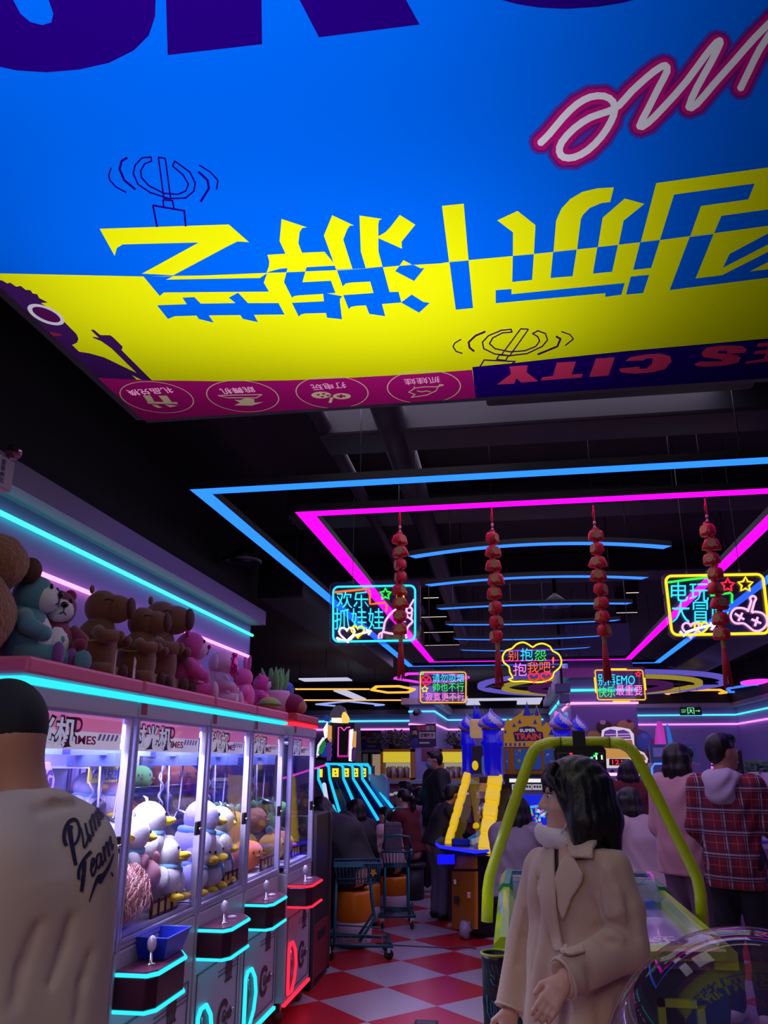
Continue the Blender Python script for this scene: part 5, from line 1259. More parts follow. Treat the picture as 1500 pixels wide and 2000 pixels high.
def add_hand(S, w_, d, side, curl=0.5, k=1.0, m=0, spread=0.0):
    """wrist point, direction of the fingers, direction towards the thumb"""
    d = Vector(d).normalized(); s_ = Vector(side); s_ = (s_ - d * s_.dot(d)).normalized(); n = d.cross(s_)
    w_ = Vector(w_)
    P = lambda a, b, c=0: w_ + (d * a + s_ * b + n * c) * k
    S.cap(P(-0.02, 0), P(0.02, 0), 0.024 * k, 0.024 * k, 0.015, m)
    for b in (0.026, 0.009, -0.009, -0.025): S.cap(P(0.015, b * 0.6), P(0.078, b), 0.014 * k, 0.0115 * k, 0.012, m)
    for b, L, c0 in ((0.028, 0.068, 0.9), (0.0095, 0.076, 1.0), (-0.0095, 0.071, 1.1), (-0.027, 0.056, 1.2)):
        p = P(0.080, b); a = 0.25 * curl * c0; q = p; bb = b
        for j, f in enumerate((0.45, 0.32, 0.23)):
            dirv = d * math.cos(a) + n * math.sin(a) + s_ * (spread * (b / 0.03))
            q2_ = q + dirv.normalized() * L * f * k
            S.cap(q, q2_, (0.0095 - 0.0012 * j) * k, (0.0088 - 0.0012 * j) * k, 0.004, m); q = q2_; a += 0.75 * curl * c0
    p = P(0.018, 0.026); q = P(0.052, 0.052, 0.012 + 0.014 * curl); r = P(0.085, 0.055, 0.02 + 0.028 * curl)
    S.cap(p, q, 0.0145 * k, 0.011 * k, 0.012, m); S.cap(q, r, 0.0105 * k, 0.0085 * k, 0.005, m)
def add_hair(S, H, style, k=1.0, m=0):
    R = H.to_3x3(); T = lambda x, y, z: H @ Vector((x * k, y * k, z * k))
    e = lambda c, r, kk=0.02, sub=False: S.ell(T(*c), Vector(r) * k, R, kk, m, sub)
    if style == 'short':
        e((0, -0.018, 0.035), (0.083, 0.100, 0.092)); e((0, 0.055, 0.085), (0.055, 0.045, 0.030), 0.03); e((0, -0.065, -0.015), (0.066, 0.045, 0.065), 0.03)
        e((0, 0.105, -0.02), (0.09, 0.062, 0.082), 0.015, True)
        for sx in (-1, 1): e((sx * 0.09, 0.02, -0.02), (0.03, 0.045, 0.045), 0.015, True)
    elif style == 'buzz':
        e((0, -0.014, 0.026), (0.0765, 0.097, 0.0945)); e((0, 0.105, -0.02), (0.09, 0.055, 0.085), 0.01, True); e((0, -0.03, -0.135), (0.2, 0.2, 0.075), 0.02, True)
        for sx in (-1, 1): e((sx * 0.09, 0.02, -0.03), (0.035, 0.05, 0.045), 0.01, True)
    elif style == 'pony':
        e((0, -0.018, 0.032), (0.081, 0.101, 0.092)); e((0, 0.105, -0.02), (0.09, 0.062, 0.085), 0.015, True)
        S.chain([T(0, -0.11, 0.03), T(0, -0.15, 0.0), T(0.01, -0.15, -0.10), T(0.01, -0.12, -0.20)], [0.025 * k, 0.038 * k, 0.036 * k, 0.012 * k], 0.02, m)
    else:   # bob / long
        e((0, -0.016, 0.034), (0.086, 0.106, 0.096))
        zb_ = {'bob': -0.17, 'long': -0.36}[style]
        for x, y in ((-0.072, -0.02), (0.072, -0.02), (-0.05, -0.075), (0.05, -0.075), (0, -0.09), (-0.074, 0.02), (0.074, 0.02)):
            S.chain([T(x, y, 0.02), T(x * 1.08, y - 0.005, -0.07), T(x * 1.12, y - 0.012, zb_ + (0.02 if y > 0 else 0))], [0.030 * k, 0.034 * k, 0.022 * k], 0.025, m)
        e((0, 0.115, -0.04), (0.064, 0.085, 0.12), 0.012, True)
        for sx in (-1, 1): S.chain([T(sx * 0.02, 0.082, 0.075), T(sx * 0.055, 0.075, 0.045), T(sx * 0.072, 0.055, -0.01)], [0.016 * k, 0.014 * k, 0.010 * k], 0.012, m)
        S.chain([T(-0.04, 0.085, 0.055), T(0.04, 0.085, 0.055)], [0.014 * k, 0.014 * k], 0.012, m)

BASE = dict(pel=(0, 0, 0.93), chest=(0, 0.01, 1.25), neck=(0, -0.01, 1.44), head=(0, 0.02, 1.585), yaw=0, pitch=0, roll=0,
            shR=(0.175, 0, 1.385), shL=(-0.175, 0, 1.385), elR=(0.215, -0.02, 1.11), elL=(-0.215, -0.02, 1.11), wrR=(0.215, 0.05, 0.87), wrL=(-0.215, 0.05, 0.87),
            hipR=(0.09, 0, 0.90), hipL=(-0.09, 0, 0.90), knR=(0.095, 0.02, 0.49), knL=(-0.095, 0.02, 0.49), anR=(0.095, -0.02, 0.08), anL=(-0.095, -0.02, 0.08), curl=0.5, fem=False, hk=1.0)
SIT = dict(pel=(0, 0, 0.56), chest=(0, 0.06, 0.88), neck=(0, 0.10, 1.06), head=(0, 0.14, 1.20), shR=(0.17, 0.09, 1.01), shL=(-0.17, 0.09, 1.01), elR=(0.22, 0.18, 0.76), elL=(-0.22, 0.18, 0.76), wrR=(0.14, 0.38, 0.74), wrL=(-0.14, 0.38, 0.74),
           hipR=(0.09, 0.02, 0.53), hipL=(-0.09, 0.02, 0.53), knR=(0.13, 0.42, 0.50), knL=(-0.13, 0.42, 0.50), anR=(0.13, 0.38, 0.08), anL=(-0.13, 0.38, 0.08))
def wrinkle(amp, f=38, seed=0.0):
    return lambda X, Y, Z: amp * np.sin(f * Z + 9 * np.sin(7 * X + seed) + 8 * np.sin(6 * Y + 2 * seed)) * (0.5 + 0.5 * np.sin(11 * X + 13 * Y + 5 * Z + seed))
def person(label, loc, rz, pose=None, s=1.0, top=None, pants=None, shoes=None, hair=('short', HAIR), skin=SKIN, mask=None, hem=None, puff=0.0, res=0.014, hood=None, topname='jacket', detail=False, head_parts=True, lower=True):
    J = dict(BASE); J.update(pose or {})
    V = {k: Vector(v) if isinstance(v, tuple) else v for k, v in J.items()}
    t = thing('person', label, 'person', loc, rz, scale=s)
    up = (V['neck'] - V['pel']).normalized()
    S = Soft(); hk = V['hk']
    S.cap(V['pel'], V['chest'], 0.115, 0.12, 0.05); S.cap(V['shR'] * 0.85 + V['neck'] * 0.15 - up * 0.03, V['shL'] * 0.85 + V['neck'] * 0.15 - up * 0.03, 0.065, None, 0.05)
    S.cap(V['chest'], V['neck'] - up * 0.06, 0.11, 0.06, 0.05); H = headpos(V['head'], V['yaw'], V['pitch'], V['roll'])
    S.cap(V['neck'] - up * 0.03, H @ Vector((0, -0.015, -0.05)), 0.056, 0.052, 0.03)
    add_head(S, H, hk, detail)
    for q in 'RL':
        S.chain([V['sh' + q], V['el' + q], V['wr' + q]], [0.05, 0.040, 0.027], 0.03)
        d = V['wr' + q] - V['el' + q]; d = V.get('hd' + q, d.normalized()); d = Vector(d)
        side = Vector(V.get('ht' + q, (0, 1, 0.2)))
        add_hand(S, V['wr' + q] + d.normalized() * 0.02, d, side, V['curl'], 1.0 if not V['fem'] else 0.92)
        S.chain([V['hip' + q], V['kn' + q], V['an' + q]], [0.085, 0.058, 0.040], 0.04)
    body = S.build('body', [skin, LIP], res, t)
    if detail:
        for sx in (-1, 1):
            ec = H @ Vector((sx * 0.034 * hk, 0.078 * hk, 0.003 * hk))
            m = MB().ell(ec, (0.0125 * hk,) * 3, 12); b = m.build('eye', EYEW, t)
            MB().ell(H @ Vector((sx * 0.034 * hk, 0.0875 * hk, 0.003 * hk)), (0.006 * hk, 0.005 * hk, 0.006 * hk), 10).build('iris', EYE, b)
            MB().tube([H @ Vector((sx * a * hk, (0.094 - 0.02 * (a - 0.015) / 0.035) * hk, (0.028 + 0.004 * math.sin((a - 0.015) / 0.035 * PI)) * hk)) for a in (0.016, 0.028, 0.040, 0.050)], [0.002, 0.0032, 0.003, 0.001], 6).build('eyebrow', HAIR, t)
    if top is not None:
        g = Soft(); p = puff
        low = V['pel'] - up * (0.0 if hem is None else hem)
        fwd = Vector((0, 1, 0))
        g.cap(V['pel'] - Vector((0.045, 0, 0)), V['chest'] - Vector((0.055, 0, 0)), 0.125 + p, 0.125 + p, 0.05); g.cap(V['pel'] + Vector((0.045, 0, 0)), V['chest'] + Vector((0.055, 0, 0)), 0.125 + p, 0.125 + p, 0.05)
        g.cap(low - Vector((0.06, 0, 0)), V['pel'] - Vector((0.05, 0, 0)), 0.13 + p, 0.125 + p, 0.05); g.cap(low + Vector((0.06, 0, 0)), V['pel'] + Vector((0.05, 0, 0)), 0.13 + p, 0.125 + p, 0.05)
        g.cap(V['shR'] * 0.9 + V['neck'] * 0.1 - up * 0.03, V['shL'] * 0.9 + V['neck'] * 0.1 - up * 0.03, 0.082 + p, None, 0.06)
        g.cap(V['chest'], V['neck'] - up * 0.045, 0.12 + p, 0.078, 0.06)
        for q in 'RL':
            w2 = V['wr' + q] + (V['el' + q] - V['wr' + q]).normalized() * 0.01
            g.chain([V['sh' + q], V['el' + q], w2], [0.074 + p, 0.062 + p, 0.046 + p * 0.7], 0.035)
        cuts = []
        if hem is not None: cuts = [(tuple(low), tuple(-up))]
        g.build(topname, top, res, t, planes=cuts, wrin=wrinkle(0.006 + p * 0.08, 34, V['chest'].x * 50 + loc[0]))
    if pants is not None and lower:
        g = Soft()
        g.cap(V['hipR'] + Vector((0, 0, 0.04)), V['hipL'] + Vector((0, 0, 0.04)), 0.105, None, 0.04)
        for q in 'RL': g.chain([V['hip' + q], V['kn' + q], V['an' + q] + Vector((0, 0, 0.02))], [0.10, 0.078, 0.064], 0.03)
        g.build('trousers', pants, res, t, wrin=wrinkle(0.005, 30, loc[1]))
    if shoes is not None and lower:
        for q in 'RL':
            a = V['an' + q]; d = V.get('ft' + q, Vector((0, 1, 0)))
            d = Vector(d).normalized()
            g = Soft(); g.cap(a - d * 0.03 + Vector((0, 0, -0.035)), a + d * 0.14 + Vector((0, 0, -0.045)), 0.042, 0.034, 0.02); g.cap(a, a - d * 0.02 + Vector((0, 0, -0.03)), 0.05, 0.045, 0.02)
            g.build('shoe', shoes, 0.011, t, planes=[((0, 0, a.z - 0.079), (0, 0, -1))])
    if hair:
        g = Soft(); add_hair(g, H, hair[0], hk); g.build('hair', hair[1], res * 0.8, t, wrin=lambda X, Y, Z: 0.003 * np.sin(90 * X + 20 * Z) * np.sin(80 * Y))
    if mask is not None:
        g = Soft(); R = H.to_3x3()
        g.ell(H @ Vector((0, 0.062, -0.052)), (0.062, 0.052, 0.056), R, 0.01)
        o = g.build('face_mask', mask, res * 0.7, t)
        MB().tube([H @ Vector((sx * x, y, z)) for sx, x, y, z in ((1, 0.058, 0.06, -0.03), (1, 0.08, 0.0, 0.0))], 0.003, 5).tube([H @ Vector((-x, y, z)) for x, y, z in ((0.058, 0.06, -0.03), (0.08, 0.0, 0.0))], 0.003, 5).build('ear_loop', mask, o)
    if hood is not None:
        g = Soft(); n_ = V['neck']
        g.ell(n_ + Vector((0, -0.045, -0.01)), (0.125, 0.10, 0.075), None, 0.03); g.ell(n_ + Vector((0, -0.10, -0.09)), (0.10, 0.055, 0.09), None, 0.04)
        g.cap(n_ + Vector((0.09, 0.04, -0.01)), n_ + Vector((0.03, 0.11, -0.09)), 0.035, 0.02, 0.03); g.cap(n_ + Vector((-0.09, 0.04, -0.01)), n_ + Vector((-0.03, 0.11, -0.09)), 0.035, 0.02, 0.03)
        g.ell(n_ + Vector((0, 0.0, 0.075)), (0.075, 0.075, 0.06), None, 0.02, sub=True)
        g.build('hood', hood, res * 0.8, t, wrin=wrinkle(0.006, 60, 2))
    return t, H, V

# ---- lay flat outlines traced on a garment onto its surface
def drape(name, polys_px, bvh, mats, parent, step=7.0, lift=0.003, thick=0.0, loc=Vector((0, 0, 0)), rz=0.0, sc=1.0):
    """polys_px: [(outline in picture points, priority, material)]; rays from the viewpoint find the cloth, vertices are lifted off along its normal"""
    xs = [p[0] for q in polys_px for p in q[0]]; ys = [p[1] for q in polys_px for p in q[0]]
    P = [(([tuple(p) for p in pts]), pr, m) for pts, pr, m in polys_px]
    V, F = [], []
    for pts, _, _ in P:
        pts2 = []
        for a, b in zip(pts, pts[1:] + pts[:1]):
            n = max(1, int(math.hypot(b[0] - a[0], b[1] - a[1]) / step))
            pts2 += [(a[0] + (b[0] - a[0]) * k / n, a[1] + (b[1] - a[1]) * k / n) for k in range(n)]
        n = len(pts2)
        if sum(pts2[i][0] * pts2[(i + 1) % n][1] - pts2[(i + 1) % n][0] * pts2[i][1] for i in range(n)) < 0: pts2 = pts2[::-1]
        F.append(list(range(len(V), len(V) + n))); V += [Vector(p) for p in pts2]
    x = min(xs)
    while x < max(xs):
        y = min(ys)
        while y < max(ys):
            V.append(Vector((x + 0.13, y + 0.17))); y += step
        x += step
    vv, _, ff, _, _, of = delaunay_2d_cdt(V, [], F, 0, 1e-4)
    inv = (Matrix.Translation(loc) @ Matrix.Rotation(rz, 4, 'Z') @ Matrix.Scale(sc, 4)).inverted()
    o_l = inv @ CAMP; pts3 = []
    for p in vv:
        d = (inv.to_3x3() @ ray(p.x, p.y)).normalized()
        h, n, _, _ = bvh.ray_cast(o_l, d)
        if h is not None and n.dot(d) > 0: n = -n
        pts3.append(None if h is None else h + n * lift - d * 0.001)
    fs, ms, used = [], [], {}
    vs = []
    for f, o in zip(ff, of):
        if not o or any(pts3[i] is None for i in f): continue
        c = [pts3[i] for i in f]
        if max((c[0] - c[1]).length, (c[1] - c[2]).length, (c[2] - c[0]).length) > 0.09: continue
        b = max(o, key=lambda i: P[i][1]); g = []
        for i in f:
            if i not in used: used[i] = len(vs); vs.append(pts3[i])
            g.append(used[i])
        # face towards the viewer
        nrm = (c[1] - c[0]).cross(c[2] - c[0])
        if nrm.dot(o_l - c[0]) < 0: g = g[::-1]
        fs.append(tuple(g)); ms.append(P[b][2])
    mb = MB().add(vs, fs, ms, True)
    ob = mb.build(name, mats, parent)
    if thick:
        sd = ob.modifiers.new('solid', 'SOLIDIFY'); sd.thickness = thick; sd.offset = 1
    return ob

def surface_pts(ob, pts, loc, rz):
    inv = (Matrix.Translation(loc) @ Matrix.Rotation(rz, 4, 'Z')).inverted(); bv = bvh_of([ob]); o_ = inv @ CAMP
    hs = [bv.ray_cast(o_, (inv.to_3x3() @ ray(u, v)).normalized())[0] for u, v in pts]
    return [h for h in hs if h is not None]
def creases(g, rough, lines, loc, rz):
    """fold lines of a garment: grooves and ridges along its surface"""
    for pts, r, groove in lines:
        h = surface_pts(rough, pts, loc, rz)
        for a, b in zip(h, h[1:]):
            if (a - b).length < 0.12: g.cap(a, b, r, r, 0.016, 0, groove)
    bpy.data.objects.remove(rough)

# ------------------------------------------------------------------ the woman in the long beige coat
WY = 2.80
COAT = M('beige_wool', (206, 174, 152), 0.9, bump=(260, 0.25, 0.003), sheen=0.3, var=0.06)
base = Vector((0.165, WY, 0)); wrz = math.radians(128)
WI = (Matrix.Translation(base) @ Matrix.Rotation(wrz, 4, 'Z')).inverted()
def L(u, v, dy=0.0): return WI @ PY(u, v, WY + dy)
wt = thing('person', 'woman in a long beige wool coat walking left, white mask pulled under her chin', 'person', base, wrz)
hc = L(1122, 1555); HW = headpos(hc, math.radians(-34), -0.03, 0.0)
neck = L(1128, 1660); shL, shR = L(1190, 1700, -0.14), L(1062, 1700, 0.16)
elL, wrL = L(1222, 1848, -0.17), L(1108, 1908, -0.28)
elR, wrR = L(1026, 1850, 0.16), L(1000, 1962, 0.10)
chest, pel = L(1125, 1755), L(1130, 1930)
S = Soft(); add_head(S, HW, 1.02, True)
S.cap(neck - Vector((0, 0, 0.06)), HW @ Vector((0, -0.02, -0.05)), 0.05, 0.047, 0.03)
S.cap(pel, chest, 0.09, 0.10, 0.05); S.cap(chest, neck - Vector((0, 0, 0.05)), 0.09, 0.05, 0.05); S.cap(shL, shR, 0.045, None, 0.05)
S.chain([shL, elL, wrL], [0.042, 0.034, 0.024], 0.03); S.chain([shR, elR, wrR], [0.042, 0.034, 0.024], 0.03)
for hx in (-0.08, 0.08): S.chain([pel + Vector((hx, 0, -0.02)), Vector((hx * 1.1, 0.04 * (1 if hx > 0 else -1), 0.46)), Vector((hx, 0.10 * (1 if hx > 0 else -1.6), 0.08))], [0.08, 0.055, 0.038], 0.04)
hdL = (L(1070, 1965, -0.31) - wrL); hdR = (L(990, 2020, 0.08) - wrR)
toS = lambda d: (WI.to_3x3() @ Vector(d))
add_hand(S, wrL + hdL.normalized() * 0.015, hdL, toS((-0.7, 0.2, 0.5)), 0.45, 0.84)
add_hand(S, wrR + hdR.normalized() * 0.015, hdR, toS((-1.0, -0.2, 0.1)), 0.55, 0.84)
S.build('body', [SKIN, LIP], 0.0045, wt)
for sx in (-1, 1):
    e = MB().ell(HW @ Vector((sx * 0.033, 0.0785, 0.003)), (0.0118,) * 3, 12).build('eye', EYEW, wt)
    MB().ell(HW @ Vector((sx * 0.033, 0.0862, 0.003)), (0.0066, 0.0055, 0.0066), 10).build('iris', EYE, e)
    MB().tube([HW @ Vector((sx * a, 0.0975 - 0.55 * (a - 0.015), 0.011 + 0.002 * math.sin((a - 0.015) / 0.035 * PI))) for a in (0.018, 0.028, 0.040, 0.050)], [0.0012, 0.0022, 0.0022, 0.001], 6).build('eyelash', HAIR, wt)
    MB().tube([HW @ Vector((sx * a, 0.0965 - 0.5 * (a - 0.015), 0.030 + 0.004 * math.sin((a - 0.015) / 0.035 * PI))) for a in (0.016, 0.028, 0.040, 0.050)], [0.002, 0.0032, 0.003, 0.001], 6).build('eyebrow', HAIR, wt)
# hair: chin length bob with a fringe
g = Soft(); R = HW.to_3x3(); T = lambda x, y, z: HW @ Vector((x, y, z))
g.ell(T(0, -0.014, 0.036), (0.086, 0.104, 0.092), R, 0.02); g.ell(T(0, -0.06, -0.03), (0.083, 0.056, 0.10), R, 0.03)
for x, y, zl in ((-0.072, -0.03, -0.17), (0.072, -0.03, -0.17), (-0.052, -0.078, -0.15), (0.052, -0.078, -0.15), (0, -0.09, -0.145), (-0.077, 0.005, -0.175), (0.077, 0.005, -0.175), (-0.03, -0.086, -0.145), (0.03, -0.086, -0.145)):
    g.chain([T(x, y, 0.03), T(x * 1.10, y - 0.008, -0.07), T(x * 1.14, y - 0.016 + (0.02 if y > -0.05 else 0), zl)], [0.032, 0.040, 0.024], 0.025)
g.ell(T(0, 0.118, -0.045), (0.072, 0.080, 0.125), R, 0.010, sub=True)
g.ell(T(0, 0.075, -0.14), (0.048, 0.075, 0.075), R, 0.010, sub=True)
for x in (-0.062, -0.045, -0.025, -0.005, 0.015, 0.035, 0.055): g.chain([T(x * 0.7, 0.062, 0.098), T(x, 0.093 - 0.16 * abs(x), 0.062), T(x * 1.12, 0.098 - 0.35 * abs(x), 0.026 + 0.012 * math.sin(x * 190))], [0.013, 0.010, 0.0045], 0.008)
for sx in (-1, 1): g.chain([T(sx * 0.066, 0.070, 0.05), T(sx * 0.078, 0.052, 0.0), T(sx * 0.078, 0.040, -0.06)], [0.014, 0.012, 0.006], 0.01)
g.build('hair', HAIR, 0.0055, wt, wrin=lambda X, Y, Z: 0.0012 * np.sin(230 * X + 3 * np.sin(9 * Z)) + 0.0012 * np.sin(210 * Y + 3 * np.sin(8 * Z)))
# mask under the chin with its loop
MW = M('mask_white', (246, 236, 238), 0.7, bump=(200, 0.1, 0.002))
g = Soft(); g.ell(T(0, 0.060, -0.124), (0.064, 0.062, 0.040), Matrix(R) @ Euler((0.55, 0, 0)).to_matrix(), 0.01); g.ell(T(0, 0.100, -0.112), (0.024, 0.040, 0.036), Matrix(R) @ Euler((0.6, 0, 0)).to_matrix(), 0.03); g.ell(T(0, 0.035, -0.148), (0.048, 0.035, 0.022), R, 0.02)
g.ell(T(0, 0.055, -0.066), (0.075, 0.070, 0.034), R, 0.004, sub=True)
mk = g.build('face_mask', MW, 0.004, wt)
for sx in (-1, 1): MB().tube([T(sx * 0.058, 0.066, -0.112), T(sx * 0.073, 0.035, -0.07), T(sx * 0.083, -0.005, -0.015)], 0.0022, 6).build('ear_loop', MW, mk)
MB().tube([T(0, 0.132, -0.112), T(0, 0.118, -0.136), T(0, 0.09, -0.155)], 0.0018, 6).build('mask_fold', M('mask_seam', (190, 186, 196), 0.7), mk)
# coat
g = Soft()
low = pel + Vector((0, 0, -0.42))
for sx in (-1, 1):
    g.cap(pel + Vector((sx * 0.055, 0, 0.06)), chest + Vector((sx * 0.050, 0, 0.02)), 0.108, 0.112, 0.05)
    g.cap(low + Vector((sx * 0.09, 0, 0)), pel + Vector((sx * 0.055, 0, 0.06)), 0.15, 0.112, 0.06)
g.cap(shL, shR, 0.064, None, 0.06); g.cap(chest, neck - Vector((0, 0, 0.06)), 0.115, 0.066, 0.06)
cuffL = wrL + (elL - wrL).normalized() * 0.0; cuffR = wrR + (elR - wrR).normalized() * 0.0
g.chain([shL, (shL + elL) / 2 + toS((0.012, -0.01, 0)), elL, cuffL], [0.068, 0.064, 0.064, 0.054], 0.014)
g.chain([shR, elR, cuffR], [0.066, 0.058, 0.052], 0.014)
def coat_w(X, Y, Z):
    return 0.006 * np.sin(22 * Z + 9 * np.sin(6 * X) + 6 * np.sin(9 * Y)) * (0.4 + 0.6 * np.sin(7 * X + 9 * Y)) + 0.007 * np.sin(26 * X + 3 * Z) * np.sin(24 * Y) * np.clip((1.05 - Z) * 4, 0.15, 1)
endL = (cuffL, (cuffL - elL).normalized())
for c_, e_ in ((cuffL, elL), (cuffR, elR)): g.ell(c_ + (c_ - e_).normalized() * 0.066, (0.058,) * 3, None, 0.008, 0, True)
creases(g, g.build('coat', COAT, 0.012), [([(1170, 1672), (1163, 1700), (1165, 1740), (1174, 1780), (1182, 1812)], 0.007, True), ([(1168, 1813), (1184, 1806), (1202, 1808), (1220, 1822)], 0.011, True), ([(1163, 1832), (1182, 1840), (1200, 1838)], 0.008, True), ([(1180, 1822), (1200, 1826), (1214, 1834)], 0.010, False),
    ([(1054, 1715), (1053, 1760), (1051, 1800), (1046, 1850), (1040, 1900)], 0.008, True), ([(1150, 1892), (1158, 1930), (1166, 1970), (1178, 2020)], 0.010, True), ([(1200, 1905), (1208, 1950), (1212, 2010)], 0.010, True), ([(1098, 1880), (1104, 1920), (1104, 1960), (1100, 2020)], 0.009, True),
    ([(1225, 1760), (1236, 1800), (1240, 1830)], 0.010, True), ([(1026, 1780), (1020, 1830), (1012, 1880)], 0.008, True), ([(1190, 1700), (1205, 1740), (1212, 1780)], 0.009, False)], base, wrz)
coat = g.build('coat', COAT, 0.0065, wt, planes=[(tuple(low), (0, 0, -1)), (tuple(neck + Vector((0, 0, 0.014))), (0, 0, 1))], wrin=coat_w, smooth_it=1)
cb = bvh_of([coat])
DR = dict(loc=base, rz=wrz)
COAT2 = M('beige_wool_facing', (214, 184, 162), 0.9, bump=(260, 0.25, 0.003), sheen=0.3, var=0.06)
INN = M('inner_shirt', (150, 128, 150), 0.8); DSL = M('dark_opening', (58, 46, 62), 0.9)
drape('inner_top', [([(1088, 1652), (1102, 1640), (1098, 1700), (1092, 1715), (1086, 1700)], 1, 0), ([(1094, 1650), (1118, 1648), (1100, 1700), (1094, 1710)], 2, 1)], cb, [DSL, SKIN], wt, 6, 0.004, 0.003, **DR)
# near lapel with its notch, the fold of the far front, the collar, the belt
drape('lapel', [([(1117, 1668), (1146, 1707), (1142, 1722), (1120, 1755), (1106, 1795), (1094, 1768), (1089, 1720), (1100, 1690)], 1, 0)], cb, [COAT2], wt, 5, 0.010, 0.009, **DR)
drape('lapel', [([(1076, 1648), (1088, 1650), (1089, 1700), (1090, 1770), (1106, 1850), (1114, 1862), (1092, 1858), (1074, 1806), (1062, 1752), (1052, 1706), (1060, 1672)], 1, 0)], cb, [COAT2], wt, 5, 0.010, 0.009, **DR)
drape('collar', [([(1108, 1646), (1128, 1636), (1158, 1634), (1170, 1648), (1160, 1680), (1124, 1682), (1114, 1668)], 1, 0)], cb, [COAT2], wt, 5, 0.014, 0.012, **DR)
drape('belt', [([(1097, 1857), (1118, 1859), (1140, 1855), (1142, 1865), (1118, 1872), (1099, 1869)], 1, 0)], cb, [COAT2], wt, 5, 0.008, 0.008, **DR)
for nm, c_, e_ in (('sleeve_cuff', cuffL, elL), ('sleeve_cuff', cuffR, elR)):
    d = (c_ - e_).normalized(); u = d.orthogonal().normalized(); v_ = d.cross(u)
    MB().tube([c_ + d * 0.012 + (u * math.cos(a) + v_ * math.sin(a)) * (0.0525 if c_ is cuffL else 0.0505) for a in [2 * PI * k / 24 for k in range(24)]], 0.0045, 8, closed=True).build(nm, COAT2, wt)
# legs and shoes below
g = Soft()
for hx in (-1, 1): g.chain([pel + Vector((hx * 0.08, 0, -0.05)), Vector((hx * 0.088, 0.04 * hx, 0.46)), Vector((hx * 0.08, 0.10 if hx > 0 else -0.16, 0.10))], [0.09, 0.068, 0.058], 0.03)
g.build('trousers', M('dark_trousers', (40, 38, 50), 0.8), 0.014, wt)
for hx in (-1, 1):
    a = Vector((hx * 0.08, 0.10 if hx > 0 else -0.16, 0.08)); g = Soft(); g.cap(a + Vector((0, -0.03, -0.035)), a + Vector((0, 0.13, -0.045)), 0.04, 0.032, 0.02); g.cap(a, a + Vector((0, -0.02, -0.03)), 0.046, 0.042, 0.02)
    g.build('shoe', M('shoe_white', (215, 212, 216), 0.6), 0.01, wt, planes=[((0, 0, 0.001), (0, 0, -1))])

# ------------------------------------------------------------------ the man in the cream printed T-shirt, seen from behind
MY = 1.55
mrz = math.radians(66); mb0 = Vector((-0.985, MY, 0))
MI = (Matrix.Translation(mb0) @ Matrix.Rotation(mrz, 4, 'Z')).inverted()
def LM(u, v, dy=0.0): return MI @ PY(u, v, MY + dy)
mt_ = thing('person', 'man with a shaved nape in a cream T-shirt printed on the back, seen from behind', 'person', mb0, mrz)
hc = LM(-8, 1448); HM = headpos(hc, 0.0, 0.05, 0)
nk = LM(44, 1572); ch = LM(36, 1725); pe = LM(34, 1985)
fwdM = Vector((0, 1, 0)); 
S = Soft(); add_head(S, HM, 1.06, True)
S.cap(nk + Vector((0, 0.01, -0.03)), HM @ Vector((0, -0.025, -0.04)), 0.066, 0.062, 0.03)
S.cap(nk + Vector((0, 0.0, -0.03)), HM @ Vector((0, -0.06, 0.0)), 0.05, 0.045, 0.04)
S.cap(pe, ch, 0.06, 0.07, 0.05); S.cap(ch, nk - Vector((0, 0, 0.06)), 0.09, 0.065, 0.05)
sR, sL = nk + Vector((0.160, 0.04, -0.135)), nk + Vector((-0.17, 0.05, -0.125))
eR, eL = sR + Vector((0.04, 0.10, -0.26)), sL + Vector((-0.03, 0.20, -0.22))
wR, wL = eR + Vector((-0.04, 0.24, -0.04)), eL + Vector((0.04, 0.24, -0.02))
S.cap(sR, sL, 0.045, None, 0.05); S.chain([sR, eR, wR], [0.048, 0.044, 0.03], 0.03); S.chain([sL, eL, wL], [0.048, 0.044, 0.03], 0.03)
add_hand(S, wR, (0, 1, -0.1), (-1, 0, 0.3), 0.6); add_hand(S, wL, (0, 1, -0.1), (1, 0, 0.3), 0.6)
for sx in (-1, 1): S.chain([Vector((sx * 0.095, pe.y, pe.z - 0.06)), Vector((sx * 0.10, pe.y + 0.02, 0.50)), Vector((sx * 0.10, pe.y - 0.02, 0.08))], [0.08, 0.06, 0.042], 0.04)
S.build('body', [SKIN_D, LIP], 0.009, mt_)
g = Soft(); add_hair(g, HM, 'buzz', 1.06); g.build('hair', M('cropped_hair', (20, 15, 15), 0.7, bump=(500, 0.6, 0.003)), 0.007, mt_)
TEE = M('cream_cotton', (200, 180, 160), 0.85, bump=(340, 0.12, 0.002))
g = Soft()
for sx in (-1, 1):
    g.cap(nk + Vector((sx * 0.04, 0, -0.03)), nk + Vector((sx * 0.15, 0.02, -0.11)), 0.062, 0.066, 0.05)
    g.cap(pe + Vector((sx * 0.065, -0.005, -0.12)), ch + Vector((sx * 0.075, -0.01, 0.03)), 0.112, 0.118, 0.06)
g.cap(sR + Vector((0.0, 0, -0.02)), sL + Vector((0, 0, -0.02)), 0.070, None, 0.07); g.cap(ch, nk + Vector((0, -0.0, -0.055)), 0.125, 0.085, 0.06)
g.chain([sR, sR * 0.1 + eR * 0.9], [0.074, 0.084], 0.04); g.chain([sL, sL * 0.1 + eL * 0.9], [0.074, 0.086], 0.04)
g.ell(nk + Vector((0, 0.03, 0.065)), (0.088, 0.085, 0.065), None, 0.015, sub=True)
def tee_w(X, Y, Z):
    return 0.0035 * np.sin(18 * Z + 16 * X + 4 * np.sin(9 * X)) * np.clip(0.4 + 2 * np.abs(X), 0, 1.2) + 0.0025 * np.sin(24 * X - 12 * Z + 3 * Y)
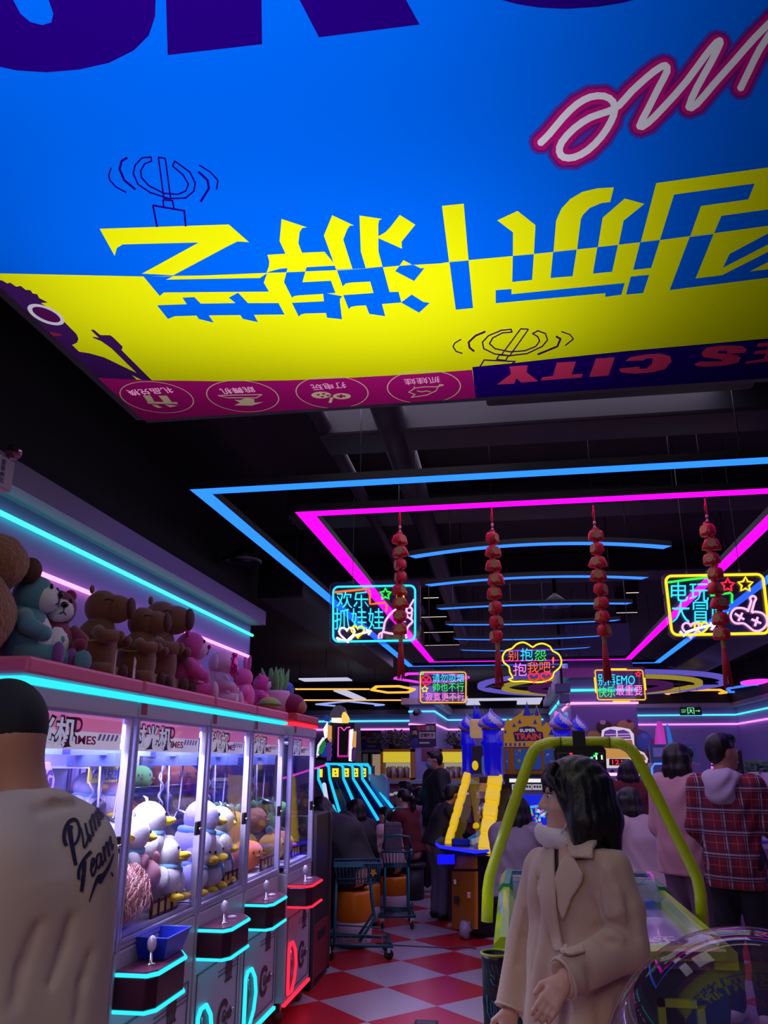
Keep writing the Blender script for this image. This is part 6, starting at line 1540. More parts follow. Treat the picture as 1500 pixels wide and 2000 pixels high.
creases(g, g.build('tshirt', TEE, 0.014), [([(30, 1960), (48, 1890), (78, 1810)], 0.006, True), ([(150, 1568), (110, 1570), (70, 1585)], 0.006, True), ([(100, 1920), (125, 1850), (140, 1800)], 0.006, True), ([(90, 1556), (140, 1560)], 0.008, False), ([(150, 1990), (160, 1920), (180, 1860)], 0.006, True)], mb0, mrz)
tee = g.build('tshirt', TEE, 0.008, mt_, planes=[(tuple(pe + Vector((0, 0, -0.20))), (0, 0, -1)), (tuple(nk + Vector((0, -0.03, 0.025))), (0, 0.5, 0.86))], wrin=tee_w, smooth_it=1)
g = Soft()
for sx in (-1, 1): g.chain([Vector((sx * 0.095, pe.y, pe.z - 0.10)), Vector((sx * 0.10, pe.y + 0.02, 0.50)), Vector((sx * 0.10, pe.y - 0.02, 0.10))], [0.098, 0.085, 0.07], 0.04)
g.build('trousers', M('dark_trousers'), 0.014, mt_)
for sx in (-1, 1):
    a = Vector((sx * 0.10, pe.y - 0.02, 0.08)); g = Soft(); g.cap(a + Vector((0, -0.03, -0.035)), a + Vector((0, 0.16, -0.045)), 0.045, 0.036, 0.02); g.cap(a, a + Vector((0, -0.02, -0.03)), 0.05, 0.045, 0.02)
    g.build('shoe', M('shoe_white'), 0.011, mt_, planes=[((0, 0, 0.001), (0, 0, -1))])
# brush lettering on the back, traced stroke by stroke
tb = bvh_of([tee])
def brush(pts, ws):
    P = [(p.x, p.y) for p in dens(pts, n=3)]; n = len(P); out = []
    for i in range(n - 1):
        a, b = P[i], P[i + 1]; wa = ws[0] + (ws[1] - ws[0]) * i / (n - 1); wb = ws[0] + (ws[1] - ws[0]) * (i + 1) / (n - 1)
        d = math.hypot(b[0] - a[0], b[1] - a[1]) or 1; ux, uy = (b[0] - a[0]) / d, (b[1] - a[1]) / d
        out.append(([(a[0] - ux - uy * wa / 2, a[1] - uy + ux * wa / 2), (b[0] + ux - uy * wb / 2, b[1] + uy + ux * wb / 2), (b[0] + ux + uy * wb / 2, b[1] + uy - ux * wb / 2), (a[0] - ux + uy * wa / 2, a[1] - uy - ux * wa / 2)], 1, 0))
    return out
Zp = lambda pts: [(x / 4.0, 1300 + y / 4.0) for x, y in pts]     # read off the enlargement of the left strip
PR = []
for pts, ws in (([(585, 1555), (570, 1480), (552, 1380), (540, 1290), (545, 1255)], (7, 11)), ([(510, 1405), (495, 1360), (500, 1290), (530, 1225), (575, 1205), (605, 1235), (615, 1300), (600, 1365), (572, 1400), (548, 1385)], (8, 4)),
                ([(625, 1275), (640, 1340), (650, 1420), (668, 1400), (690, 1320)], (4, 4)), ([(660, 1240), (680, 1330), (695, 1375), (705, 1330)], (5, 4)),
                ([(695, 1215), (715, 1300), (722, 1330)], (5, 5)), ([(700, 1240), (712, 1180), (722, 1180), (742, 1290)], (3, 5)), ([(725, 1220), (738, 1155), (748, 1160), (765, 1255), (775, 1230)], (3, 4)),
                ([(790, 1120), (765, 1100), (752, 1150), (765, 1210), (785, 1190), (795, 1130)], (4, 4)), ([(735, 1080), (765, 1130), (790, 1190), (803, 1175)], (4, 4)),
                ([(630, 1760), (640, 1690), (650, 1600), (652, 1530)], (7, 9)), ([(608, 1665), (610, 1600), (640, 1530), (680, 1480), (705, 1455)], (6, 6)),
                ([(700, 1600), (725, 1550), (730, 1510), (712, 1520), (705, 1590), (715, 1640), (735, 1610), (745, 1570)], (4, 4)), ([(775, 1470), (752, 1490), (748, 1560), (765, 1580), (780, 1530), (782, 1470), (790, 1560), (800, 1530)], (4, 4)),
                ([(800, 1420), (815, 1530)], (5, 5)), ([(808, 1460), (822, 1390), (830, 1395), (845, 1490)], (3, 5)), ([(838, 1430), (850, 1345), (858, 1355), (868, 1440), (876, 1400)], (3, 4)),
                ([(692, 1840), (715, 1770), (740, 1700), (765, 1650), (800, 1640)], (2, 9)), ([(765, 1690), (800, 1640), (838, 1580), (870, 1500), (878, 1470)], (11, 2)), ([(862, 1620), (872, 1645)], (4, 4))):
    PR += brush(Zp(pts), ws)
drape('back_print', PR, tb, [M('print_navy', (34, 20, 58), 0.7)], mt_, 5, 0.0025, 0, mb0, mrz)

# ------------------------------------------------------------------ other visitors
NAVY = M('black_jacket', (20, 20, 26), 0.7, bump=(120, 0.2, 0.003)); GREYJ = M('grey_jacket', (140, 124, 140), 0.7, bump=(60, 0.4, 0.01)); FLEECE = M('pink_fleece', (206, 150, 160), 0.95, bump=(160, 0.7, 0.006), sheen=0.4)
KNIT = M('pale_knit', (206, 182, 186), 0.9, bump=(240, 0.4, 0.003)); WINEJ = M('dark_red_jacket', (96, 18, 28), 0.8, bump=(120, 0.2, 0.003)); CREAM = M('cream_top', (206, 176, 178), 0.85)
JEANS = M('grey_jeans', (96, 96, 116), 0.8); DJEAN = M('dark_jeans', (30, 32, 48), 0.8); SHW = M('shoe_white'); SHB = M('shoe_black', (24, 22, 26), 0.6); HOODG = M('hood_grey', (196, 180, 204), 0.85, bump=(160, 0.2, 0.003))
MASKB = M('mask_blue', (120, 160, 196), 0.7)
def plaid():
    m = bpy.data.materials.new('red_plaid'); m.use_nodes = True; nt = m.node_tree; b = nt.nodes['Principled BSDF']; Lk = nt.links.new
    tc = nt.nodes.new('ShaderNodeTexCoord'); sp = nt.nodes.new('ShaderNodeSeparateXYZ'); Lk(tc.outputs['Object'], sp.inputs[0])
    def M1(op, a, b_=None):
        n = nt.nodes.new('ShaderNodeMath'); n.operation = op
        for i, q in enumerate((a, b_)):
            if q is None: continue
            if isinstance(q, (int, float)): n.inputs[i].default_value = q
            else: Lk(q, n.inputs[i])
        return n.outputs[0]
    def band(c, f, ph, wdt):   # 1 inside a stripe
        return M1('LESS_THAN', M1('ABSOLUTE', M1('SUBTRACT', M1('FRACT', M1('ADD', M1('MULTIPLY', c, f), ph)), 0.5)), wdt)
    hx = M1('ADD', sp.outputs[0], M1('MULTIPLY', sp.outputs[1], 0.6))
    def mix(prev, fac, col, k):
        n = nt.nodes.new('ShaderNodeMix'); n.data_type = 'RGBA'; Lk(M1('MULTIPLY', fac, k), n.inputs[0])
        if isinstance(prev, tuple): n.inputs[6].default_value = prev
        else: Lk(prev, n.inputs[6])
        n.inputs[7].default_value = (*lin(col), 1); return n.outputs[2]
    c = (*lin((138, 28, 46)), 1)
    for co, ph in ((hx, 0.0), (sp.outputs[2], 0.2)):
        c = mix(c, band(co, 7.5, ph, 0.22), (60, 40, 66), 0.6)
        c = mix(c, band(co, 7.5, ph, 0.035), (226, 206, 226), 0.5)
        c = mix(c, band(co, 7.5, ph + 0.13, 0.012), (226, 206, 226), 0.45)
        c = mix(c, band(co, 7.5, ph + 0.5, 0.02), (206, 150, 170), 0.35)
    Lk(c, b.inputs['Base Color']); b.inputs['Roughness'].default_value = 0.9
    return m
PLAID = plaid()
def P2(u, v, y): p = PZ(u, v, 0) if y is None else PY(u, v, y); return (p.x, p.y, 0)
# couple on the right
person('man in a red plaid jacket with a pale hood looking right', (1.47, 6.15, 0), math.radians(-32), dict(head=(0.0, 0.03, 1.60), yaw=math.radians(-38), elR=(0.25, 0.05, 1.13), wrR=(0.24, 0.27, 1.02), elL=(-0.22, 0.0, 1.12), wrL=(-0.19, 0.16, 0.98)), 1.055, PLAID, DJEAN, SHW, ('short', HAIR), SKIN_D, hem=0.16, puff=0.005, res=0.012, hood=HOODG, topname='plaid_jacket', detail=True)
person('woman with long black hair in a pink fleece beside the plaid jacket man', (1.26, 6.72, 0), math.radians(-48), dict(head=(0.0, 0.045, 1.57), yaw=math.radians(-30), shR=(0.15, 0, 1.385), shL=(-0.15, 0, 1.385), elR=(0.17, 0.10, 1.12), wrR=(0.10, 0.30, 1.08), elL=(-0.18, -0.02, 1.10), wrL=(-0.08, 0.17, 1.02), fem=True), 1.04, FLEECE, M('mauve_trousers', (116, 90, 120), 0.8), SHW, ('long', HAIR), SKIN, hem=0.14, puff=0.02, res=0.012, topname='fleece_jacket', detail=True)
# seated players in the middle
def stool(label, loc, h=0.45, r=0.165, kind='drum'):
    t = thing('stool', label, 'stool', loc)
    if kind == 'drum':
        MB().lathe([(r * 0.96, 0.04), (r, 0.05), (r, h * 0.45), (r * 0.98, h * 0.46)], 28).build('white_base', M('stool_white', (214, 196, 210), 0.45), t)
        MB().lathe([(r * 0.98, h * 0.46), (r, h * 0.47), (r, h - 0.03), (r * 0.93, h), (r * 0.8, h), (r * 0.78, h - 0.02), (0, h - 0.02)], 28).build('orange_seat', M('stool_orange', (232, 130, 12), 0.35), t)
        MB().lathe([(r * 0.75, 0.0), (r * 0.85, 0.01), (r * 0.8, 0.045), (0, 0.045)], 24).build('foot_ring', M('stool_teal', (30, 90, 100), 0.4), t)
    else:
        MB().lathe([(r, h - 0.05), (r * 1.05, h - 0.04), (r * 1.05, h - 0.01), (r * 0.95, h), (0, h)], 24).build('seat', M('stool_dark', (46, 36, 56), 0.5), t)
        MB().lathe([(r * 0.86, 0.0), (r * 0.9, 0.02), (r * 0.9, h - 0.05), (0, h - 0.05)], 24).build('drum', M('stool_black', (28, 24, 34), 0.5), t)
    return t
person('person in a grey quilted jacket seated at the castle game behind the hockey table', (0.0, 7.2, 0), math.radians(-12), dict(SIT, head=(0.0, 0.13, 1.20), yaw=-0.2, shR=(0.145, 0.09, 1.01), shL=(-0.145, 0.09, 1.01), elR=(0.17, 0.2, 0.76), elL=(-0.17, 0.2, 0.76)), 1.02, GREYJ, DJEAN, SHB, ('bob', HAIR), puff=0.025, topname='quilted_jacket', hem=0.02)
stool('black drum stool under the grey jacketed player', (0.0, 7.2, 0), 0.44, 0.17, 'plain')
person('person in a pale knit sweater reaching over the game behind the hockey table', (1.15, 7.9, 0), math.radians(14), dict(SIT, head=(-0.06, 0.16, 1.19), yaw=0.75, elL=(-0.30, 0.20, 0.80), wrL=(-0.36, 0.40, 0.76)), 1.06, KNIT, M('mauve_trousers'), SHW, ('bob', HAIR), topname='knit_sweater', hem=0.05, puff=0.01)
stool('black drum stool under the pale knit player', (1.15, 7.9, 0), 0.45, 0.17, 'plain')
person('person in a dark red jacket standing at the purple prize cabinet', (1.20, 8.95, 0), math.radians(5), dict(head=(0, 0.05, 1.57)), 0.97, WINEJ, DJEAN, SHB, ('long', HAIR), puff=0.03, hem=0.1)
# standing man in black by the counter
t, H, V = person('man in black wearing a blue mask standing in the aisle', (-1.02, 11.25, 0), math.radians(115), dict(head=(0, 0.03, 1.60), yaw=math.radians(-10), elR=(0.27, 0.02, 1.12), elL=(-0.27, 0.02, 1.12), knR=(0.10, 0.10, 0.49), anR=(0.10, 0.12, 0.08), anL=(-0.10, -0.12, 0.08)), 1.03, NAVY, NAVY, SHW, ('short', HAIR), SKIN_D, mask=MASKB, puff=0.04, hem=0.16, topname='black_jacket', detail=True)
def logo(t, nm, part, polys, loc, rz, sc):
    jk = [c for c in t.children if c.name.startswith(part)][0]
    drape(nm, [(p, 1, 0) for p in polys], bvh_of([jk]), [M('print_white', (190, 186, 196), 0.7)], t, 4, 0.004, 0, Vector(loc), rz, sc)
logo(t, 'jacket_emblem', 'black_jacket', [[(864, 1542), (870, 1541), (870, 1543), (864, 1544)], [(864, 1545.5), (872, 1544.5), (872, 1546), (864, 1547)], [(870, 1541), (873, 1543), (873, 1547), (871.5, 1545)]], (-1.02, 11.25, 0), math.radians(115), 1.03)
# player at the castle game
person('person in dark clothes and grey jeans at the yellow castle game', (-0.84, 9.45, 0), math.radians(-60), dict(pel=(0, -0.06, 0.82), hipR=(0.09, -0.05, 0.80), hipL=(-0.09, -0.05, 0.80), head=(0, 0.20, 1.36), neck=(0, 0.12, 1.24), chest=(0, 0.04, 1.06), shR=(0.16, 0.10, 1.18), shL=(-0.16, 0.10, 1.18), elR=(0.19, 0.18, 0.95), elL=(-0.19, 0.18, 0.95), wrR=(0.12, 0.36, 0.88), wrL=(-0.12, 0.36, 0.88)), 0.93, NAVY, JEANS, SHB, ('short', HAIR), SKIN_D, hem=0.05)
# row of players sitting at the ball lanes, backs half turned
row = [((-1.52, 8.0), 60, 1.10, NAVY, DJEAN, 'bob', 'player in a black hooded jacket bending forward beside the red machine', 0.04),
       ((-1.60, 9.0), 65, 0.93, NAVY, DJEAN, 'bob', 'player with black hair in a black top at the ball lanes', 0.03),
       ((-1.42, 9.9), 62, 0.84, CREAM, DJEAN, 'short', 'player in a cream top with a dark hood at the ball lanes', 0.02),
       ((-1.30, 10.7), 62, 0.97, WINEJ, JEANS, 'pony', 'player in a dark red top with a ponytail at the ball lanes', 0.0),
       ((-1.20, 11.7), 62, 0.97, CREAM, DJEAN, 'bob', 'player in a pale top with a dark shoulder strap, farthest at the lanes', 0.0),
       ((-1.50, 12.5), 62, 1.02, NAVY, DJEAN, 'short', 'player whose dark head shows behind the farthest pale top', 0.0)]
for i, ((x, y), a, s, tp, pn, hr, lb_, pf) in enumerate(row):
    ps = dict(SIT, yaw=0.15)
    if i == 0: ps = dict(SIT, chest=(0, 0.14, 0.84), neck=(0, 0.30, 0.98), head=(0, 0.42, 1.04), pitch=-0.5, shR=(0.17, 0.26, 0.93), shL=(-0.17, 0.26, 0.93), elR=(0.22, 0.36, 0.68), elL=(-0.22, 0.36, 0.68), wrR=(0.12, 0.52, 0.66), wrL=(-0.12, 0.52, 0.66))
    t, H, V = person(lb_, (x, y, 0), math.radians(a), ps, s, tp, pn, SHW, (hr, HAIR), SKIN, puff=pf, hem=0.02, hood=NAVY if i == 2 else None)
    if i == 0: logo(t, 'jacket_lettering', 'jacket', [[(632 + 4 * k, 1668 - 2.6 * k), (635 + 4 * k, 1666 - 2.6 * k), (635.5 + 4 * k, 1669 - 2.6 * k), (632.5 + 4 * k, 1671 - 2.6 * k)] for k in range(6)], (x, y, 0), math.radians(a), s)
    if i == 4:
        MB().tube([(0.17, 0.0, 1.10), (0.0, -0.10, 0.90), (-0.20, -0.04, 0.62)], 0.02, 6).build('shoulder_strap', NAVY, t)
    stool(['orange and white drum stool nearest the red machine', 'orange and white drum stool behind the shopping trolley', 'orange and white drum stool under the cream topped player', 'black drum stool under the ponytailed player', 'black drum stool under the farthest pale top player', 'black drum stool behind the farthest player'][i], (x, y, 0), 0.43 * s, 0.165, 'drum' if i < 3 else 'plain')

# ================================================================== air hockey table
LIME = M('lime_paint', (206, 236, 6), 0.3, coat=0.3); LIMEG = M('lime_plastic', (172, 212, 26), 0.3, coat=0.4); GREENT = M('green_plastic', (30, 130, 84), 0.3, coat=0.3)
TEALD = M('dark_teal_body', (16, 58, 62), 0.75)
t = thing('air_hockey_table', 'lime green air hockey table with a tube arch behind the beige coat woman', 'hockey table', (0.40, 4.95, 0))
hx, hy0, hy1, zt = 0.52, -0.98, 0.98, 0.82
MB().add([(-hx + 0.10, hy0 + 0.12, 0.12), (hx - 0.10, hy0 + 0.12, 0.12), (hx - 0.10, hy1 - 0.12, 0.12), (-hx + 0.10, hy1 - 0.12, 0.12), (-hx + 0.03, hy0 + 0.03, zt - 0.07), (hx - 0.03, hy0 + 0.03, zt - 0.07), (hx - 0.03, hy1 - 0.03, zt - 0.07), (-hx + 0.03, hy1 - 0.03, zt - 0.07)],
         [(3, 2, 1, 0), (4, 5, 6, 7), (0, 1, 5, 4), (1, 2, 6, 5), (2, 3, 7, 6), (3, 0, 4, 7)]).build('body', TEALD, t, bevel=0.01)
MB().b2((-hx + 0.10, hy0 + 0.10, zt - 0.07), (hx - 0.10, hy1 - 0.10, zt - 0.02)).build('playfield', M('playfield', (176, 160, 214), 0.12, coat=0.6), t)
m = MB()
for a, b in (((-0.36, -0.005), (0.36, 0.005)),): m.b2((a[0], a[1], zt - 0.0195), (b[0], b[1], zt - 0.0188))
m.add([(0.17 * math.cos(q) * r, 0.17 * math.sin(q) * r, zt - 0.0188) for r in (1, 0.94) for q in [2 * PI * k / 32 for k in range(32)]], [(k, (k + 1) % 32, 32 + (k + 1) % 32, 32 + k) for k in range(32)])
text_on(m, '飞乐', (0.10, -0.62, zt - 0.0188), (1, 0, 0), (0, 1, 0), 0.26, 0.16, bold=0.03, t=0.0005)
m.build('field_marking', M('field_white', (226, 220, 236), 0.3), t)
def bevel_bar(m, p, q, w_, h, mat=0):
    p, q = Vector(p), Vector(q); d = (q - p).normalized(); s_ = d.cross(Vector((0, 0, 1))).normalized(); k = 0.35
    prof = [(-w_ / 2, -h / 2), (w_ / 2, -h / 2), (w_ / 2, h / 2 * k), (w_ / 2 * k, h / 2), (-w_ / 2 * k, h / 2), (-w_ / 2, h / 2 * k)]
    vs = [e + s_ * a + Vector((0, 0, b)) for e in (p, q) for a, b in prof]
    n = 6; m.add(vs, [tuple(range(n)), tuple(range(n, 2 * n))[::-1]] + [(i, n + i, n + (i + 1) % n, (i + 1) % n) for i in range(n)], mat)
m = MB(); bevel_bar(m, (-hx + 0.05, hy0 + 0.02, zt), (-hx + 0.05, 0.55, zt), 0.10, 0.10); m.build('side_rail', LIMEG, t)
m = MB(); bevel_bar(m, (hx - 0.05, hy0 + 0.02, zt), (hx - 0.05, 0.55, zt), 0.10, 0.10); m.build('side_rail', LIMEG, t)
m = MB(); bevel_bar(m, (-hx + 0.05, hy0 + 0.05, zt - 0.01), (hx - 0.05, hy0 + 0.05, zt + 0.015), 0.10, 0.055); m.build('end_rail', LIMEG, t)
m = MB(); m.b2((hx - 0.26, hy0 - 0.004, zt - 0.008), (hx - 0.16, hy0 + 0.002, zt + 0.02), 0); m.build('warning_sticker', M('sticker_red'), t)
m = MB(); bevel_bar(m, (-hx + 0.05, 0.55, zt + 0.01), (-hx + 0.07, hy1 - 0.05, zt + 0.05), 0.11, 0.12); bevel_bar(m, (hx - 0.05, 0.55, zt + 0.01), (hx - 0.07, hy1 - 0.05, zt + 0.05), 0.11, 0.12); bevel_bar(m, (-hx + 0.06, hy1 - 0.06, zt + 0.05), (hx - 0.06, hy1 - 0.06, zt + 0.05), 0.11, 0.11)
m.build('far_end_rail', GREENT, t)
m = MB()
n = 10; vs = []
for k in range(n + 1):
    a = k / n; y = 0.30 + (hy1 - 0.36) * a; z = zt + 0.02 + 0.10 * math.sin(a * PI * 0.75)
    vs += [(-hx + 0.09, y, z), (hx - 0.09, y, z)]
m.add(vs, [(2 * k, 2 * k + 1, 2 * k + 3, 2 * k + 2) for k in range(n)], 0, True); m.build('end_hood', GLASS('hood_tint', (130, 165, 215), 0.2, 0.03), t)
for sx in (-1, 1): MB().add([(sx * (hx - 0.10), hy0 + 0.08, zt + 0.02), (sx * (hx - 0.10), 0.4, zt + 0.02), (sx * (hx - 0.10), 0.4, zt + 0.09), (sx * (hx - 0.10), hy0 + 0.08, zt + 0.05)], [(0, 1, 2, 3)]).build('side_guard', GLASS('guard_pane', (225, 235, 245), 0.15, 0.02), t)
# arch
yA = -0.10
def arc(c, r, a0, a1, n=6): return [(c[0] + r * math.cos(a0 + (a1 - a0) * k / n), yA, c[1] + r * math.sin(a0 + (a1 - a0) * k / n)) for k in range(n + 1)]
W0 = lambda u, v: (PY(u, v, 4.85).x - 0.40, yA, PY(u, v, 4.85).z)
left = [W0(951, 1800), W0(953, 1740), W0(957, 1712), W0(965, 1686), W0(1000, 1580), W0(1034, 1485), W0(1042, 1468), W0(1054, 1457), W0(1072, 1451), W0(1095, 1450)]
right = [W0(1190, 1450), W0(1212, 1452), W0(1228, 1460), W0(1240, 1474), W0(1296, 1580), W0(1350, 1690), W0(1362, 1716), W0(1368, 1745), W0(1373, 1808)]
MB().tube(left, 0.032, 16).build('arch_post', LIME, t); MB().tube(right, 0.032, 16).build('arch_post', LIME, t)
top = MB().tube([left[-1], ((left[-1][0] + right[0][0]) / 2, yA, left[-1][2]), right[0]], 0.032, 16).build('arch_crossbar', LIME, t)
m = MB()
for p in (left[-1], right[0]): m.tube([(p[0] - 0.002, yA, p[2]), (p[0] + 0.002, yA, p[2])], 0.0335, 16)
m.build('joint_ring', DARK, top)
sc = W0(1133, 1490); b = MB()
b.prism([(-0.145, 0.07), (-0.125, 0.092), (0.125, 0.092), (0.145, 0.07), (0.14, -0.07), (0.12, -0.09), (-0.12, -0.09), (-0.14, -0.07)], 0.07, X=Matrix(((1, 0, 0, sc[0]), (0, 0, 1, yA - 0.04), (0, 1, 0, sc[2]), (0, 0, 0, 1))))
sb = b.build('scoreboard', M('scoreboard_black', (14, 14, 18), 0.3), t, bevel=0.006)
MB().b2((sc[0] - 0.035, yA - 0.045, sc[2] + 0.085), (sc[0] + 0.035, yA + 0.045, sc[2] + 0.175)).build('scoreboard_clamp', DARK, sb)
yF = yA - 0.042; m = MB()
for k in range(9):
    a = PI + 0.35 + (PI - 0.7) * k / 8; m.ell((sc[0] + 0.02 + 0.075 * math.cos(a), yF, sc[2] + 0.065 + 0.045 * math.sin(a)), (0.009, 0.003, 0.006), 6, 1 if k > 2 else 0)
m.build('score_arc', [GLOW('led_red', (255, 50, 60), 1.2), GLOW('led_green', (60, 255, 120), 1.3)], sb)
m = MB()
text_on(m, '0', (sc[0] - 0.012, yF, sc[2] - 0.055), (1, 0, 0), (0, 0, 1), 0.026, 0.045, t=0.002); text_on(m, '1', (sc[0] - 0.075, yF, sc[2] + 0.018), (1, 0, 0), (0, 0, 1), 0.008, 0.02, t=0.002)
m.build('score_digit', GLOW('led_red'), sb)
m = MB()
for k in (0, 1): m.b2((sc[0] + 0.085 + 0.03 * k, yF - 0.001, sc[2] + 0.018), (sc[0] + 0.093 + 0.03 * k, yF, sc[2] + 0.042))
m.build('score_digit', GLOW('led_white', (220, 255, 225), 1.2), sb)
for x0, x1 in ((-0.125, -0.045), (0.07, 0.13)):
    m = MB()
    for a, b_ in (((x0, 0.005), (x1, 0.008)), ((x0, 0.052), (x1, 0.055)), ((x0, 0.005), (x0 + 0.003, 0.055)), ((x1 - 0.003, 0.005), (x1, 0.055))): m.b2((sc[0] + a[0], yF - 0.001, sc[2] + a[1]), (sc[0] + b_[0], yF, sc[2] + b_[1]))
    m.build('score_frame', M('frame_grey', (130, 120, 130), 0.5), sb)
for sx in (-1, 1):
    for sy in (-1, 1): MB().b2((sx * 0.36 - 0.05, sy * 0.80 - 0.05, 0.0), (sx * 0.36 + 0.05, sy * 0.80 + 0.05, 0.14)).build('leg', TEALD, t)
m = MB()
for a, b in (((0.17, 0.62), (0.36, 0.65)), ((0.17, 0.30), (0.36, 0.33)), ((0.17, 0.30), (0.20, 0.65)), ((0.33, 0.30), (0.36, 0.65))): m.b2((a[0], hy0 + 0.02, a[1]), (b[0], hy0 + 0.09, b[1]))
m.build('coin_door_frame', LIMEG, t)
# tall mesh bin with a drawn grin
p0 = PY(968, 1845, 3.6)
t = thing('mesh_bin', 'tall black mesh bin with a blue line drawn face beside the hockey table', 'bin', (p0.x, 3.6, 0))
hb = p0.z - 0.03
MESHB = M('bin_black', (26, 28, 40), 0.35, bump=(90, 0.4, 0.004))
m = MB(); m.lathe([(0.052, 0.0), (0.055, 0.01), (0.058, hb - 0.02), (0.062, hb), (0.056, hb), (0.052, hb - 0.03), (0.05, 0.02), (0, 0.02)], 28); m.build('bin_body', MESHB, t)
m = MB()
for k in range(22):
    a = 2 * PI * k / 22
    for sg in (-1, 1): m.tube([(0.0585 * math.cos(a + sg * 0.5 * j), 0.0585 * math.sin(a + sg * 0.5 * j), 0.02 + (hb - 0.05) * j / 6) for j in range(7)], 0.0009, 4)
m.build('mesh_weave', M('mesh_grey', (46, 52, 72), 0.35), t)
m = MB(); BL = M('print_lightblue', (70, 150, 210), 0.5)
def onb(x, z): a = -PI / 2 + x / 0.06; return (0.0605 * math.cos(a), 0.0605 * math.sin(a), z)
m.tube([onb(-0.045, hb - 0.14), onb(-0.043, hb - 0.20), onb(-0.02, hb - 0.235), (onb(0.015, hb - 0.235)), onb(0.04, hb - 0.20), onb(0.045, hb - 0.14)], 0.0013, 5)
for x in (-0.02, 0.0, 0.02): m.tube([onb(x - 0.006, hb - 0.165), onb(x, hb - 0.155), onb(x + 0.006, hb - 0.165), onb(x + 0.006, hb - 0.20), onb(x, hb - 0.208), onb(x - 0.006, hb - 0.20)], 0.0012, 5, closed=True)
for x in (-0.025, 0.01): m.tube([onb(x, hb - 0.08), onb(x + 0.012, hb - 0.10), onb(x + 0.028, hb - 0.105)], 0.0013, 5); m.tube([onb(x + 0.004, hb - 0.065), onb(x + 0.018, hb - 0.082)], 0.0013, 5)
m.build('drawn_face', BL, t)
MB().tube([(0.059 * math.cos(a), 0.059 * math.sin(a), hb) for a in [2 * PI * k / 28 for k in range(28)]], 0.005, 8, closed=True).build('bin_rim', M('rim_lime', (150, 170, 30), 0.4), t)

# ================================================================== clear dome in the corner
t = thing('dome_machine', 'game machine with a big clear dome in the bottom right corner', 'dome', (0.455, 1.86, 0))
zc, r0 = 0.985, 0.315
DOME = GLASS('dome_acrylic', (238, 228, 240), 0.09, 0.004, 0.7, haze=((140, 90, 140), 0.06))
prof = [(r0 * math.cos(a), zc + r0 * math.sin(a)) for a in [PI / 2 * k / 24 for k in range(24)]] + [(0.0001, zc + r0)]
m = MB(); m.lathe(prof, 64); o = m.build('dome_shell', DOME, t)
MB().lathe([(0.30, 0.10), (0.34, 0.12), (0.35, zc - 0.06), (0.33, zc - 0.02), (r0 + 0.004, zc), (0.29, zc - 0.004), (0.27, zc - 0.10), (0.0, zc - 0.10)], 48).build('machine_base', M('dome_base', (150, 110, 160), 0.4), t)
MB().lathe([(r0 - 0.002, zc - 0.01), (r0 + 0.014, zc - 0.008), (r0 + 0.014, zc + 0.012), (r0 + 0.002, zc + 0.014)], 48).build('dome_ring', M('ring_silver', (190, 180, 200), 0.25, 0.8), t)
MB().lathe([(0.26, 0.0), (0.28, 0.10), (0, 0.10)], 32).build('plinth', DARK, t)
rr_ = random.Random(11)
MB().lathe([(0.262, zc - 0.098), (0.262, zc - 0.085), (0.19, zc - 0.06), (0.08, zc - 0.04), (0.0, zc - 0.035)], 40, mats=lambda i, k: (k // 7) % 4).build('prize_turntable', [M('turn_green', (120, 130, 30), 0.4), M('turn_orange', (176, 90, 40), 0.4), M('turn_wine', (96, 30, 80), 0.4), M('turn_gold', (170, 130, 40), 0.4)], t)
m = MB(); m.tube([(0, 0, zc - 0.04), (0, 0, zc + 0.04)], 0.03, 14); m.lathe([(0.05, zc + 0.04), (0.04, zc + 0.06), (0, zc + 0.065)], 16); m.build('turntable_post', M('turn_green'), t)

# ================================================================== castle coin game
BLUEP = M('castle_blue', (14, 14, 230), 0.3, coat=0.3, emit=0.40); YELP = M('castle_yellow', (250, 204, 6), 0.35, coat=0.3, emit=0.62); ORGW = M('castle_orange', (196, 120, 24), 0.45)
WHT = M('onion_white', (206, 190, 220), 0.4); SCREEN = lambda n, c, e=0.8: M('screen_' + n, c, 0.2, emit=e)
CG = thing('castle_coin_game', 'yellow and blue castle shaped coin game with a big SUPER TRAIN sign', 'arcade machine', (0.0, 9.6, 0))
OX, OY = 0.0, 9.6
def CL(u, v, y): p = PY(u, v, y); return Vector((p.x - OX, p.y - OY, p.z))
def tower(u, vtop, vneck, vbase, y, r, name='tower'):
    a, n_, b = CL(u, vtop, y), CL(u, vneck, y), CL(u, vbase, y); h = n_.z
    m = MB(); prof = [(r, b.z), (r, b.z + (h - b.z) * 0.62), (r * 1.2, b.z + (h - b.z) * 0.66), (r * 1.2, b.z + (h - b.z) * 0.72), (r, b.z + (h - b.z) * 0.76), (r, h)]
    o = m.lathe(prof, 20, X=Matrix.Translation((a.x, a.y, 0))).build(name, BLUEP, CG)
    H = a.z - h; k = r * 1.35
    pr0 = [(r * 0.9, h), (k, h + H * 0.12), (k * 1.08, h + H * 0.25), (k * 0.9, h + H * 0.45), (k * 0.5, h + H * 0.65), (k * 0.2, h + H * 0.8), (k * 0.1, h + H * 0.92), (0.001, a.z)]
    pr = [(max(p.x, 0.001), p.y) for p in dens(pr0, n=5)]
    def tw(i, kk): return (kk + i // 3) // 4 % 2
    MB().lathe(pr, 32, X=Matrix.Translation((a.x, a.y, 0)), mats=tw).build('onion_dome', [BLUEP, WHT], o)
    MB().lathe([(r * 1.02, h - 0.012), (r * 1.08, h), (r * 0.95, h + 0.012)], 20, X=Matrix.Translation((a.x, a.y, 0))).build('gold_collar', M('collar_gold', (150, 100, 50), 0.4, 0.5), o)
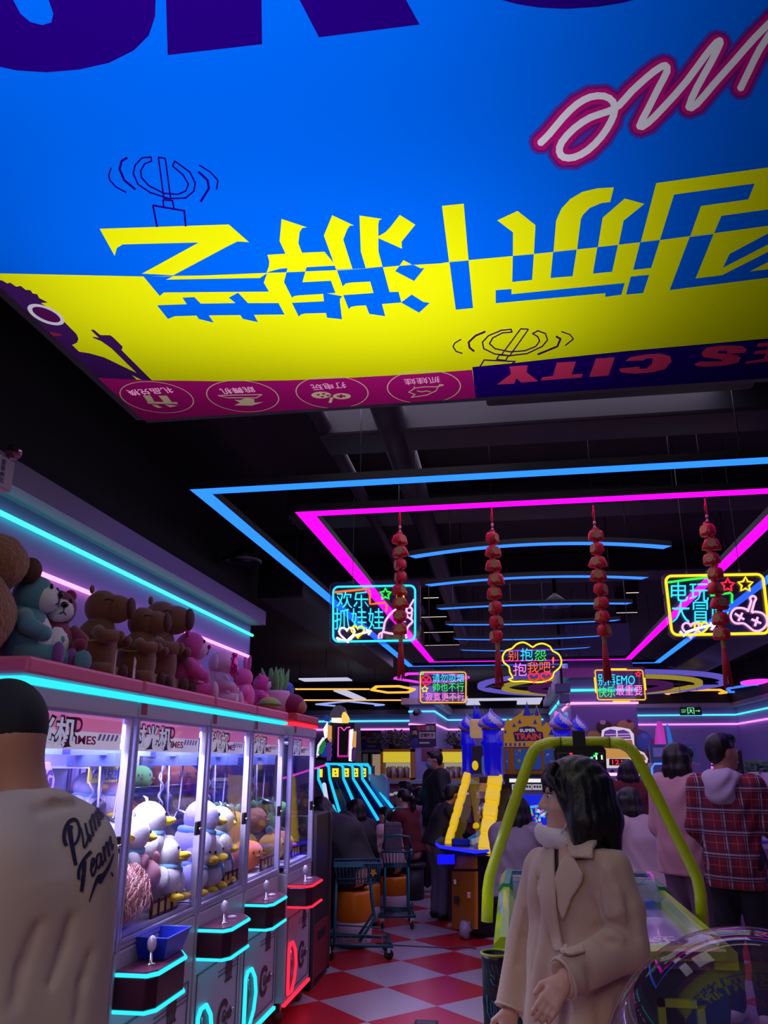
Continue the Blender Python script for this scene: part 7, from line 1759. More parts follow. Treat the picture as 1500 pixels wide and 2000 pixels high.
tower(958, 1383, 1424, 1515, 8.75, 0.098); tower(912, 1393, 1427, 1512, 9.5, 0.072)
tower(1095, 1385, 1424, 1520, 9.2, 0.095); tower(1127, 1395, 1430, 1520, 10.2, 0.08)
# yellow stepped ramps either side of the sloped window
def ramp(pts, y0, y1, w0, w1, name):
    a, b = CL(*pts[0], y0), CL(*pts[1], y1); m = MB(); n = 5
    for k in range(n):
        p, q = a.lerp(b, k / n), a.lerp(b, (k + 1) / n); wk = w0 + (w1 - w0) * k / n
        m.bar(p, q, wk * 0.92, 0.10, (0, -1, 0.4)); m.bar(p, p.lerp(q, 0.8), wk, 0.14, (0, -1, 0.4))
    m.build(name, YELP, CG, bevel=0.012)
ramp(((968, 1515), (946, 1668)), 8.75, 8.45, 0.145, 0.13, 'yellow_ramp')
ramp(((913, 1515), (874, 1652)), 9.45, 8.95, 0.08, 0.07, 'yellow_ramp')
# sloped case between the ramps
q = [CL(916, 1518, 9.5), CL(956, 1518, 8.75), CL(934, 1668, 8.42), CL(877, 1655, 8.98)]
nrm = (q[1] - q[0]).cross(q[3] - q[0]).normalized()
if nrm.y > 0: nrm = -nrm
m = MB(); back = [p - nrm * 0.25 for p in q]; m.add(back, [(0, 1, 2, 3)]); m.add([q[3], q[2], back[2], back[3]], [(0, 1, 2, 3)]); m.add([q[0], q[1], back[1], back[0]], [(0, 1, 2, 3)]); m.build('playfield_back', M('game_back', (58, 52, 62), 0.5), CG)
MB().add(q, [(0, 1, 2, 3)]).build('playfield_window', GLASS('game_pane', (235, 235, 250), 0.10, 0.02), CG)
B_ = lambda s_, t_, d=0.2: (q[0].lerp(q[1], s_)).lerp(q[3].lerp(q[2], s_), t_) - nrm * d
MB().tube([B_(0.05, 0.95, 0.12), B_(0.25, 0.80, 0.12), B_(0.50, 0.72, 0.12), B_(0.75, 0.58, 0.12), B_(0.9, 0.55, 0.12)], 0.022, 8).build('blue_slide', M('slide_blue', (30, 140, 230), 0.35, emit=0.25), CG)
MB().add([B_(0.2, 0.02, 0.1), B_(0.9, 0.02, 0.1), B_(0.9, 0.24, 0.1), B_(0.2, 0.24, 0.1)], [(0, 1, 2, 3)]).build('top_screen', SCREEN('copper', (170, 110, 80), 0.5), CG)
m = MB()
for k in range(3): m.b2(B_(0.35 + 0.17 * k, 0.22, 0.09) - Vector((0.02, 0.0, 0.02)), B_(0.35 + 0.17 * k, 0.15, 0.09) + Vector((0.03, 0.02, 0.0)))
m.build('white_train', WHT, CG)
m = MB(); r3 = random.Random(4)
for k in range(46): m.ell(B_(r3.uniform(0.3, 0.95), r3.uniform(0.28, 0.5), 0.13), (0.016, 0.012, 0.016), 6, k % 3)
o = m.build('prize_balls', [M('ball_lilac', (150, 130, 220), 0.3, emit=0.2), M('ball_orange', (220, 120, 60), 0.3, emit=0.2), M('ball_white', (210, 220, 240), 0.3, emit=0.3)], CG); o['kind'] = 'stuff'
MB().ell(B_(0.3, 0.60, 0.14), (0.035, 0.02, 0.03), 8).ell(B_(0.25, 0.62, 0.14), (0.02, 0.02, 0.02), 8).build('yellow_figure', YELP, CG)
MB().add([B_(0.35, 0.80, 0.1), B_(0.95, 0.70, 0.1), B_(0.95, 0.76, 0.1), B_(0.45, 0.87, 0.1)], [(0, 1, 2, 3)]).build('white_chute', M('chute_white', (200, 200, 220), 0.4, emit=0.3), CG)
# upper window and lamp between the towers
a, b = CL(921, 1457, 9.3), CL(950, 1512, 9.0)
MB().b2((a.x, a.y, b.z), (b.x, b.y + 0.35, a.z)).build('upper_case', M('game_back'), CG)
MB().tube([CL(945, 1510, 8.9), CL(944, 1480, 8.9), CL(950, 1473, 8.9)], 0.02, 8).build('blue_slide', M('slide_blue'), CG)
MB().ell(CL(928, 1495, 8.92), (0.035, 0.02, 0.05), 10).build('yellow_figure', YELP, CG)
c_ = CL(931, 1423, 8.95); MB().box(c_, (0.15, 0.10, 0.20)).build('lamp_panel', M('lamp_copper', (190, 150, 120), 0.25, 0.6, emit=0.45), CG, bevel=0.03)
m = MB()
for u, v0, v1 in ((928, 1374, 1412), (935, 1379, 1412), (945, 1388, 1420)):
    p, q_ = CL(u, v1, 9.3), CL(u, v0, 9.3); m.lathe([(0.028, p.z), (0.02, (p.z + q_.z) / 2), (0.001, q_.z)], 8, X=Matrix.Translation((p.x, p.y, 0)))
m.build('spire', BLUEP, CG)
# control shelf and cabinet of the near station
fr_ = [CL(853, 1660, 9.0), CL(865, 1668, 8.85), CL(932, 1672, 8.35), CL(960, 1668, 8.45)]
pl = [(fr_[0].x, fr_[0].y), (fr_[1].x - 0.02, fr_[1].y - 0.10), (fr_[2].x - 0.02, fr_[2].y - 0.05), (fr_[3].x, fr_[3].y), (0.2, 9.2 - OY), (0.2, 10.4 - OY), (-0.55, 10.0 - OY)]
zsh = 0.80
MB().prism(pl, 0.05, X=Matrix.Translation((0, 0, zsh - 0.05))).build('control_shelf', M('shelf_navy', (22, 40, 120), 0.3), CG)
m = MB().tube([(p[0], p[1] - 0.004, zsh - 0.01) for p in pl[:4]], 0.016, 8); m.build('shelf_light', GLOW('shelf_blue', (40, 40, 255), 1.2), CG)
def panel(u0, v0, u1, v1, ya, yb, mt, nm, off=0.012):
    a, b = CL(u0, v0, ya), CL(u1, v0, yb); lo_, lo2 = CL(u0, v1, ya), CL(u1, v1, yb)
    n_ = (b - a).cross(Vector((0, 0, 1))).normalized()
    P_ = [a, b, lo2, lo_]
    return MB().add([p + n_ * off for p in P_] + [p - n_ * 0.02 for p in P_], [(0, 1, 2, 3), (7, 6, 5, 4), (0, 4, 5, 1), (1, 5, 6, 2), (2, 6, 7, 3), (3, 7, 4, 0)]).build(nm, mt, CG)
cab = [(-0.44, 8.72 - OY), (-0.25, 8.52 - OY), (0.2, 9.2 - OY), (0.2, 10.4 - OY), (-0.62, 9.6 - OY), (-0.62, 9.1 - OY)]
cab = [CL(876, 1800, 9.15).xy, CL(932, 1812, 8.45).xy, CL(960, 1800, 8.55).xy, Vector((0.25, 9.3 - OY)), Vector((0.3, 10.4 - OY)), Vector((-0.5, 10.1 - OY))]
MB().prism([(p.x, p.y) for p in cab], zsh - 0.10, X=Matrix.Translation((0, 0, 0.05))).build('cabinet', M('cabinet_navy', (14, 16, 30), 0.4), CG)
MB().prism([(p.x * 0.9 - 0.01, p.y * 0.9 - 0.05) for p in cab], 0.05).build('cabinet_foot', DARK, CG)
panel(886, 1672, 929, 1697, 9.02, 8.42, ORGW, 'orange_upper_panel'); pd = panel(885, 1702, 930, 1815, 9.02, 8.42, ORGW, 'orange_door')
panel(856, 1669, 885, 1688, 9.0, 8.80, SCREEN('blue', (20, 20, 255), 0.9), 'blue_display')
for (u, v, r_, nm, mt) in ((891, 1758, 0.03, 'door_speaker', DARK), (916, 1748, 0.025, 'door_lock', CHROME), (889, 1722, 0.02, 'coin_slot', CHROME)):
    p = CL(u, v, 8.80 if u < 900 else 8.55); MB().box(p, (r_ * 1.6, 0.05, r_ * 2.2)).build(nm, mt, pd, bevel=0.004)
t2 = thing('prize_tray', 'small blue tray on the control shelf of the castle game', 'tray', (CL(900, 1655, 8.8).x + OX, 8.82, zsh))
m = MB(); m.b2((-0.09, -0.06, 0.0), (0.09, 0.06, 0.006)); m.b2((-0.09, -0.06, 0), (-0.084, 0.06, 0.06)); m.b2((0.084, -0.06, 0), (0.09, 0.06, 0.06)); m.b2((-0.09, -0.06, 0), (0.09, -0.054, 0.06)); m.b2((-0.09, 0.054, 0), (0.09, 0.06, 0.06)); m.build('tray_body', M('tray_blue'), t2)
# front station: sign, panda free picture window, train display, blue screen
ys = 9.4
def SP(u, v, dy=0.0): return CL(u, v, ys + dy)
sil = [(984, 1458), (984, 1425), (988, 1408), (992, 1402), (996, 1408), (1006, 1400), (1018, 1392), (1021, 1387), (1025, 1388), (1029, 1368), (1033, 1389), (1038, 1398), (1045, 1394), (1048, 1376), (1053, 1394), (1057, 1398), (1058, 1420), (1068, 1410), (1076, 1420), (1079, 1430), (1084, 1445), (1085, 1458)]
vs = [SP(*p) for p in sil]; n = len(vs)
MB().add(vs + [p + Vector((0, 0.05, 0)) for p in vs], [tuple(range(n)), tuple(range(n, 2 * n))[::-1]] + [(i, n + i, n + (i + 1) % n, (i + 1) % n) for i in range(n)]).build('castle_signboard', M('sign_gold', (206, 150, 40), 0.45, emit=0.28), CG)
m = MB()
for tri in ([(1021, 1398), (1029, 1372), (1037, 1398)], [(1044, 1398), (1048, 1379), (1053, 1398)], [(1011, 1413), (1015, 1404), (1019, 1413)], [(1041, 1414), (1045, 1404), (1049, 1414)], [(984, 1432), (987, 1424), (990, 1432)], [(1071, 1436), (1077, 1424), (1082, 1436)], [(1000, 1420), (1004, 1412), (1008, 1420)]):
    m.add([SP(*p, -0.006) for p in tri], [(0, 1, 2)], 0)
for k in range(5): m.add([SP(986 + 9 * k + a, 1451 + b, -0.006) for a, b in ((0, 0), (4, 0), (4, 6), (0, 6))], [(0, 1, 2, 3)], 0)
m.build('signboard_roofs', [M('roof_blue', (30, 50, 190), 0.45, emit=0.25), ORGW], CG)
m = MB(); out_ = [(1002, 1430), (1012, 1428), (1014, 1421), (1030, 1418), (1046, 1421), (1049, 1428), (1060, 1430), (1062, 1446), (1006, 1448)]
m.add([SP(*p, -0.008) for p in out_], [tuple(range(len(out_)))]); lg = m.build('logo_plate', M('logo_navy', (26, 26, 110), 0.45, emit=0.2), CG)
m = MB(); p, q_, r_ = SP(1015, 1430, -0.011), SP(1046, 1430, -0.011), SP(1015, 1423.5, -0.011); text_on(m, 'SUPER', p, (1, 0, 0), (0, 0, 1), q_.x - p.x, r_.z - p.z, 0, bold=0.03, t=0.003)
p, q_, r_ = SP(1006, 1445, -0.011), SP(1057, 1445, -0.011), SP(1006, 1432, -0.011); text_on(m, 'TRAIN', p, (1, 0, 0), (0, 0, 1), q_.x - p.x, r_.z - p.z, 1, bold=0.05, t=0.003)
m.build('logo_lettering', [M('logo_white', (226, 210, 220), 0.5, emit=0.4), M('logo_red', (206, 60, 50), 0.5, emit=0.35)], lg)
a, b = SP(984, 1459), SP(1086, 1512)
MB().b2((a.x, a.y + 0.02, b.z), (b.x, b.y + 0.4, a.z)).build('picture_case', ORGW, CG)
m = MB()
for u0, u1 in ((987, 993), (1004, 1058), (1062, 1082)):
    p, q_ = SP(u0, 1463, 0.012), SP(u1, 1503, 0.012); m.b2((p.x, p.y - 0.004, q_.z), (q_.x, p.y + 0.004, p.z))
pw = m.build('picture_window', M('picture_blue', (40, 84, 176), 0.3, emit=0.3), CG)
m = MB()
for (u, v, r_, k) in ((1015, 1467, 0.02, 1), (1009, 1474, 0.01, 0), (1014, 1487, 0.022, 1), (990, 1488, 0.012, 0), (1036, 1500, 0.03, 2), (1070, 1475, 0.02, 0)): m.ell(SP(u, v, 0.004), (r_, 0.005, r_), 10, k)
m.build('picture_planets', [M('planet_white', (190, 190, 210), 0.4), M('planet_yellow', (200, 190, 80), 0.4), M('planet_pale', (90, 140, 200), 0.4)], pw)
MB().b2((SP(984, 1512).x, ys - OY - 0.02, SP(984, 1526).z), (SP(1086, 1512).x, ys - OY + 0.4, SP(984, 1512).z)).build('dark_valance', M('cabinet_navy'), CG)
a, b = SP(986, 1524, -0.05), SP(1082, 1545, -0.05)
MB().b2((a.x, a.y, b.z), (b.x, a.y + 0.02, a.z)).build('train_display', M('display_dark', (30, 28, 36), 0.3), CG)
m = MB(); p = SP(995, 1528, -0.06); q_ = SP(1056, 1521, -0.06); m.b2((p.x, p.y, p.z), (q_.x, p.y + 0.01, q_.z)); m.build('display_lamp', GLOW('lamp_white', (230, 225, 230), 1.0), CG)
m = MB()
for k in range(3):
    p = SP(1000 + 20 * k, 1543, -0.07); m.b2((p.x, p.y - 0.01, p.z), (p.x + 0.105, p.y + 0.02, p.z + 0.06), 0)
    for j in range(3): m.b2((p.x + 0.015 + 0.03 * j, p.y - 0.012, p.z + 0.025), (p.x + 0.035 + 0.03 * j, p.y - 0.010, p.z + 0.045), 1)
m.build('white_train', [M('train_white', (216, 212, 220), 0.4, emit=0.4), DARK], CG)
a, b = SP(984, 1552, -0.12), SP(1080, 1612, -0.12)
MB().b2((a.x, a.y, b.z), (b.x, a.y + 0.03, a.z)).build('blue_screen', SCREEN('royal', (20, 40, 220), 0.75), CG)
m = MB(); r3 = random.Random(9)
for k in range(60):
    p = SP(r3.uniform(1010, 1075), r3.uniform(1580, 1610), -0.125); m.ell(p, (0.014, 0.004, 0.014), 6, k % 4)
m.add([SP(*p, -0.123) for p in ((990, 1580), (1078, 1568), (1078, 1573), (990, 1586))], [(0, 1, 2, 3)], 3)
o = m.build('screen_bubbles', [GLOW('bub_red', (220, 90, 110), 0.8), GLOW('bub_white', (210, 220, 250), 0.8), GLOW('bub_green', (90, 200, 140), 0.7), GLOW('bub_sky', (80, 160, 240), 0.9)], CG); o['kind'] = 'stuff'
MB().b2((SP(984, 1610).x, ys - OY - 0.15, 0.1), (SP(1082, 1610).x, ys - OY + 0.5, SP(984, 1612).z)).build('front_cabinet', M('cabinet_navy'), CG)
# balloon like inflatables behind
# ================================================================== burger marquee prize machine and its cabinets
YM = 11.2
MC = thing('prize_machine', 'purple lit prize machine with a burger shaped marquee showing 1217', 'arcade machine', (1.45, YM, 0))
def ML(u, v, dy=0.0): p = PY(u, v, YM + dy); return Vector((p.x - 1.45, p.y - YM, p.z))
def plate(pts, name, mt, par, dy=0.0, th=0.04):
    v_ = [ML(*p, dy) for p in pts]; n = len(v_)
    return MB().add(v_ + [p + Vector((0, th, 0)) for p in v_], [tuple(range(n)), tuple(range(n, 2 * n))[::-1]] + [(i, n + i, n + (i + 1) % n, (i + 1) % n) for i in range(n)]).build(name, mt, par)
mq = plate([(1172, 1500), (1174, 1480), (1172, 1468), (1175, 1440), (1176, 1426), (1185, 1421), (1200, 1419), (1215, 1421), (1230, 1424), (1238, 1434), (1239, 1455), (1246, 1465), (1258, 1470), (1266, 1482), (1264, 1490), (1248, 1495), (1235, 1500)], 'marquee_border', M('marquee_white', (225, 215, 225), 0.4, emit=0.7), MC)
for pts, nm, mt in (([(1178, 1443), (1181, 1428), (1192, 1424), (1203, 1426), (1204, 1443)], 'burger_bun', M('bun_violet', (110, 60, 170), 0.4, emit=0.5)), ([(1207, 1443), (1206, 1427), (1218, 1425), (1229, 1430), (1233, 1443)], 'burger_bun', M('bun_violet')),
                    ([(1176, 1445), (1234, 1445), (1237, 1457), (1176, 1457)], 'burger_filling', M('fill_rose', (190, 90, 110), 0.4, emit=0.5)), ([(1177, 1458), (1240, 1458), (1242, 1480), (1177, 1482)], 'burger_patty', M('patty_amber', (220, 160, 80), 0.4, emit=0.6)),
                    ([(1244, 1470), (1257, 1474), (1262, 1483), (1252, 1489)], 'hot_dog', M('dog_orange', (190, 100, 60), 0.4, emit=0.4))):
    plate(pts, nm, mt, mq, -0.01, 0.012)
for v in (1434, 1439, 1451): plate([(1182, v), (1230, v - 1.5), (1230, v + 0.3), (1182, v + 1.6)], 'bun_stripe', M('stripe_pale', (236, 200, 220), 0.4, emit=0.5), mq, -0.016, 0.006)
dp = plate([(1190, 1482), (1230, 1482), (1230, 1495), (1190, 1495)], 'digit_panel', DARK, mq, -0.02, 0.012)
m = MB(); p, q_, r_ = ML(1196, 1493, -0.025), ML(1228, 1493, -0.025), ML(1196, 1484, -0.025); text_on(m, '1217', p, (1, 0, 0), (0, 0, 1), q_.x - p.x, r_.z - p.z, bold=0.01, t=0.004); m.build('led_digits', GLOW('digits_red', (255, 40, 50), 1.3), dp)
# cabinet with three bays
a, b = ML(1140, 1501), ML(1308, 1501)
CABP = M('cabinet_mauve', (150, 120, 180), 0.4)
zt_ = a.z
m = MB(); m.b2((a.x, 0.0, zt_ - 0.05), (b.x, 0.8, zt_)); m.b2((a.x, 0.0, 0.0), (b.x, 0.8, 0.62)); m.b2((a.x, 0.72, 0.6), (b.x, 0.8, zt_))
for k in range(4):
    x = a.x + (b.x - a.x) * k / 3; m.b2((x - 0.035, 0.0, 0.05), (x + 0.035, 0.75, zt_ - 0.01))
m.build('prize_cabinet', CABP, MC, bevel=0.01)
m = MB(); m.b2((a.x + 0.02, -0.01, zt_ - 0.09), (b.x - 0.02, 0.012, zt_ - 0.055)); m.build('top_lamp', GLOW('bay_lamp', (235, 190, 240), 1.3), MC)
m = MB(); p = ML(1192, 1622, -0.02); q_ = ML(1228, 1618, -0.02); m.b2((p.x - 0.6, -0.03, p.z), (q_.x + 0.5, -0.01, p.z + 0.022)); m.build('lower_lamp', GLOW('pink_lamp', (235, 90, 225), 1.4), MC)
MB().b2((a.x, 0.70, 0.62), (b.x, 0.715, zt_ - 0.06)).build('bay_backdrop', M('bay_pink', (150, 70, 170), 0.5, emit=0.12), MC)
for k in range(3):
    x0_, x1_ = a.x + (b.x - a.x) * k / 3 + 0.04, a.x + (b.x - a.x) * (k + 1) / 3 - 0.04
    MB().b2((x0_, 0.01, 0.63), (x1_, 0.016, zt_ - 0.09)).build('bay_window', PANE, MC)
    MB().b2((x0_, 0.2, 0.95), (x1_, 0.7, 0.965)).b2((x0_, 0.2, 1.22), (x1_ - 0.12, 0.7, 1.232)).build('bay_shelf', INNER, MC)
m = MB()
for k in range(2):
    x1_ = a.x + (b.x - a.x) * (k + 1.92) / 3 - 0.06
    zs = [0.72 + 0.05 * j for j in range(12)]; m.tube([(x1_ + 0.018 * math.cos(j * 2.1), 0.12 + 0.018 * math.sin(j * 2.1), z) for j, z in enumerate(zs)], 0.012, 6)
m.build('lime_spiral_lamp', GLOW('spiral_lime', (190, 200, 40), 0.8), MC)
area('bay_light', (1.5, 11.45, zt_ - 0.1), (1.5, 11.5, 0.8), (1.2, 0.3), 5, (0.85, 0.5, 1.0))
k_ = 0
for (du, z, mt, l) in ((1163, 1.24, 'prize_pink', 'pink prize box on the upper shelf of the left bay'), (1170, 0.97, 'prize_blue', 'blue prize box on the lower shelf of the left bay'), (1222, 0.97, 'prize_violet', 'violet prize box on the lower shelf of the middle bay'), (1216, 1.24, 'prize_rose', 'rose prize box on the upper shelf of the middle bay'), (1268, 0.97, 'prize_cyan', 'teal prize box on the lower shelf of the right bay')):
    p = PY(du, 1560, YM + 0.4); c_ = dict(prize_pink=(206, 100, 170), prize_blue=(70, 100, 200), prize_violet=(130, 80, 190), prize_rose=(190, 80, 120), prize_cyan=(60, 140, 160))[mt]
    o = MB().b2((-0.08, -0.05, 0), (0.08, 0.05, 0.15)).b2((-0.06, -0.052, 0.03), (0.06, -0.050, 0.11), 1).build('prize_box', [M(mt, c_, 0.4), M('box_window', (206, 190, 220), 0.4)], loc=(p.x, YM + 0.4, z)); tag1(o, l, 'box')
# ice cream mural panel above, standing behind
t = thing('ice_cream_board', 'big board of painted ice cream scoops behind the burger marquee', 'board', (1.83, 13.3, 1.5))
def IL(u, v, dy=0.0): p = PY(u, v, 13.3 + dy); return Vector((p.x - 1.83, dy, p.z - 1.5))
pts = [(1146, 1500), (1146, 1455), (1152, 1435), (1164, 1427), (1165, 1412), (1178, 1405), (1194, 1410), (1198, 1412), (1208, 1408), (1222, 1406), (1236, 1412), (1244, 1424), (1262, 1428), (1272, 1442), (1284, 1450), (1294, 1475), (1300, 1500)]
v_ = [IL(*p) for p in pts]; n = len(v_)
MB().add(v_ + [p + Vector((0, 0.04, 0)) for p in v_], [tuple(range(n)), tuple(range(n, 2 * n))[::-1]] + [(i, n + i, n + (i + 1) % n, (i + 1) % n) for i in range(n)]).build('board_panel', M('board_sand', (150, 110, 110), 0.5), t)
for (u, v, ru, rv, c_, nm) in ((1180, 1420, 15, 13, (84, 48, 60), 'chocolate_scoop'), (1178, 1413, 8, 7, (220, 200, 210), 'cream_topping'), (1222, 1418, 18, 12, (226, 176, 110), 'caramel_scoop'), (1228, 1409, 6, 4, (130, 40, 40), 'cherry'), (1160, 1440, 14, 13, (206, 180, 70), 'banana_scoop'), (1258, 1448, 16, 19, (80, 130, 206), 'blue_scoop'), (1258, 1440, 10, 9, (120, 160, 226), 'blue_swirl'), (1278, 1478, 14, 20, (120, 36, 70), 'berry_cone'), (1150, 1470, 10, 16, (150, 160, 60), 'lime_scoop'), (1285, 1465, 4, 22, (206, 150, 180), 'pink_wafer')):
    c0, ex_ = IL(u, v, -0.01), IL(u + ru, v, -0.01).x - IL(u, v, -0.01).x; ez_ = IL(u, v - rv, -0.01).z - c0.z
    MB().ell(c0, (ex_, 0.02, ez_), 14).build(nm, M('ice_' + nm, c_, 0.5), t)
m = MB().b2((-0.5, 0.04, -1.5), (-0.44, 0.10, 0.3)).b2((0.4, 0.04, -1.5), (0.46, 0.10, 0.3)); m.build('board_stand', DARK, t)
# inflatable party sticks near the right end
for (u0, v0, u1, v1, c_, l) in ((1290, 1455, 1288, 1409, (206, 60, 190), 'magenta inflatable cone standing above the ice cream board'), (1309, 1446, 1303, 1414, (40, 120, 220), 'blue glowing inflatable stick beside the magenta cone'), (1088, 1400, 1085, 1389, (255, 120, 240), 'short pink glowing stick behind the right castle tower'), (1103, 1404, 1107, 1391, (90, 170, 230), 'short blue glowing stick behind the right castle tower')):
    yy = 13.2 if u0 > 1200 else 9.9
    p, q_ = PY(u0, v0, yy), PY(u1, v1, yy); b_ = Vector((p.x, p.y, 0)); d = q_ - p
    r_ = 0.09 if u0 == 1290 else 0.035
    o = MB().tube([Vector((0, 0, 0)), Vector((0, 0, p.z - b_.z)), Vector((d.x * 0.7, 0, p.z - b_.z + d.z * 0.7)), Vector((d.x, 0, q_.z - b_.z))], [0.012, r_, r_ * 0.7, r_ * 0.3], 10).build('inflatable_stick', M('inf_%d' % u0, c_, 0.3, emit=0.6), loc=b_); tag1(o, l, 'inflatable')

# ================================================================== ball lanes
BL = thing('ball_lane_game', 'row of sloping ball lanes outlined in cyan light on the left', 'arcade machine', (-2.2, 12.0, 0))
CYL = GLOW('lane_cyan', (30, 190, 245), 1.15); LNV = M('lane_navy', (24, 26, 86), 0.35); LSIDE = M('lane_side', (30, 40, 130), 0.35)
y_top, y_bot = 13.2, 10.6
def BLp(u, v, y): p = PY(u, v, y); return Vector((p.x + 2.2, p.y - 12.0, p.z))
tops = [(640, 1493), (667, 1493), (686, 1493), (704, 1493), (719, 1494)]; feet = [(672, 1616), (711, 1613), (738, 1600), (757, 1592), (772, 1585)]
for i in range(5):
    u, v = tops[i]; P_ = [BLp(u - 4 if i == 0 else u - 6, v, 13.0), BLp(u, v + 1, 12.95), BLp(u + 3, v + 6, 12.9), BLp(u + 4, v + 28, 12.8), BLp(*feet[i], 11.2)]
    pts = [P_[0], P_[1], P_[2], P_[3], P_[4]] if i else [BLp(636, 1493, 13.0), BLp(642, 1497, 12.95), BLp(644, 1521, 12.8), BLp(672, 1616, 11.2)]
    m = MB().tube(pts, 0.022, 8); lt = m.build('lane_divider_light', CYL, BL)
    s_ = pts[-2]; e_ = pts[-1]
    m = MB(); m.add([s_ + Vector((-0.02, 0, -0.02)), e_ + Vector((-0.02, 0, -0.02)), e_ + Vector((-0.02, 0, -0.25)), s_ + Vector((-0.02, 0, -0.25)), s_ + Vector((0.02, 0, -0.02)), e_ + Vector((0.02, 0, -0.02)), e_ + Vector((0.02, 0, -0.25)), s_ + Vector((0.02, 0, -0.25))], [(0, 1, 2, 3), (7, 6, 5, 4), (0, 4, 5, 1), (3, 2, 6, 7), (1, 5, 6, 2), (0, 3, 7, 4)])
    m.build('lane_divider', LSIDE, lt)
a_, b_ = BLp(644, 1521, 12.8), BLp(723, 1522, 12.8); c_, d_ = BLp(772, 1590, 11.2), BLp(672, 1620, 11.2)
MB().add([a_ - Vector((0, 0, 0.15)), b_ - Vector((0, 0, 0.15)), c_ - Vector((0, 0, 0.15)), d_ - Vector((0, 0, 0.15))], [(3, 2, 1, 0)]).build('lane_bed', LNV, BL)
a_, b_ = BLp(636, 1496, 13.02), BLp(722, 1496, 13.02)
MB().b2((a_.x, a_.y, 0.1), (b_.x, a_.y + 0.5, a_.z)).build('target_cabinet', LNV, BL)
MB().tube([BLp(636, 1492, 13.0), BLp(720, 1493, 13.0)], 0.018, 8).build('top_light', CYL, BL)
for i, u in enumerate((655, 676, 694.5, 710.5)):
    p = BLp(u, 1509, 12.9); w_ = [0.10, 0.085, 0.08, 0.07][i]
    m = MB().box(p, (w_, 0.02, 0.13)); m.ell(p + Vector((0, -0.012, 0.02)), (0.012, 0.005, 0.015), 6, 1).ell(p + Vector((0.01, -0.012, -0.03)), (0.016, 0.005, 0.01), 6, 1)
    m.build('target_panel', [GLOW('target_yellow', (245, 225, 40), 1.0), M('target_ink', (40, 30, 20), 0.5)], BL)
    q_ = BLp(u + 22, 1575, 11.9)
    MB().tube([p + Vector((0.02, -0.05, -0.12)), q_], 0.006, 6).build('lane_rail', M('lane_rail', (70, 120, 190), 0.3), BL)
# side panels
a_ = BLp(722, 1510, 12.9); 
m = MB(); P_ = [BLp(723, 1512, 12.8), BLp(730, 1512, 12.75), BLp(741, 1516, 12.5), BLp(750, 1511, 12.3), BLp(758, 1520, 12.0), BLp(761, 1535, 11.8), BLp(760, 1590, 11.5), BLp(745, 1600, 11.8)]
m.add(P_ + [p + Vector((-0.03, 0, 0)) for p in P_], [tuple(range(8)), tuple(range(8, 16))[::-1]] + [(i, 8 + i, 8 + (i + 1) % 8, (i + 1) % 8) for i in range(8)]); m.build('side_panel', M('panel_pale_blue', (130, 140, 206), 0.4), BL)
MB().b2((BLp(672, 1616, 11.2).x - 0.1, -1.0, 0.05), (BLp(772, 1590, 11.2).x - 0.05, 0.4, 0.55)).build('lane_base', LSIDE, BL)
m = MB().tube([BLp(633, 1532, 12.0), BLp(645, 1608, 11.0)], 0.03, 8); m.build('white_side_light', GLOW('side_white', (205, 210, 235), 0.9), BL)
m = MB().tube([BLp(622, 1500, 12.6), BLp(622, 1522, 12.5), BLp(634, 1550, 12.2)], 0.02, 8); m.build('outer_lane_light', CYL, BL); MB().tube([BLp(650, 1574, 11.3), BLp(667, 1618, 10.9)], 0.024, 8).build('outer_lane_light', CYL, BL)
m = MB().box(BLp(626, 1510, 12.6), (0.06, 0.02, 0.12)); m.build('target_panel', GLOW('target_yellow'), BL)
# tall arcade machine behind
YT = 14.2
AM = thing('tall_arcade_machine', 'tall bright arcade machine with a lit crown and a dark phone shaped screen', 'arcade machine', (-2.9, YT, 0))
def AL(u, v, dy=0.0): p = PY(u, v, YT + dy); return Vector((p.x + 2.9, p.y - YT, p.z))
def ap(pts, nm, mt, dy, th=0.05, par=None):
    v_ = [AL(*p, dy) for p in pts]; n = len(v_)
    return MB().add(v_ + [p + Vector((0, th, 0)) for p in v_], [tuple(range(n)), tuple(range(n, 2 * n))[::-1]] + [(i, n + i, n + (i + 1) % n, (i + 1) % n) for i in range(n)]).build(nm, mt, par or AM)
ap([(645, 1412), (692, 1412), (694, 1488), (640, 1488)], 'machine_body', M('arcade_dark', (40, 34, 48), 0.4), 0.0, 0.6)
MB().b2((AL(643, 1488).x, 0.0, 0.02), (AL(694, 1488).x, 0.7, AL(643, 1488).z)).build('machine_pedestal', M('arcade_dark'), AM)
sn = ap([(660, 1416), (683, 1416), (681, 1489), (657, 1487)], 'phone_screen', M('screen_dark', (44, 38, 46), 0.15, emit=0.15), -0.06, 0.05)
m = MB().tube([AL(660, 1477, -0.07), AL(661, 1420, -0.07), AL(667, 1421, -0.07), AL(672, 1427, -0.07), AL(677, 1421, -0.07), AL(684, 1420, -0.07)], 0.012, 6).tube([AL(682, 1426, -0.07), AL(680, 1477, -0.07)], 0.008, 6); m.build('screen_outline', GLOW('scr_pink', (230, 80, 200), 1.0), sn)
ap([(659, 1475), (681, 1475), (681, 1479), (659, 1479)], 'screen_bar', GLOW('scr_magenta', (190, 30, 150), 0.9), -0.075, 0.01, sn)
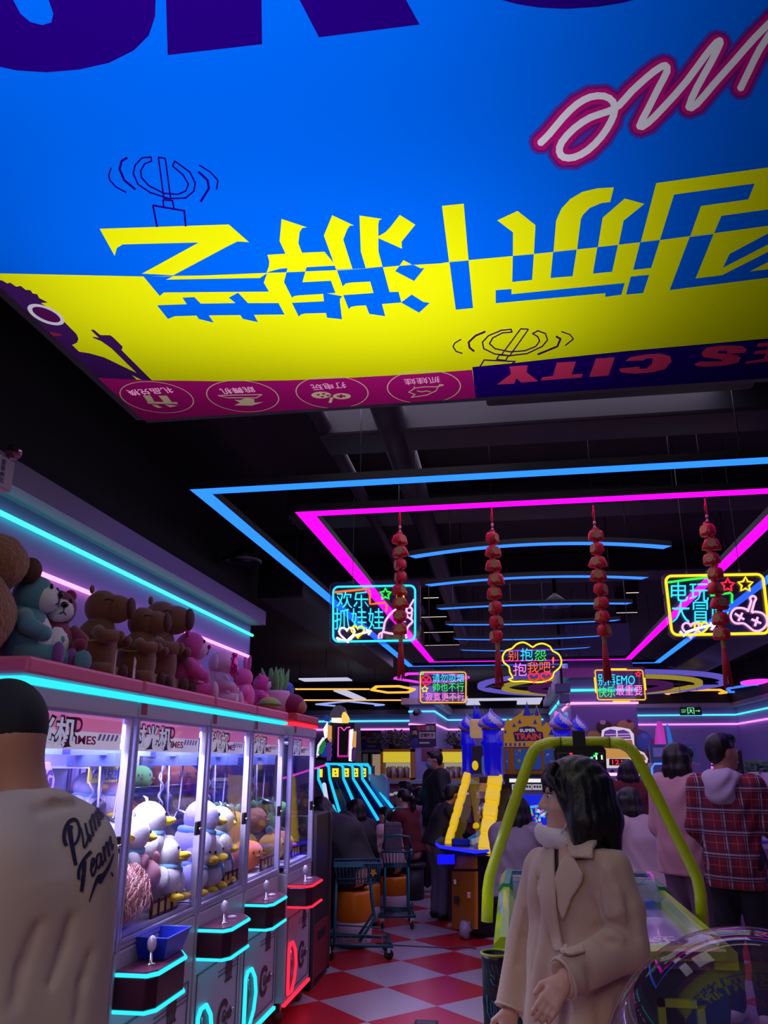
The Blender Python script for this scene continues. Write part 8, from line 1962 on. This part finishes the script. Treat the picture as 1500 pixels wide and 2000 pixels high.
for pts, c_, e_, nm in (([(683, 1425), (689, 1424), (686, 1487), (681, 1486)], (245, 238, 235), 1.1, 'white_side_lamp'), ([(690, 1428), (695, 1428), (694, 1460), (687, 1458)], (226, 160, 90), 0.8, 'amber_side_panel'), ([(687, 1462), (693, 1462), (691, 1487), (686, 1485)], (96, 50, 140), 0.4, 'violet_side_panel'),
                        ([(631, 1424), (639, 1410), (638, 1440), (634, 1442)], (240, 240, 245), 1.1, 'white_side_lamp'), ([(640, 1415), (647, 1418), (646, 1450), (640, 1444)], (226, 140, 70), 0.7, 'amber_side_panel'), ([(639, 1450), (646, 1452), (645, 1486), (638, 1486)], (110, 60, 170), 0.4, 'violet_side_panel'),
                        ([(617, 1480), (620, 1455), (630, 1440), (634, 1442), (624, 1458), (621, 1478)], (235, 235, 245), 0.9, 'white_round_lamp'), ([(620, 1472), (624, 1456), (632, 1446), (636, 1452), (632, 1470), (626, 1473)], (40, 150, 80), 0.5, 'green_ball'), ([(627, 1474), (637, 1456), (643, 1458), (640, 1478), (626, 1478)], (40, 80, 190), 0.4, 'blue_badge'),
                        ([(647, 1402), (666, 1402), (668, 1412), (648, 1411)], (240, 225, 205), 1.1, 'crown_lamp'), ([(667, 1398), (670, 1391), (674, 1390), (679, 1398), (682, 1404), (679, 1412), (668, 1412)], (240, 200, 90), 1.0, 'gold_figure'), ([(642, 1404), (646, 1390), (655, 1378), (664, 1377), (672, 1382), (677, 1392), (668, 1396), (660, 1402)], (110, 100, 130), 0.25, 'crown_top'), ([(633, 1400), (637, 1396), (643, 1402), (643, 1410), (634, 1408)], (40, 100, 190), 0.5, 'blue_badge'), ([(617, 1474), (621, 1476), (640, 1482), (638, 1486), (617, 1484)], (30, 26, 40), 0.0, 'dark_ledge')):
    ap(pts, nm, M('arc_%s_%s' % (nm, c_[0]), c_, 0.35, emit=e_), -0.08 - 0.01 * (len(nm) % 3), 0.06)
m = MB(); p = AL(647, 1482, -0.09)
text_on(m, 'COOL', Vector((AL(650, 1482).x, -0.09, AL(650, 1480).z)), (0, 0, 1), (-1, 0, 0), 0.35, 0.05, t=0.004); m.build('side_lettering', GLOW('letter_violet', (120, 90, 170), 0.7), AM)
# pink string light along the lanes
tag1(MB().tube([PY(553, 1520, 9.5), PY(580, 1512, 10), PY(605, 1504, 10.5), PY(624, 1498, 11), PY(636, 1494, 12)], 0.012, 6).build('string_light', GLOW('string_pink', (245, 60, 200), 1.1)), 'slanting pink light tube seen through the red machine glass', 'light')

# ================================================================== shopping trolleys
TEALW = M('trolley_teal', (28, 96, 108), 0.4, 0.2); WHEEL = M('wheel_black', (30, 28, 32), 0.5)
def trolley(label, loc, rz, s=1.0, full=True):
    t = thing('shopping_trolley', label, 'trolley', loc, rz, scale=s)
    # upper basket 0.40 x 0.32, z .58 - .74
    m = MB(); r = 0.004
    for z, k in ((0.76, 1.0), (0.60, 0.86)): m.tube([(x * k, y * k, z) for x, y in ((-0.21, -0.16), (0.21, -0.16), (0.21, 0.16), (-0.21, 0.16))], 0.010 if z > 0.7 else 0.006, 6, closed=True)
    for i in range(13):
        x = -0.21 + 0.42 * i / 12
        for y in (-0.16, 0.16): m.tube([(x, y, 0.76), (x * 0.86, y * 0.86, 0.60)], r, 5)
        m.tube([(x * 0.86, -0.138, 0.60), (x * 0.86, 0.138, 0.60)], 0.003, 4)
    for i in range(9):
        y = -0.16 + 0.32 * i / 8
        for x in (-0.21, 0.21): m.tube([(x, y, 0.76), (x * 0.86, y * 0.86, 0.60)], r, 5)
    m.build('wire_basket', TEALW, t)
    m = MB(); m.b2((-0.215, -0.175, 0.735), (0.05, -0.155, 0.775)); m.build('basket_front_plate', M('trolley_plate', (48, 120, 140), 0.4), t)
    MB().tube([(-0.24, -0.15, 0.80), (-0.30, -0.13, 0.92), (-0.31, 0.0, 0.94), (-0.30, 0.13, 0.92), (-0.24, 0.15, 0.80)], 0.014, 8).build('handle', TEALW, t)
    for y in (-0.13, 0.13): MB().tube([(0.12, y, 0.60), (0.13, y, 0.45), (0.15, y, 0.32), (0.08, y, 0.22), (0.02, y, 0.14)], 0.013, 8).tube([(-0.19, y, 0.60), (-0.20, y, 0.2), (-0.20, y, 0.12)], 0.013, 8).build('frame_tube', TEALW, t)
    m = MB(); m.tube([(-0.28, -0.19, 0.13), (0.30, -0.19, 0.11), (0.30, 0.19, 0.11), (-0.28, 0.19, 0.13)], 0.014, 8, closed=True)
    for i in range(9): m.tube([(-0.26 + 0.068 * i, -0.185, 0.125), (-0.26 + 0.068 * i, 0.185, 0.125)], 0.004, 5)
    for y in (-0.185, 0.185): m.tube([(-0.28, y, 0.22), (0.20, y, 0.19), (0.30, y, 0.12)], 0.006, 6)
    m.tube([(-0.28, -0.185, 0.22), (-0.28, 0.185, 0.22)], 0.006, 6)
    m.build('lower_rack', TEALW, t)
    for x in (-0.24, 0.27):
        for y in (-0.16, 0.16):
            c = MB().b2((x - 0.012, y - 0.02, 0.06), (x + 0.012, y + 0.02, 0.115)).build('caster_fork', CHROME, t)
            MB().lathe([(0, -0.013), (0.04, -0.011), (0.042, 0), (0.04, 0.011), (0, 0.013)], 16, X=Matrix.Translation((x, y, 0.043)) @ Euler((PI / 2, 0, 0.2)).to_matrix().to_4x4()).build('wheel', WHEEL, c)
    return t
tr = trolley('teal wire shopping trolley in front of the orange stool', (-1.42, 7.62, 0), math.radians(12))
trolley('teal shopping trolley farther back, mostly behind the first', (-1.27, 9.05, 0), math.radians(100), 0.95)
o = MB().prism(star(0, 0, 0.035), 0.012, X=Matrix(((1, 0, 0, -1.24), (0, 0, 1, 7.40), (0, 1, 0, 0.70), (0, 0, 0, 1)))).build('star_tag', M('tag_amber', (190, 130, 20), 0.5)); tag1(o, 'small amber star tag on the near trolley basket', 'tag')
t = thing('bag_on_trolley', 'grey bag with a teal handle standing in the farther trolley', 'bag', (-1.30, 9.02, 0.70), 0.2)
MB().box((0, 0, 0.15), (0.20, 0.12, 0.30), taper=0.92).build('bag_body', M('bag_grey', (84, 76, 92), 0.7, bump=(30, 0.5, 0.01)), t, bevel=0.02)
MB().tube([(-0.09, 0, 0.30), (-0.06, -0.02, 0.42), (0.06, -0.02, 0.45), (0.12, 0, 0.44)], 0.012, 8).build('bag_handle', M('bag_teal', (60, 130, 130), 0.5), t)
# small loose things on the floor
def blob(name, label, cat, loc, r, mt):
    o = MB().ell((0, 0, r[2]), r, 12, jit=0.5).build(name, mt, loc=loc); tag1(o, label, cat)
p = PZ(908, 1835, 0); blob('plastic_bag', 'crumpled clear plastic bag on the floor at the foot of the castle game', 'bag', p, (0.06, 0.05, 0.08), M('clear_bag', (150, 140, 160), 0.2))
o = MB().b2((-0.075, -0.05, 0.0), (0.075, 0.05, 0.006)).b2((-0.06, -0.035, 0.006), (0.06, 0.035, 0.0065), 1).build('floor_plate', [M('plate_black', (22, 20, 24), 0.5), M('plate_grey', (70, 66, 74), 0.5)], loc=(-0.63, 5.86, 0.0)); tag1(o, 'small black floor socket plate at the bottom edge of the floor', 'plate')
pts = [PZ(u, v, 0.006) for u, v in ((735, 1842), (770, 1846), (810, 1848), (850, 1850), (880, 1852), (905, 1848), (930, 1853))]
tag1(MB().tube([(p.x, p.y, 0.006) for p in dens([tuple(q) for q in pts], n=3)] if False else pts, 0.005, 6).build('floor_cable', M('cable_grey', (66, 60, 72), 0.5)), 'thin grey cable running across the checkered floor', 'cable')
# dark photo booth edge beyond the red machine
t = thing('change_machine', 'dark steel vending case at the end of the claw machine row', 'machine', (-1.72, 6.78, 0))
MB().b2((-0.6, -0.30, 0.03), (0.16, 0.28, 1.22)).build('case', M('case_dark', (34, 30, 38), 0.4), t, bevel=0.01)
MB().b2((0.16, -0.28, 0.05), (0.168, 0.26, 0.42)).build('lower_door', M('case_red', (120, 24, 34), 0.4), t); MB().b2((0.16, -0.30, 0.03), (0.18, -0.275, 1.22)).b2((0.16, 0.255, 0.03), (0.18, 0.28, 1.22)).build('steel_edge', M('steel_edge', (120, 112, 120), 0.3, 0.8), t)
MB().b2((0.168, -0.1, 0.30), (0.172, 0.15, 0.36)).build('coin_return', DARK, t)
MB().b2((-0.6, -0.31, 0.0), (0.16, 0.28, 0.03)).build('case_foot', DARK, t)

# ================================================================== counter, popcorn cabinets, posters and plants at the far wall
t = thing('snack_counter', 'long pale topped counter with glass fronts under the yellow popcorn cabinets', 'counter', (-2.0, 18.6, 0))
MB().b2((-1.3, 0.0, 1.15), (2.0, 0.7, 1.23)).build('counter_top', M('counter_teal', (120, 150, 160), 0.4), t)
MB().b2((-1.25, 0.05, 0.05), (1.95, 0.65, 1.15)).build('counter_body', M('counter_wine', (84, 34, 34), 0.5), t)
MB().b2((-1.25, 0.1, 0.0), (1.95, 0.6, 0.05)).build('counter_plinth', DARK, t)
for k in range(4):
    m = MB(); m.b2((-1.18 + 0.78 * k, 0.02, 0.35), (-0.50 + 0.78 * k, 0.05, 1.05)); w_ = m.build('glass_front', M('counter_glass', (110, 100, 110), 0.2, 0.2), t)
    m = MB(); 
    for j in range(5): m.ell((-1.08 + 0.78 * k + 0.12 * j, 0.01, 0.95 - 0.03 * (j % 2)), (0.07, 0.02, 0.03), 8)
    m.build('display_lamps', M('lamp_pale', (200, 190, 200), 0.4, emit=0.4), w_)
for (u0, u1, l) in ((743, 807, 'left yellow lit popcorn cabinet on the far counter'), (858, 914, 'right yellow lit popcorn cabinet on the far counter')):
    p, q_ = PY(u0, 1463, 18.75), PY(u1, 1521, 18.75); t = thing('popcorn_cabinet', l, 'cabinet', ((p.x + q_.x) / 2, 18.75, 1.23)); hw = (q_.x - p.x) / 2; H = p.z - 1.23
    WD = M('popcorn_wood', (170, 120, 24), 0.5)
    m = MB(); m.b2((-hw, 0, 0), (-hw + 0.06, 0.45, H)); m.b2((hw - 0.06, 0, 0), (hw, 0.45, H)); m.b2((-hw, 0, H - 0.06), (hw, 0.45, H)); m.b2((-hw, 0, 0), (hw, 0.45, 0.04)); m.b2((-hw, 0.41, 0), (hw, 0.45, H)); m.build('frame', WD, t)
    MB().b2((-hw + 0.06, 0.02, H * 0.56), (hw - 0.06, 0.06, H - 0.06)).build('lit_header', M('popcorn_yellow', (226, 204, 50), 0.4, emit=0.65), t)
    MB().b2((-hw + 0.07, 0.38, 0.05), (hw - 0.07, 0.40, H * 0.55)).build('lit_back', M('popcorn_back', (200, 196, 176), 0.4, emit=0.45), t)
    MB().b2((-hw + 0.06, 0.015, 0.04), (hw - 0.06, 0.02, H * 0.56)).build('glass_door', PANE, t)
    m = MB(); r_ = random.Random(int(u0))
    for k in range(9): m.lathe([(0.05, 0), (0.06, r_.uniform(0.1, 0.25)), (0, 0.26)], 8, k % 3, X=Matrix.Translation((-hw + 0.16 + (2 * hw - 0.32) * k / 8, 0.2, 0.04)))
    m.build('containers', [M('cont_grey', (150, 150, 150), 0.4), M('cont_brown', (110, 70, 40), 0.5), M('cont_white', (210, 206, 200), 0.4)], t)
for (u0, v0, u1, v1, y, l, th) in ((800, 1413, 852, 1458, 19.66, 'navy help wanted poster with a bearded figure on the far pillar', 0), (703, 1427, 744, 1463, 23.96, 'dimmer navy poster with a figure on the far back wall', 1)):
    p, q_ = PY(u0, v0, y), PY(u1, v1, y); t = thing('wall_poster', l, 'poster', ((p.x + q_.x) / 2, y, q_.z)); hw = (q_.x - p.x) / 2; H = p.z - q_.z
    MB().b2((-hw, 0, 0), (hw, 0.02, H)).build('poster_sheet', M('poster_navy', (34, 34, 96), 0.5, emit=0.05), t)
    m = MB(); m.ell((-hw * 0.62, -0.004, H * 0.55), (hw * 0.20, 0.006, H * 0.16), 12, 0); m.ell((-hw * 0.62, -0.006, H * 0.47), (hw * 0.18, 0.006, H * 0.10), 12, 1); m.ell((-hw * 0.65, -0.003, H * 0.16), (hw * 0.28, 0.006, H * 0.22), 12, 3); m.ell((-hw * 0.62, -0.006, H * 0.78), (hw * 0.22, 0.006, H * 0.09), 10, 1)
    m.build('poster_figure', [M('poster_face', (170, 120, 100), 0.5), M('poster_dark', (24, 20, 40), 0.5), M('poster_red', (150, 40, 60), 0.5), M('poster_blue', (30, 40, 120), 0.5)], t)
    m = MB()
    for k, c_ in enumerate((0, 0, 1, 2)): m.b2((-hw * 0.45 + hw * 0.35 * k, -0.003, H * 0.70), (-hw * 0.45 + hw * 0.35 * k + hw * 0.30, 0, H * 0.90), c_)
    m.b2((-hw * 0.28, -0.003, H * 0.34), (hw * 0.94, 0, H * 0.62), 3)
    text_on(m, '诚聘助手', (-hw * 0.2, -0.004, H * 0.38), (1, 0, 0), (0, 0, 1), hw * 1.05, H * 0.20, 4, bold=0.03, t=0.002)
    m.b2((-hw * 0.28, -0.003, H * 0.12), (hw * 0.5, 0, H * 0.20), 3)
    m.build('poster_print', [M('poster_red'), M('poster_mauve', (130, 120, 150), 0.5), M('poster_olive', (120, 110, 60), 0.5), M('poster_pale', (170, 150, 150), 0.5), M('poster_dark')], t)
LEAF = M('dark_foliage', (34, 40, 30), 0.7)
def bush(u, v, y, r, h, label, zb_, seed):
    p = PY(u, v, y); t = thing('potted_shrub', label, 'plant', (p.x, y, zb_)); r_ = random.Random(seed)
    MB().lathe([(r * 0.35, 0), (r * 0.42, 0.12), (0, 0.12)], 14).build('planter', DARK, t)
    m = MB()
    for k in range(170):
        a, b_, q_ = r_.uniform(0, 2 * PI), r_.uniform(0, 1), r_.uniform(0.3, 1)
        c_ = Vector((r * q_ * math.cos(a), 0.6 * r * q_ * math.sin(a), 0.10 + h * (b_ * (1 - 0.5 * q_ * q_)))); s_ = r_.uniform(0.03, 0.07)
        d1 = Vector((r_.uniform(-1, 1), r_.uniform(-1, 1), r_.uniform(-0.5, 1))).normalized() * s_; d2 = d1.orthogonal().normalized() * s_ * 0.5
        m.add([c_ - d1, c_ + d2, c_ + d1, c_ - d2], [(0, 1, 2, 3)])
    for k in range(8): m.tube([(0, 0, 0.1), (r * 0.6 * math.cos(k), 0.4 * r * math.sin(k), h * 0.8)], 0.008, 4)
    m.build('foliage', LEAF, t)
bush(772, 1450, 18.95, 0.42, 0.36, 'dark leafy shrub on top of the left popcorn cabinet', PY(772, 1463, 18.75).z, 2)
bush(895, 1455, 18.95, 0.32, 0.36, 'dark leafy shrub on top of the right popcorn cabinet', PY(895, 1463, 18.75).z, 3)
# barred window and dark cabinet left of the counter
p, q_ = PY(694, 1471, 23.9), PY(746, 1520, 23.9)
t = thing('barred_window', 'pale shutter window with dark bars on the far wall left of the popcorn cabinet', 'window', ((p.x + q_.x) / 2, 23.93, q_.z)); hw, H = (q_.x - p.x) / 2, p.z - q_.z
MB().b2((-hw, 0, -0.3), (hw, 0.04, H)).build('window_pane', M('shutter_pale', (130, 130, 140), 0.5, emit=0.10), t)
m = MB(); m.b2((0.0, -0.02, -0.3), (hw * 0.18, 0, H))
for k in range(5): m.b2((-hw + 2 * hw * k / 4.0 - 0.02, -0.02, -0.3), (-hw + 2 * hw * k / 4.0 + 0.02, 0, H))
for z in (0.15, H - 0.02): m.b2((-hw, -0.02, z), (hw, 0, z + 0.04))
m.build('bar_grid', DARK, t)
m = MB().b2((hw * 0.3, -0.03, -0.2), (hw * 0.95, -0.01, H * 0.95)); m.build('lit_blind', M('blind_warm', (220, 190, 160), 0.5, emit=0.3), t)
# small pillar sign
p = PY(842, 1473, 19.66); o = MB().b2((-0.22, 0, -0.13), (0.22, 0.02, 0.13)).build('wall_plate', M('plate_rose', (120, 60, 90), 0.5), loc=p); tag1(o, 'faint rose square sign on the far pillar below the poster', 'sign')
# security camera on the far pillar
p = PY(817, 1391, 19.5); t = thing('security_camera', 'small security camera on the far left pillar over the LED strip', 'camera', p)
MB().tube([(0, 0, 0), (-0.05, -0.20, -0.03)], 0.07, 12).build('camera_body', M('camera_dark', (50, 36, 50), 0.4), t); MB().tube([(0, 0, 0), (0.05, 0.2, 0.02)], 0.025, 8).build('camera_arm', M('camera_dark'), t); MB().ell((-0.055, -0.205, -0.03), (0.045, 0.02, 0.045), 10).build('camera_lens', EYE, t)
# projector box with a dangling cable on the right pillar
p = PY(1098, 1345, 13.2); t = thing('ceiling_projector', 'pale projector with a drooping white cable beside the right pillar', 'projector', p)
MB().box((0, 0, 0), (0.24, 0.3, 0.14)).build('projector_case', M('projector_white', (120, 116, 160), 0.5), t, bevel=0.02); MB().box((0.02, -0.05, -0.16), (0.16, 0.16, 0.14)).build('lamp_case', M('projector_white'), t, bevel=0.02)
MB().tube([(-0.10, -0.1, -0.02), (-0.15, -0.1, -0.18), (-0.08, -0.1, -0.30), (0.08, -0.1, -0.26), (0.12, -0.1, -0.18)], 0.008, 6).build('white_cable', M('cable_pale', (190, 180, 200), 0.5), t); MB().tube([(0, 0, 0.07), (0, 0, 3.84 - p.z)], 0.02, 8).build('ceiling_pole', M('wire_grey'), t)
# right side: kiosk with a lit outline, wall photo, shelf machine with plants
p = PY(1330, 1560, 10.5); t = thing('ticket_kiosk', 'tall blue edged ticket kiosk behind the long haired woman', 'kiosk', (p.x, 10.6, 0))
q_ = PY(1330, 1453, 10.6); zt_ = q_.z
MB().b2((-0.28, 0, 0.04), (0.30, 0.35, PY(1330, 1490, 10.6).z)).build('kiosk_body', M('kiosk_grey', (120, 112, 160), 0.4), t, bevel=0.02)
MB().b2((-0.26, 0.2, PY(1330, 1490, 10.6).z), (0.30, 0.26, zt_)).build('kiosk_header', M('kiosk_blue', (70, 90, 170), 0.45, emit=0.15), t)
m = MB(); text_on(m, '自助存取机', (-0.20, 0.195, zt_ - 0.13), (1, 0, 0), (0, 0, 1), 0.42, 0.07, bold=0.03, t=0.003); m.build('header_lettering', M('kiosk_ink', (26, 24, 50), 0.5), t)
MB().b2((-0.22, 0.19, zt_ - 0.15), (0.25, 0.198, zt_ - 0.04)).build('header_plate', M('kiosk_pale', (160, 160, 206), 0.5), t)
MB().b2((-0.10, -0.012, 0.95), (0.22, 0.0, zt_ - 0.42)).build('kiosk_screen', M('kiosk_screen', (24, 22, 34), 0.15), t)
k_ = PY(1330, 1490, 10.6).z
MB().tube([(-0.29, -0.01, 0.75), (-0.29, -0.01, k_ - 0.06), (-0.25, -0.01, k_ - 0.01), (0.1, -0.01, k_ - 0.01)], 0.012, 8).build('kiosk_light_edge', [GLOW('kiosk_edge', (90, 140, 250), 1.1)], t)
MB().b2((-0.24, 0.03, 0.0), (0.26, 0.32, 0.04)).build('kiosk_foot', DARK, t)
t = thing('wall_photo', 'dark hanging photo panel on the right wall above the plants', 'picture', (5.47, 15.5, 1.95))
MB().b2((0, -2.4, -0.05), (0.03, 1.0, 0.62)).build('photo_panel', M('photo_plum', (60, 26, 50), 0.5, var=0.6, bump=(3, 0.0)), t)
GA = thing('prize_counter', 'glass prize counter with small goods at the right edge behind the plaid jacket', 'counter', (2.55, 8.9, 0))
MB().b2((-0.45, 0, 0.05), (1.2, 0.8, 0.80)).build('counter_body', M('counter_mauve', (130, 90, 140), 0.4), GA, bevel=0.01); MB().b2((-0.42, 0.04, 0), (1.16, 0.76, 0.05)).build('counter_foot', DARK, GA)
MB().b2((-0.45, 0, 0.80), (1.2, 0.8, 0.83)).b2((-0.45, 0, 1.28), (1.2, 0.8, 1.31)).b2((-0.45, 0.7, 0.8), (1.2, 0.8, 1.3)).build('shelf_board', M('shelf_pale', (176, 150, 190), 0.4), GA)
MB().b2((-0.45, 0.0, 0.83), (1.2, 0.006, 1.28)).build('glass_front', PANE, GA); MB().b2((-0.44, -0.006, 1.255), (1.2, 0.0, 1.275)).build('counter_light', GLOW('counter_violet', (200, 130, 250), 1.0), GA)
r_ = random.Random(8)
for k in range(7):
    c_ = [(150, 90, 190), (206, 80, 110), (110, 110, 206), (200, 170, 200)][k % 4]
    o = MB().lathe([(0.04, 0), (0.045, 0.01), (0.045, 0.11), (0.03, 0.14), (0.02, 0.15), (0, 0.15)], 12).b2((-0.03, -0.047, 0.03), (0.03, -0.044, 0.09), 1).build('prize_jar', [M('jar_%d' % (k % 4), c_, 0.35), M('jar_label', (220, 210, 226), 0.5)], loc=(2.2 + 0.15 * k, 9.15, 0.83)); tag1(o, 'small prize jar in the glass counter at the right edge', 'jar', 'prize jars in the counter')
for (x, l) in ((2.22, 'white potted plant leftmost on the prize counter behind the plaid man'), (2.56, 'green plant at the right edge on the prize counter')):
    t = thing('potted_plant', l, 'plant', (x, 9.2, 1.31))
    MB().lathe([(0.07, 0), (0.10, 0.02), (0.12, 0.2), (0.105, 0.21), (0, 0.2)], 18).build('pot', M('pot_white', (200, 190, 206), 0.5), t)
    m = MB(); rq = random.Random(int(x * 100))
    for k in range(70):
        a, b_ = rq.uniform(0, 2 * PI), rq.uniform(0.2, 1); c_ = Vector((0.13 * b_ * math.cos(a), 0.13 * b_ * math.sin(a), 0.2 + rq.uniform(0, 0.12))); d1 = Vector((math.cos(a), math.sin(a), rq.uniform(-0.2, 0.8))).normalized() * 0.045; d2 = d1.orthogonal().normalized() * 0.02
        m.add([c_ - d1, c_ + d2, c_ + d1, c_ - d2], [(0, 1, 2, 3)])
    m.build('foliage', M('foliage_green', (60, 100, 60), 0.6), t)
t = thing('outline_lamp', 'pink arch shaped light outline behind the white potted plant', 'light', (2.30, 9.55, 1.31))
MB().tube([(-0.1, 0, 0), (-0.13, 0, 0.25), (-0.10, 0, 0.40), (0.0, 0, 0.45), (0.12, 0, 0.45)], 0.014, 8).build('glow_tube', GLOW('arch_pink', (245, 100, 225), 1.1), t); MB().b2((-0.12, 0.01, 0), (0.2, 0.04, 0.43)).build('dark_back', DARK, t)
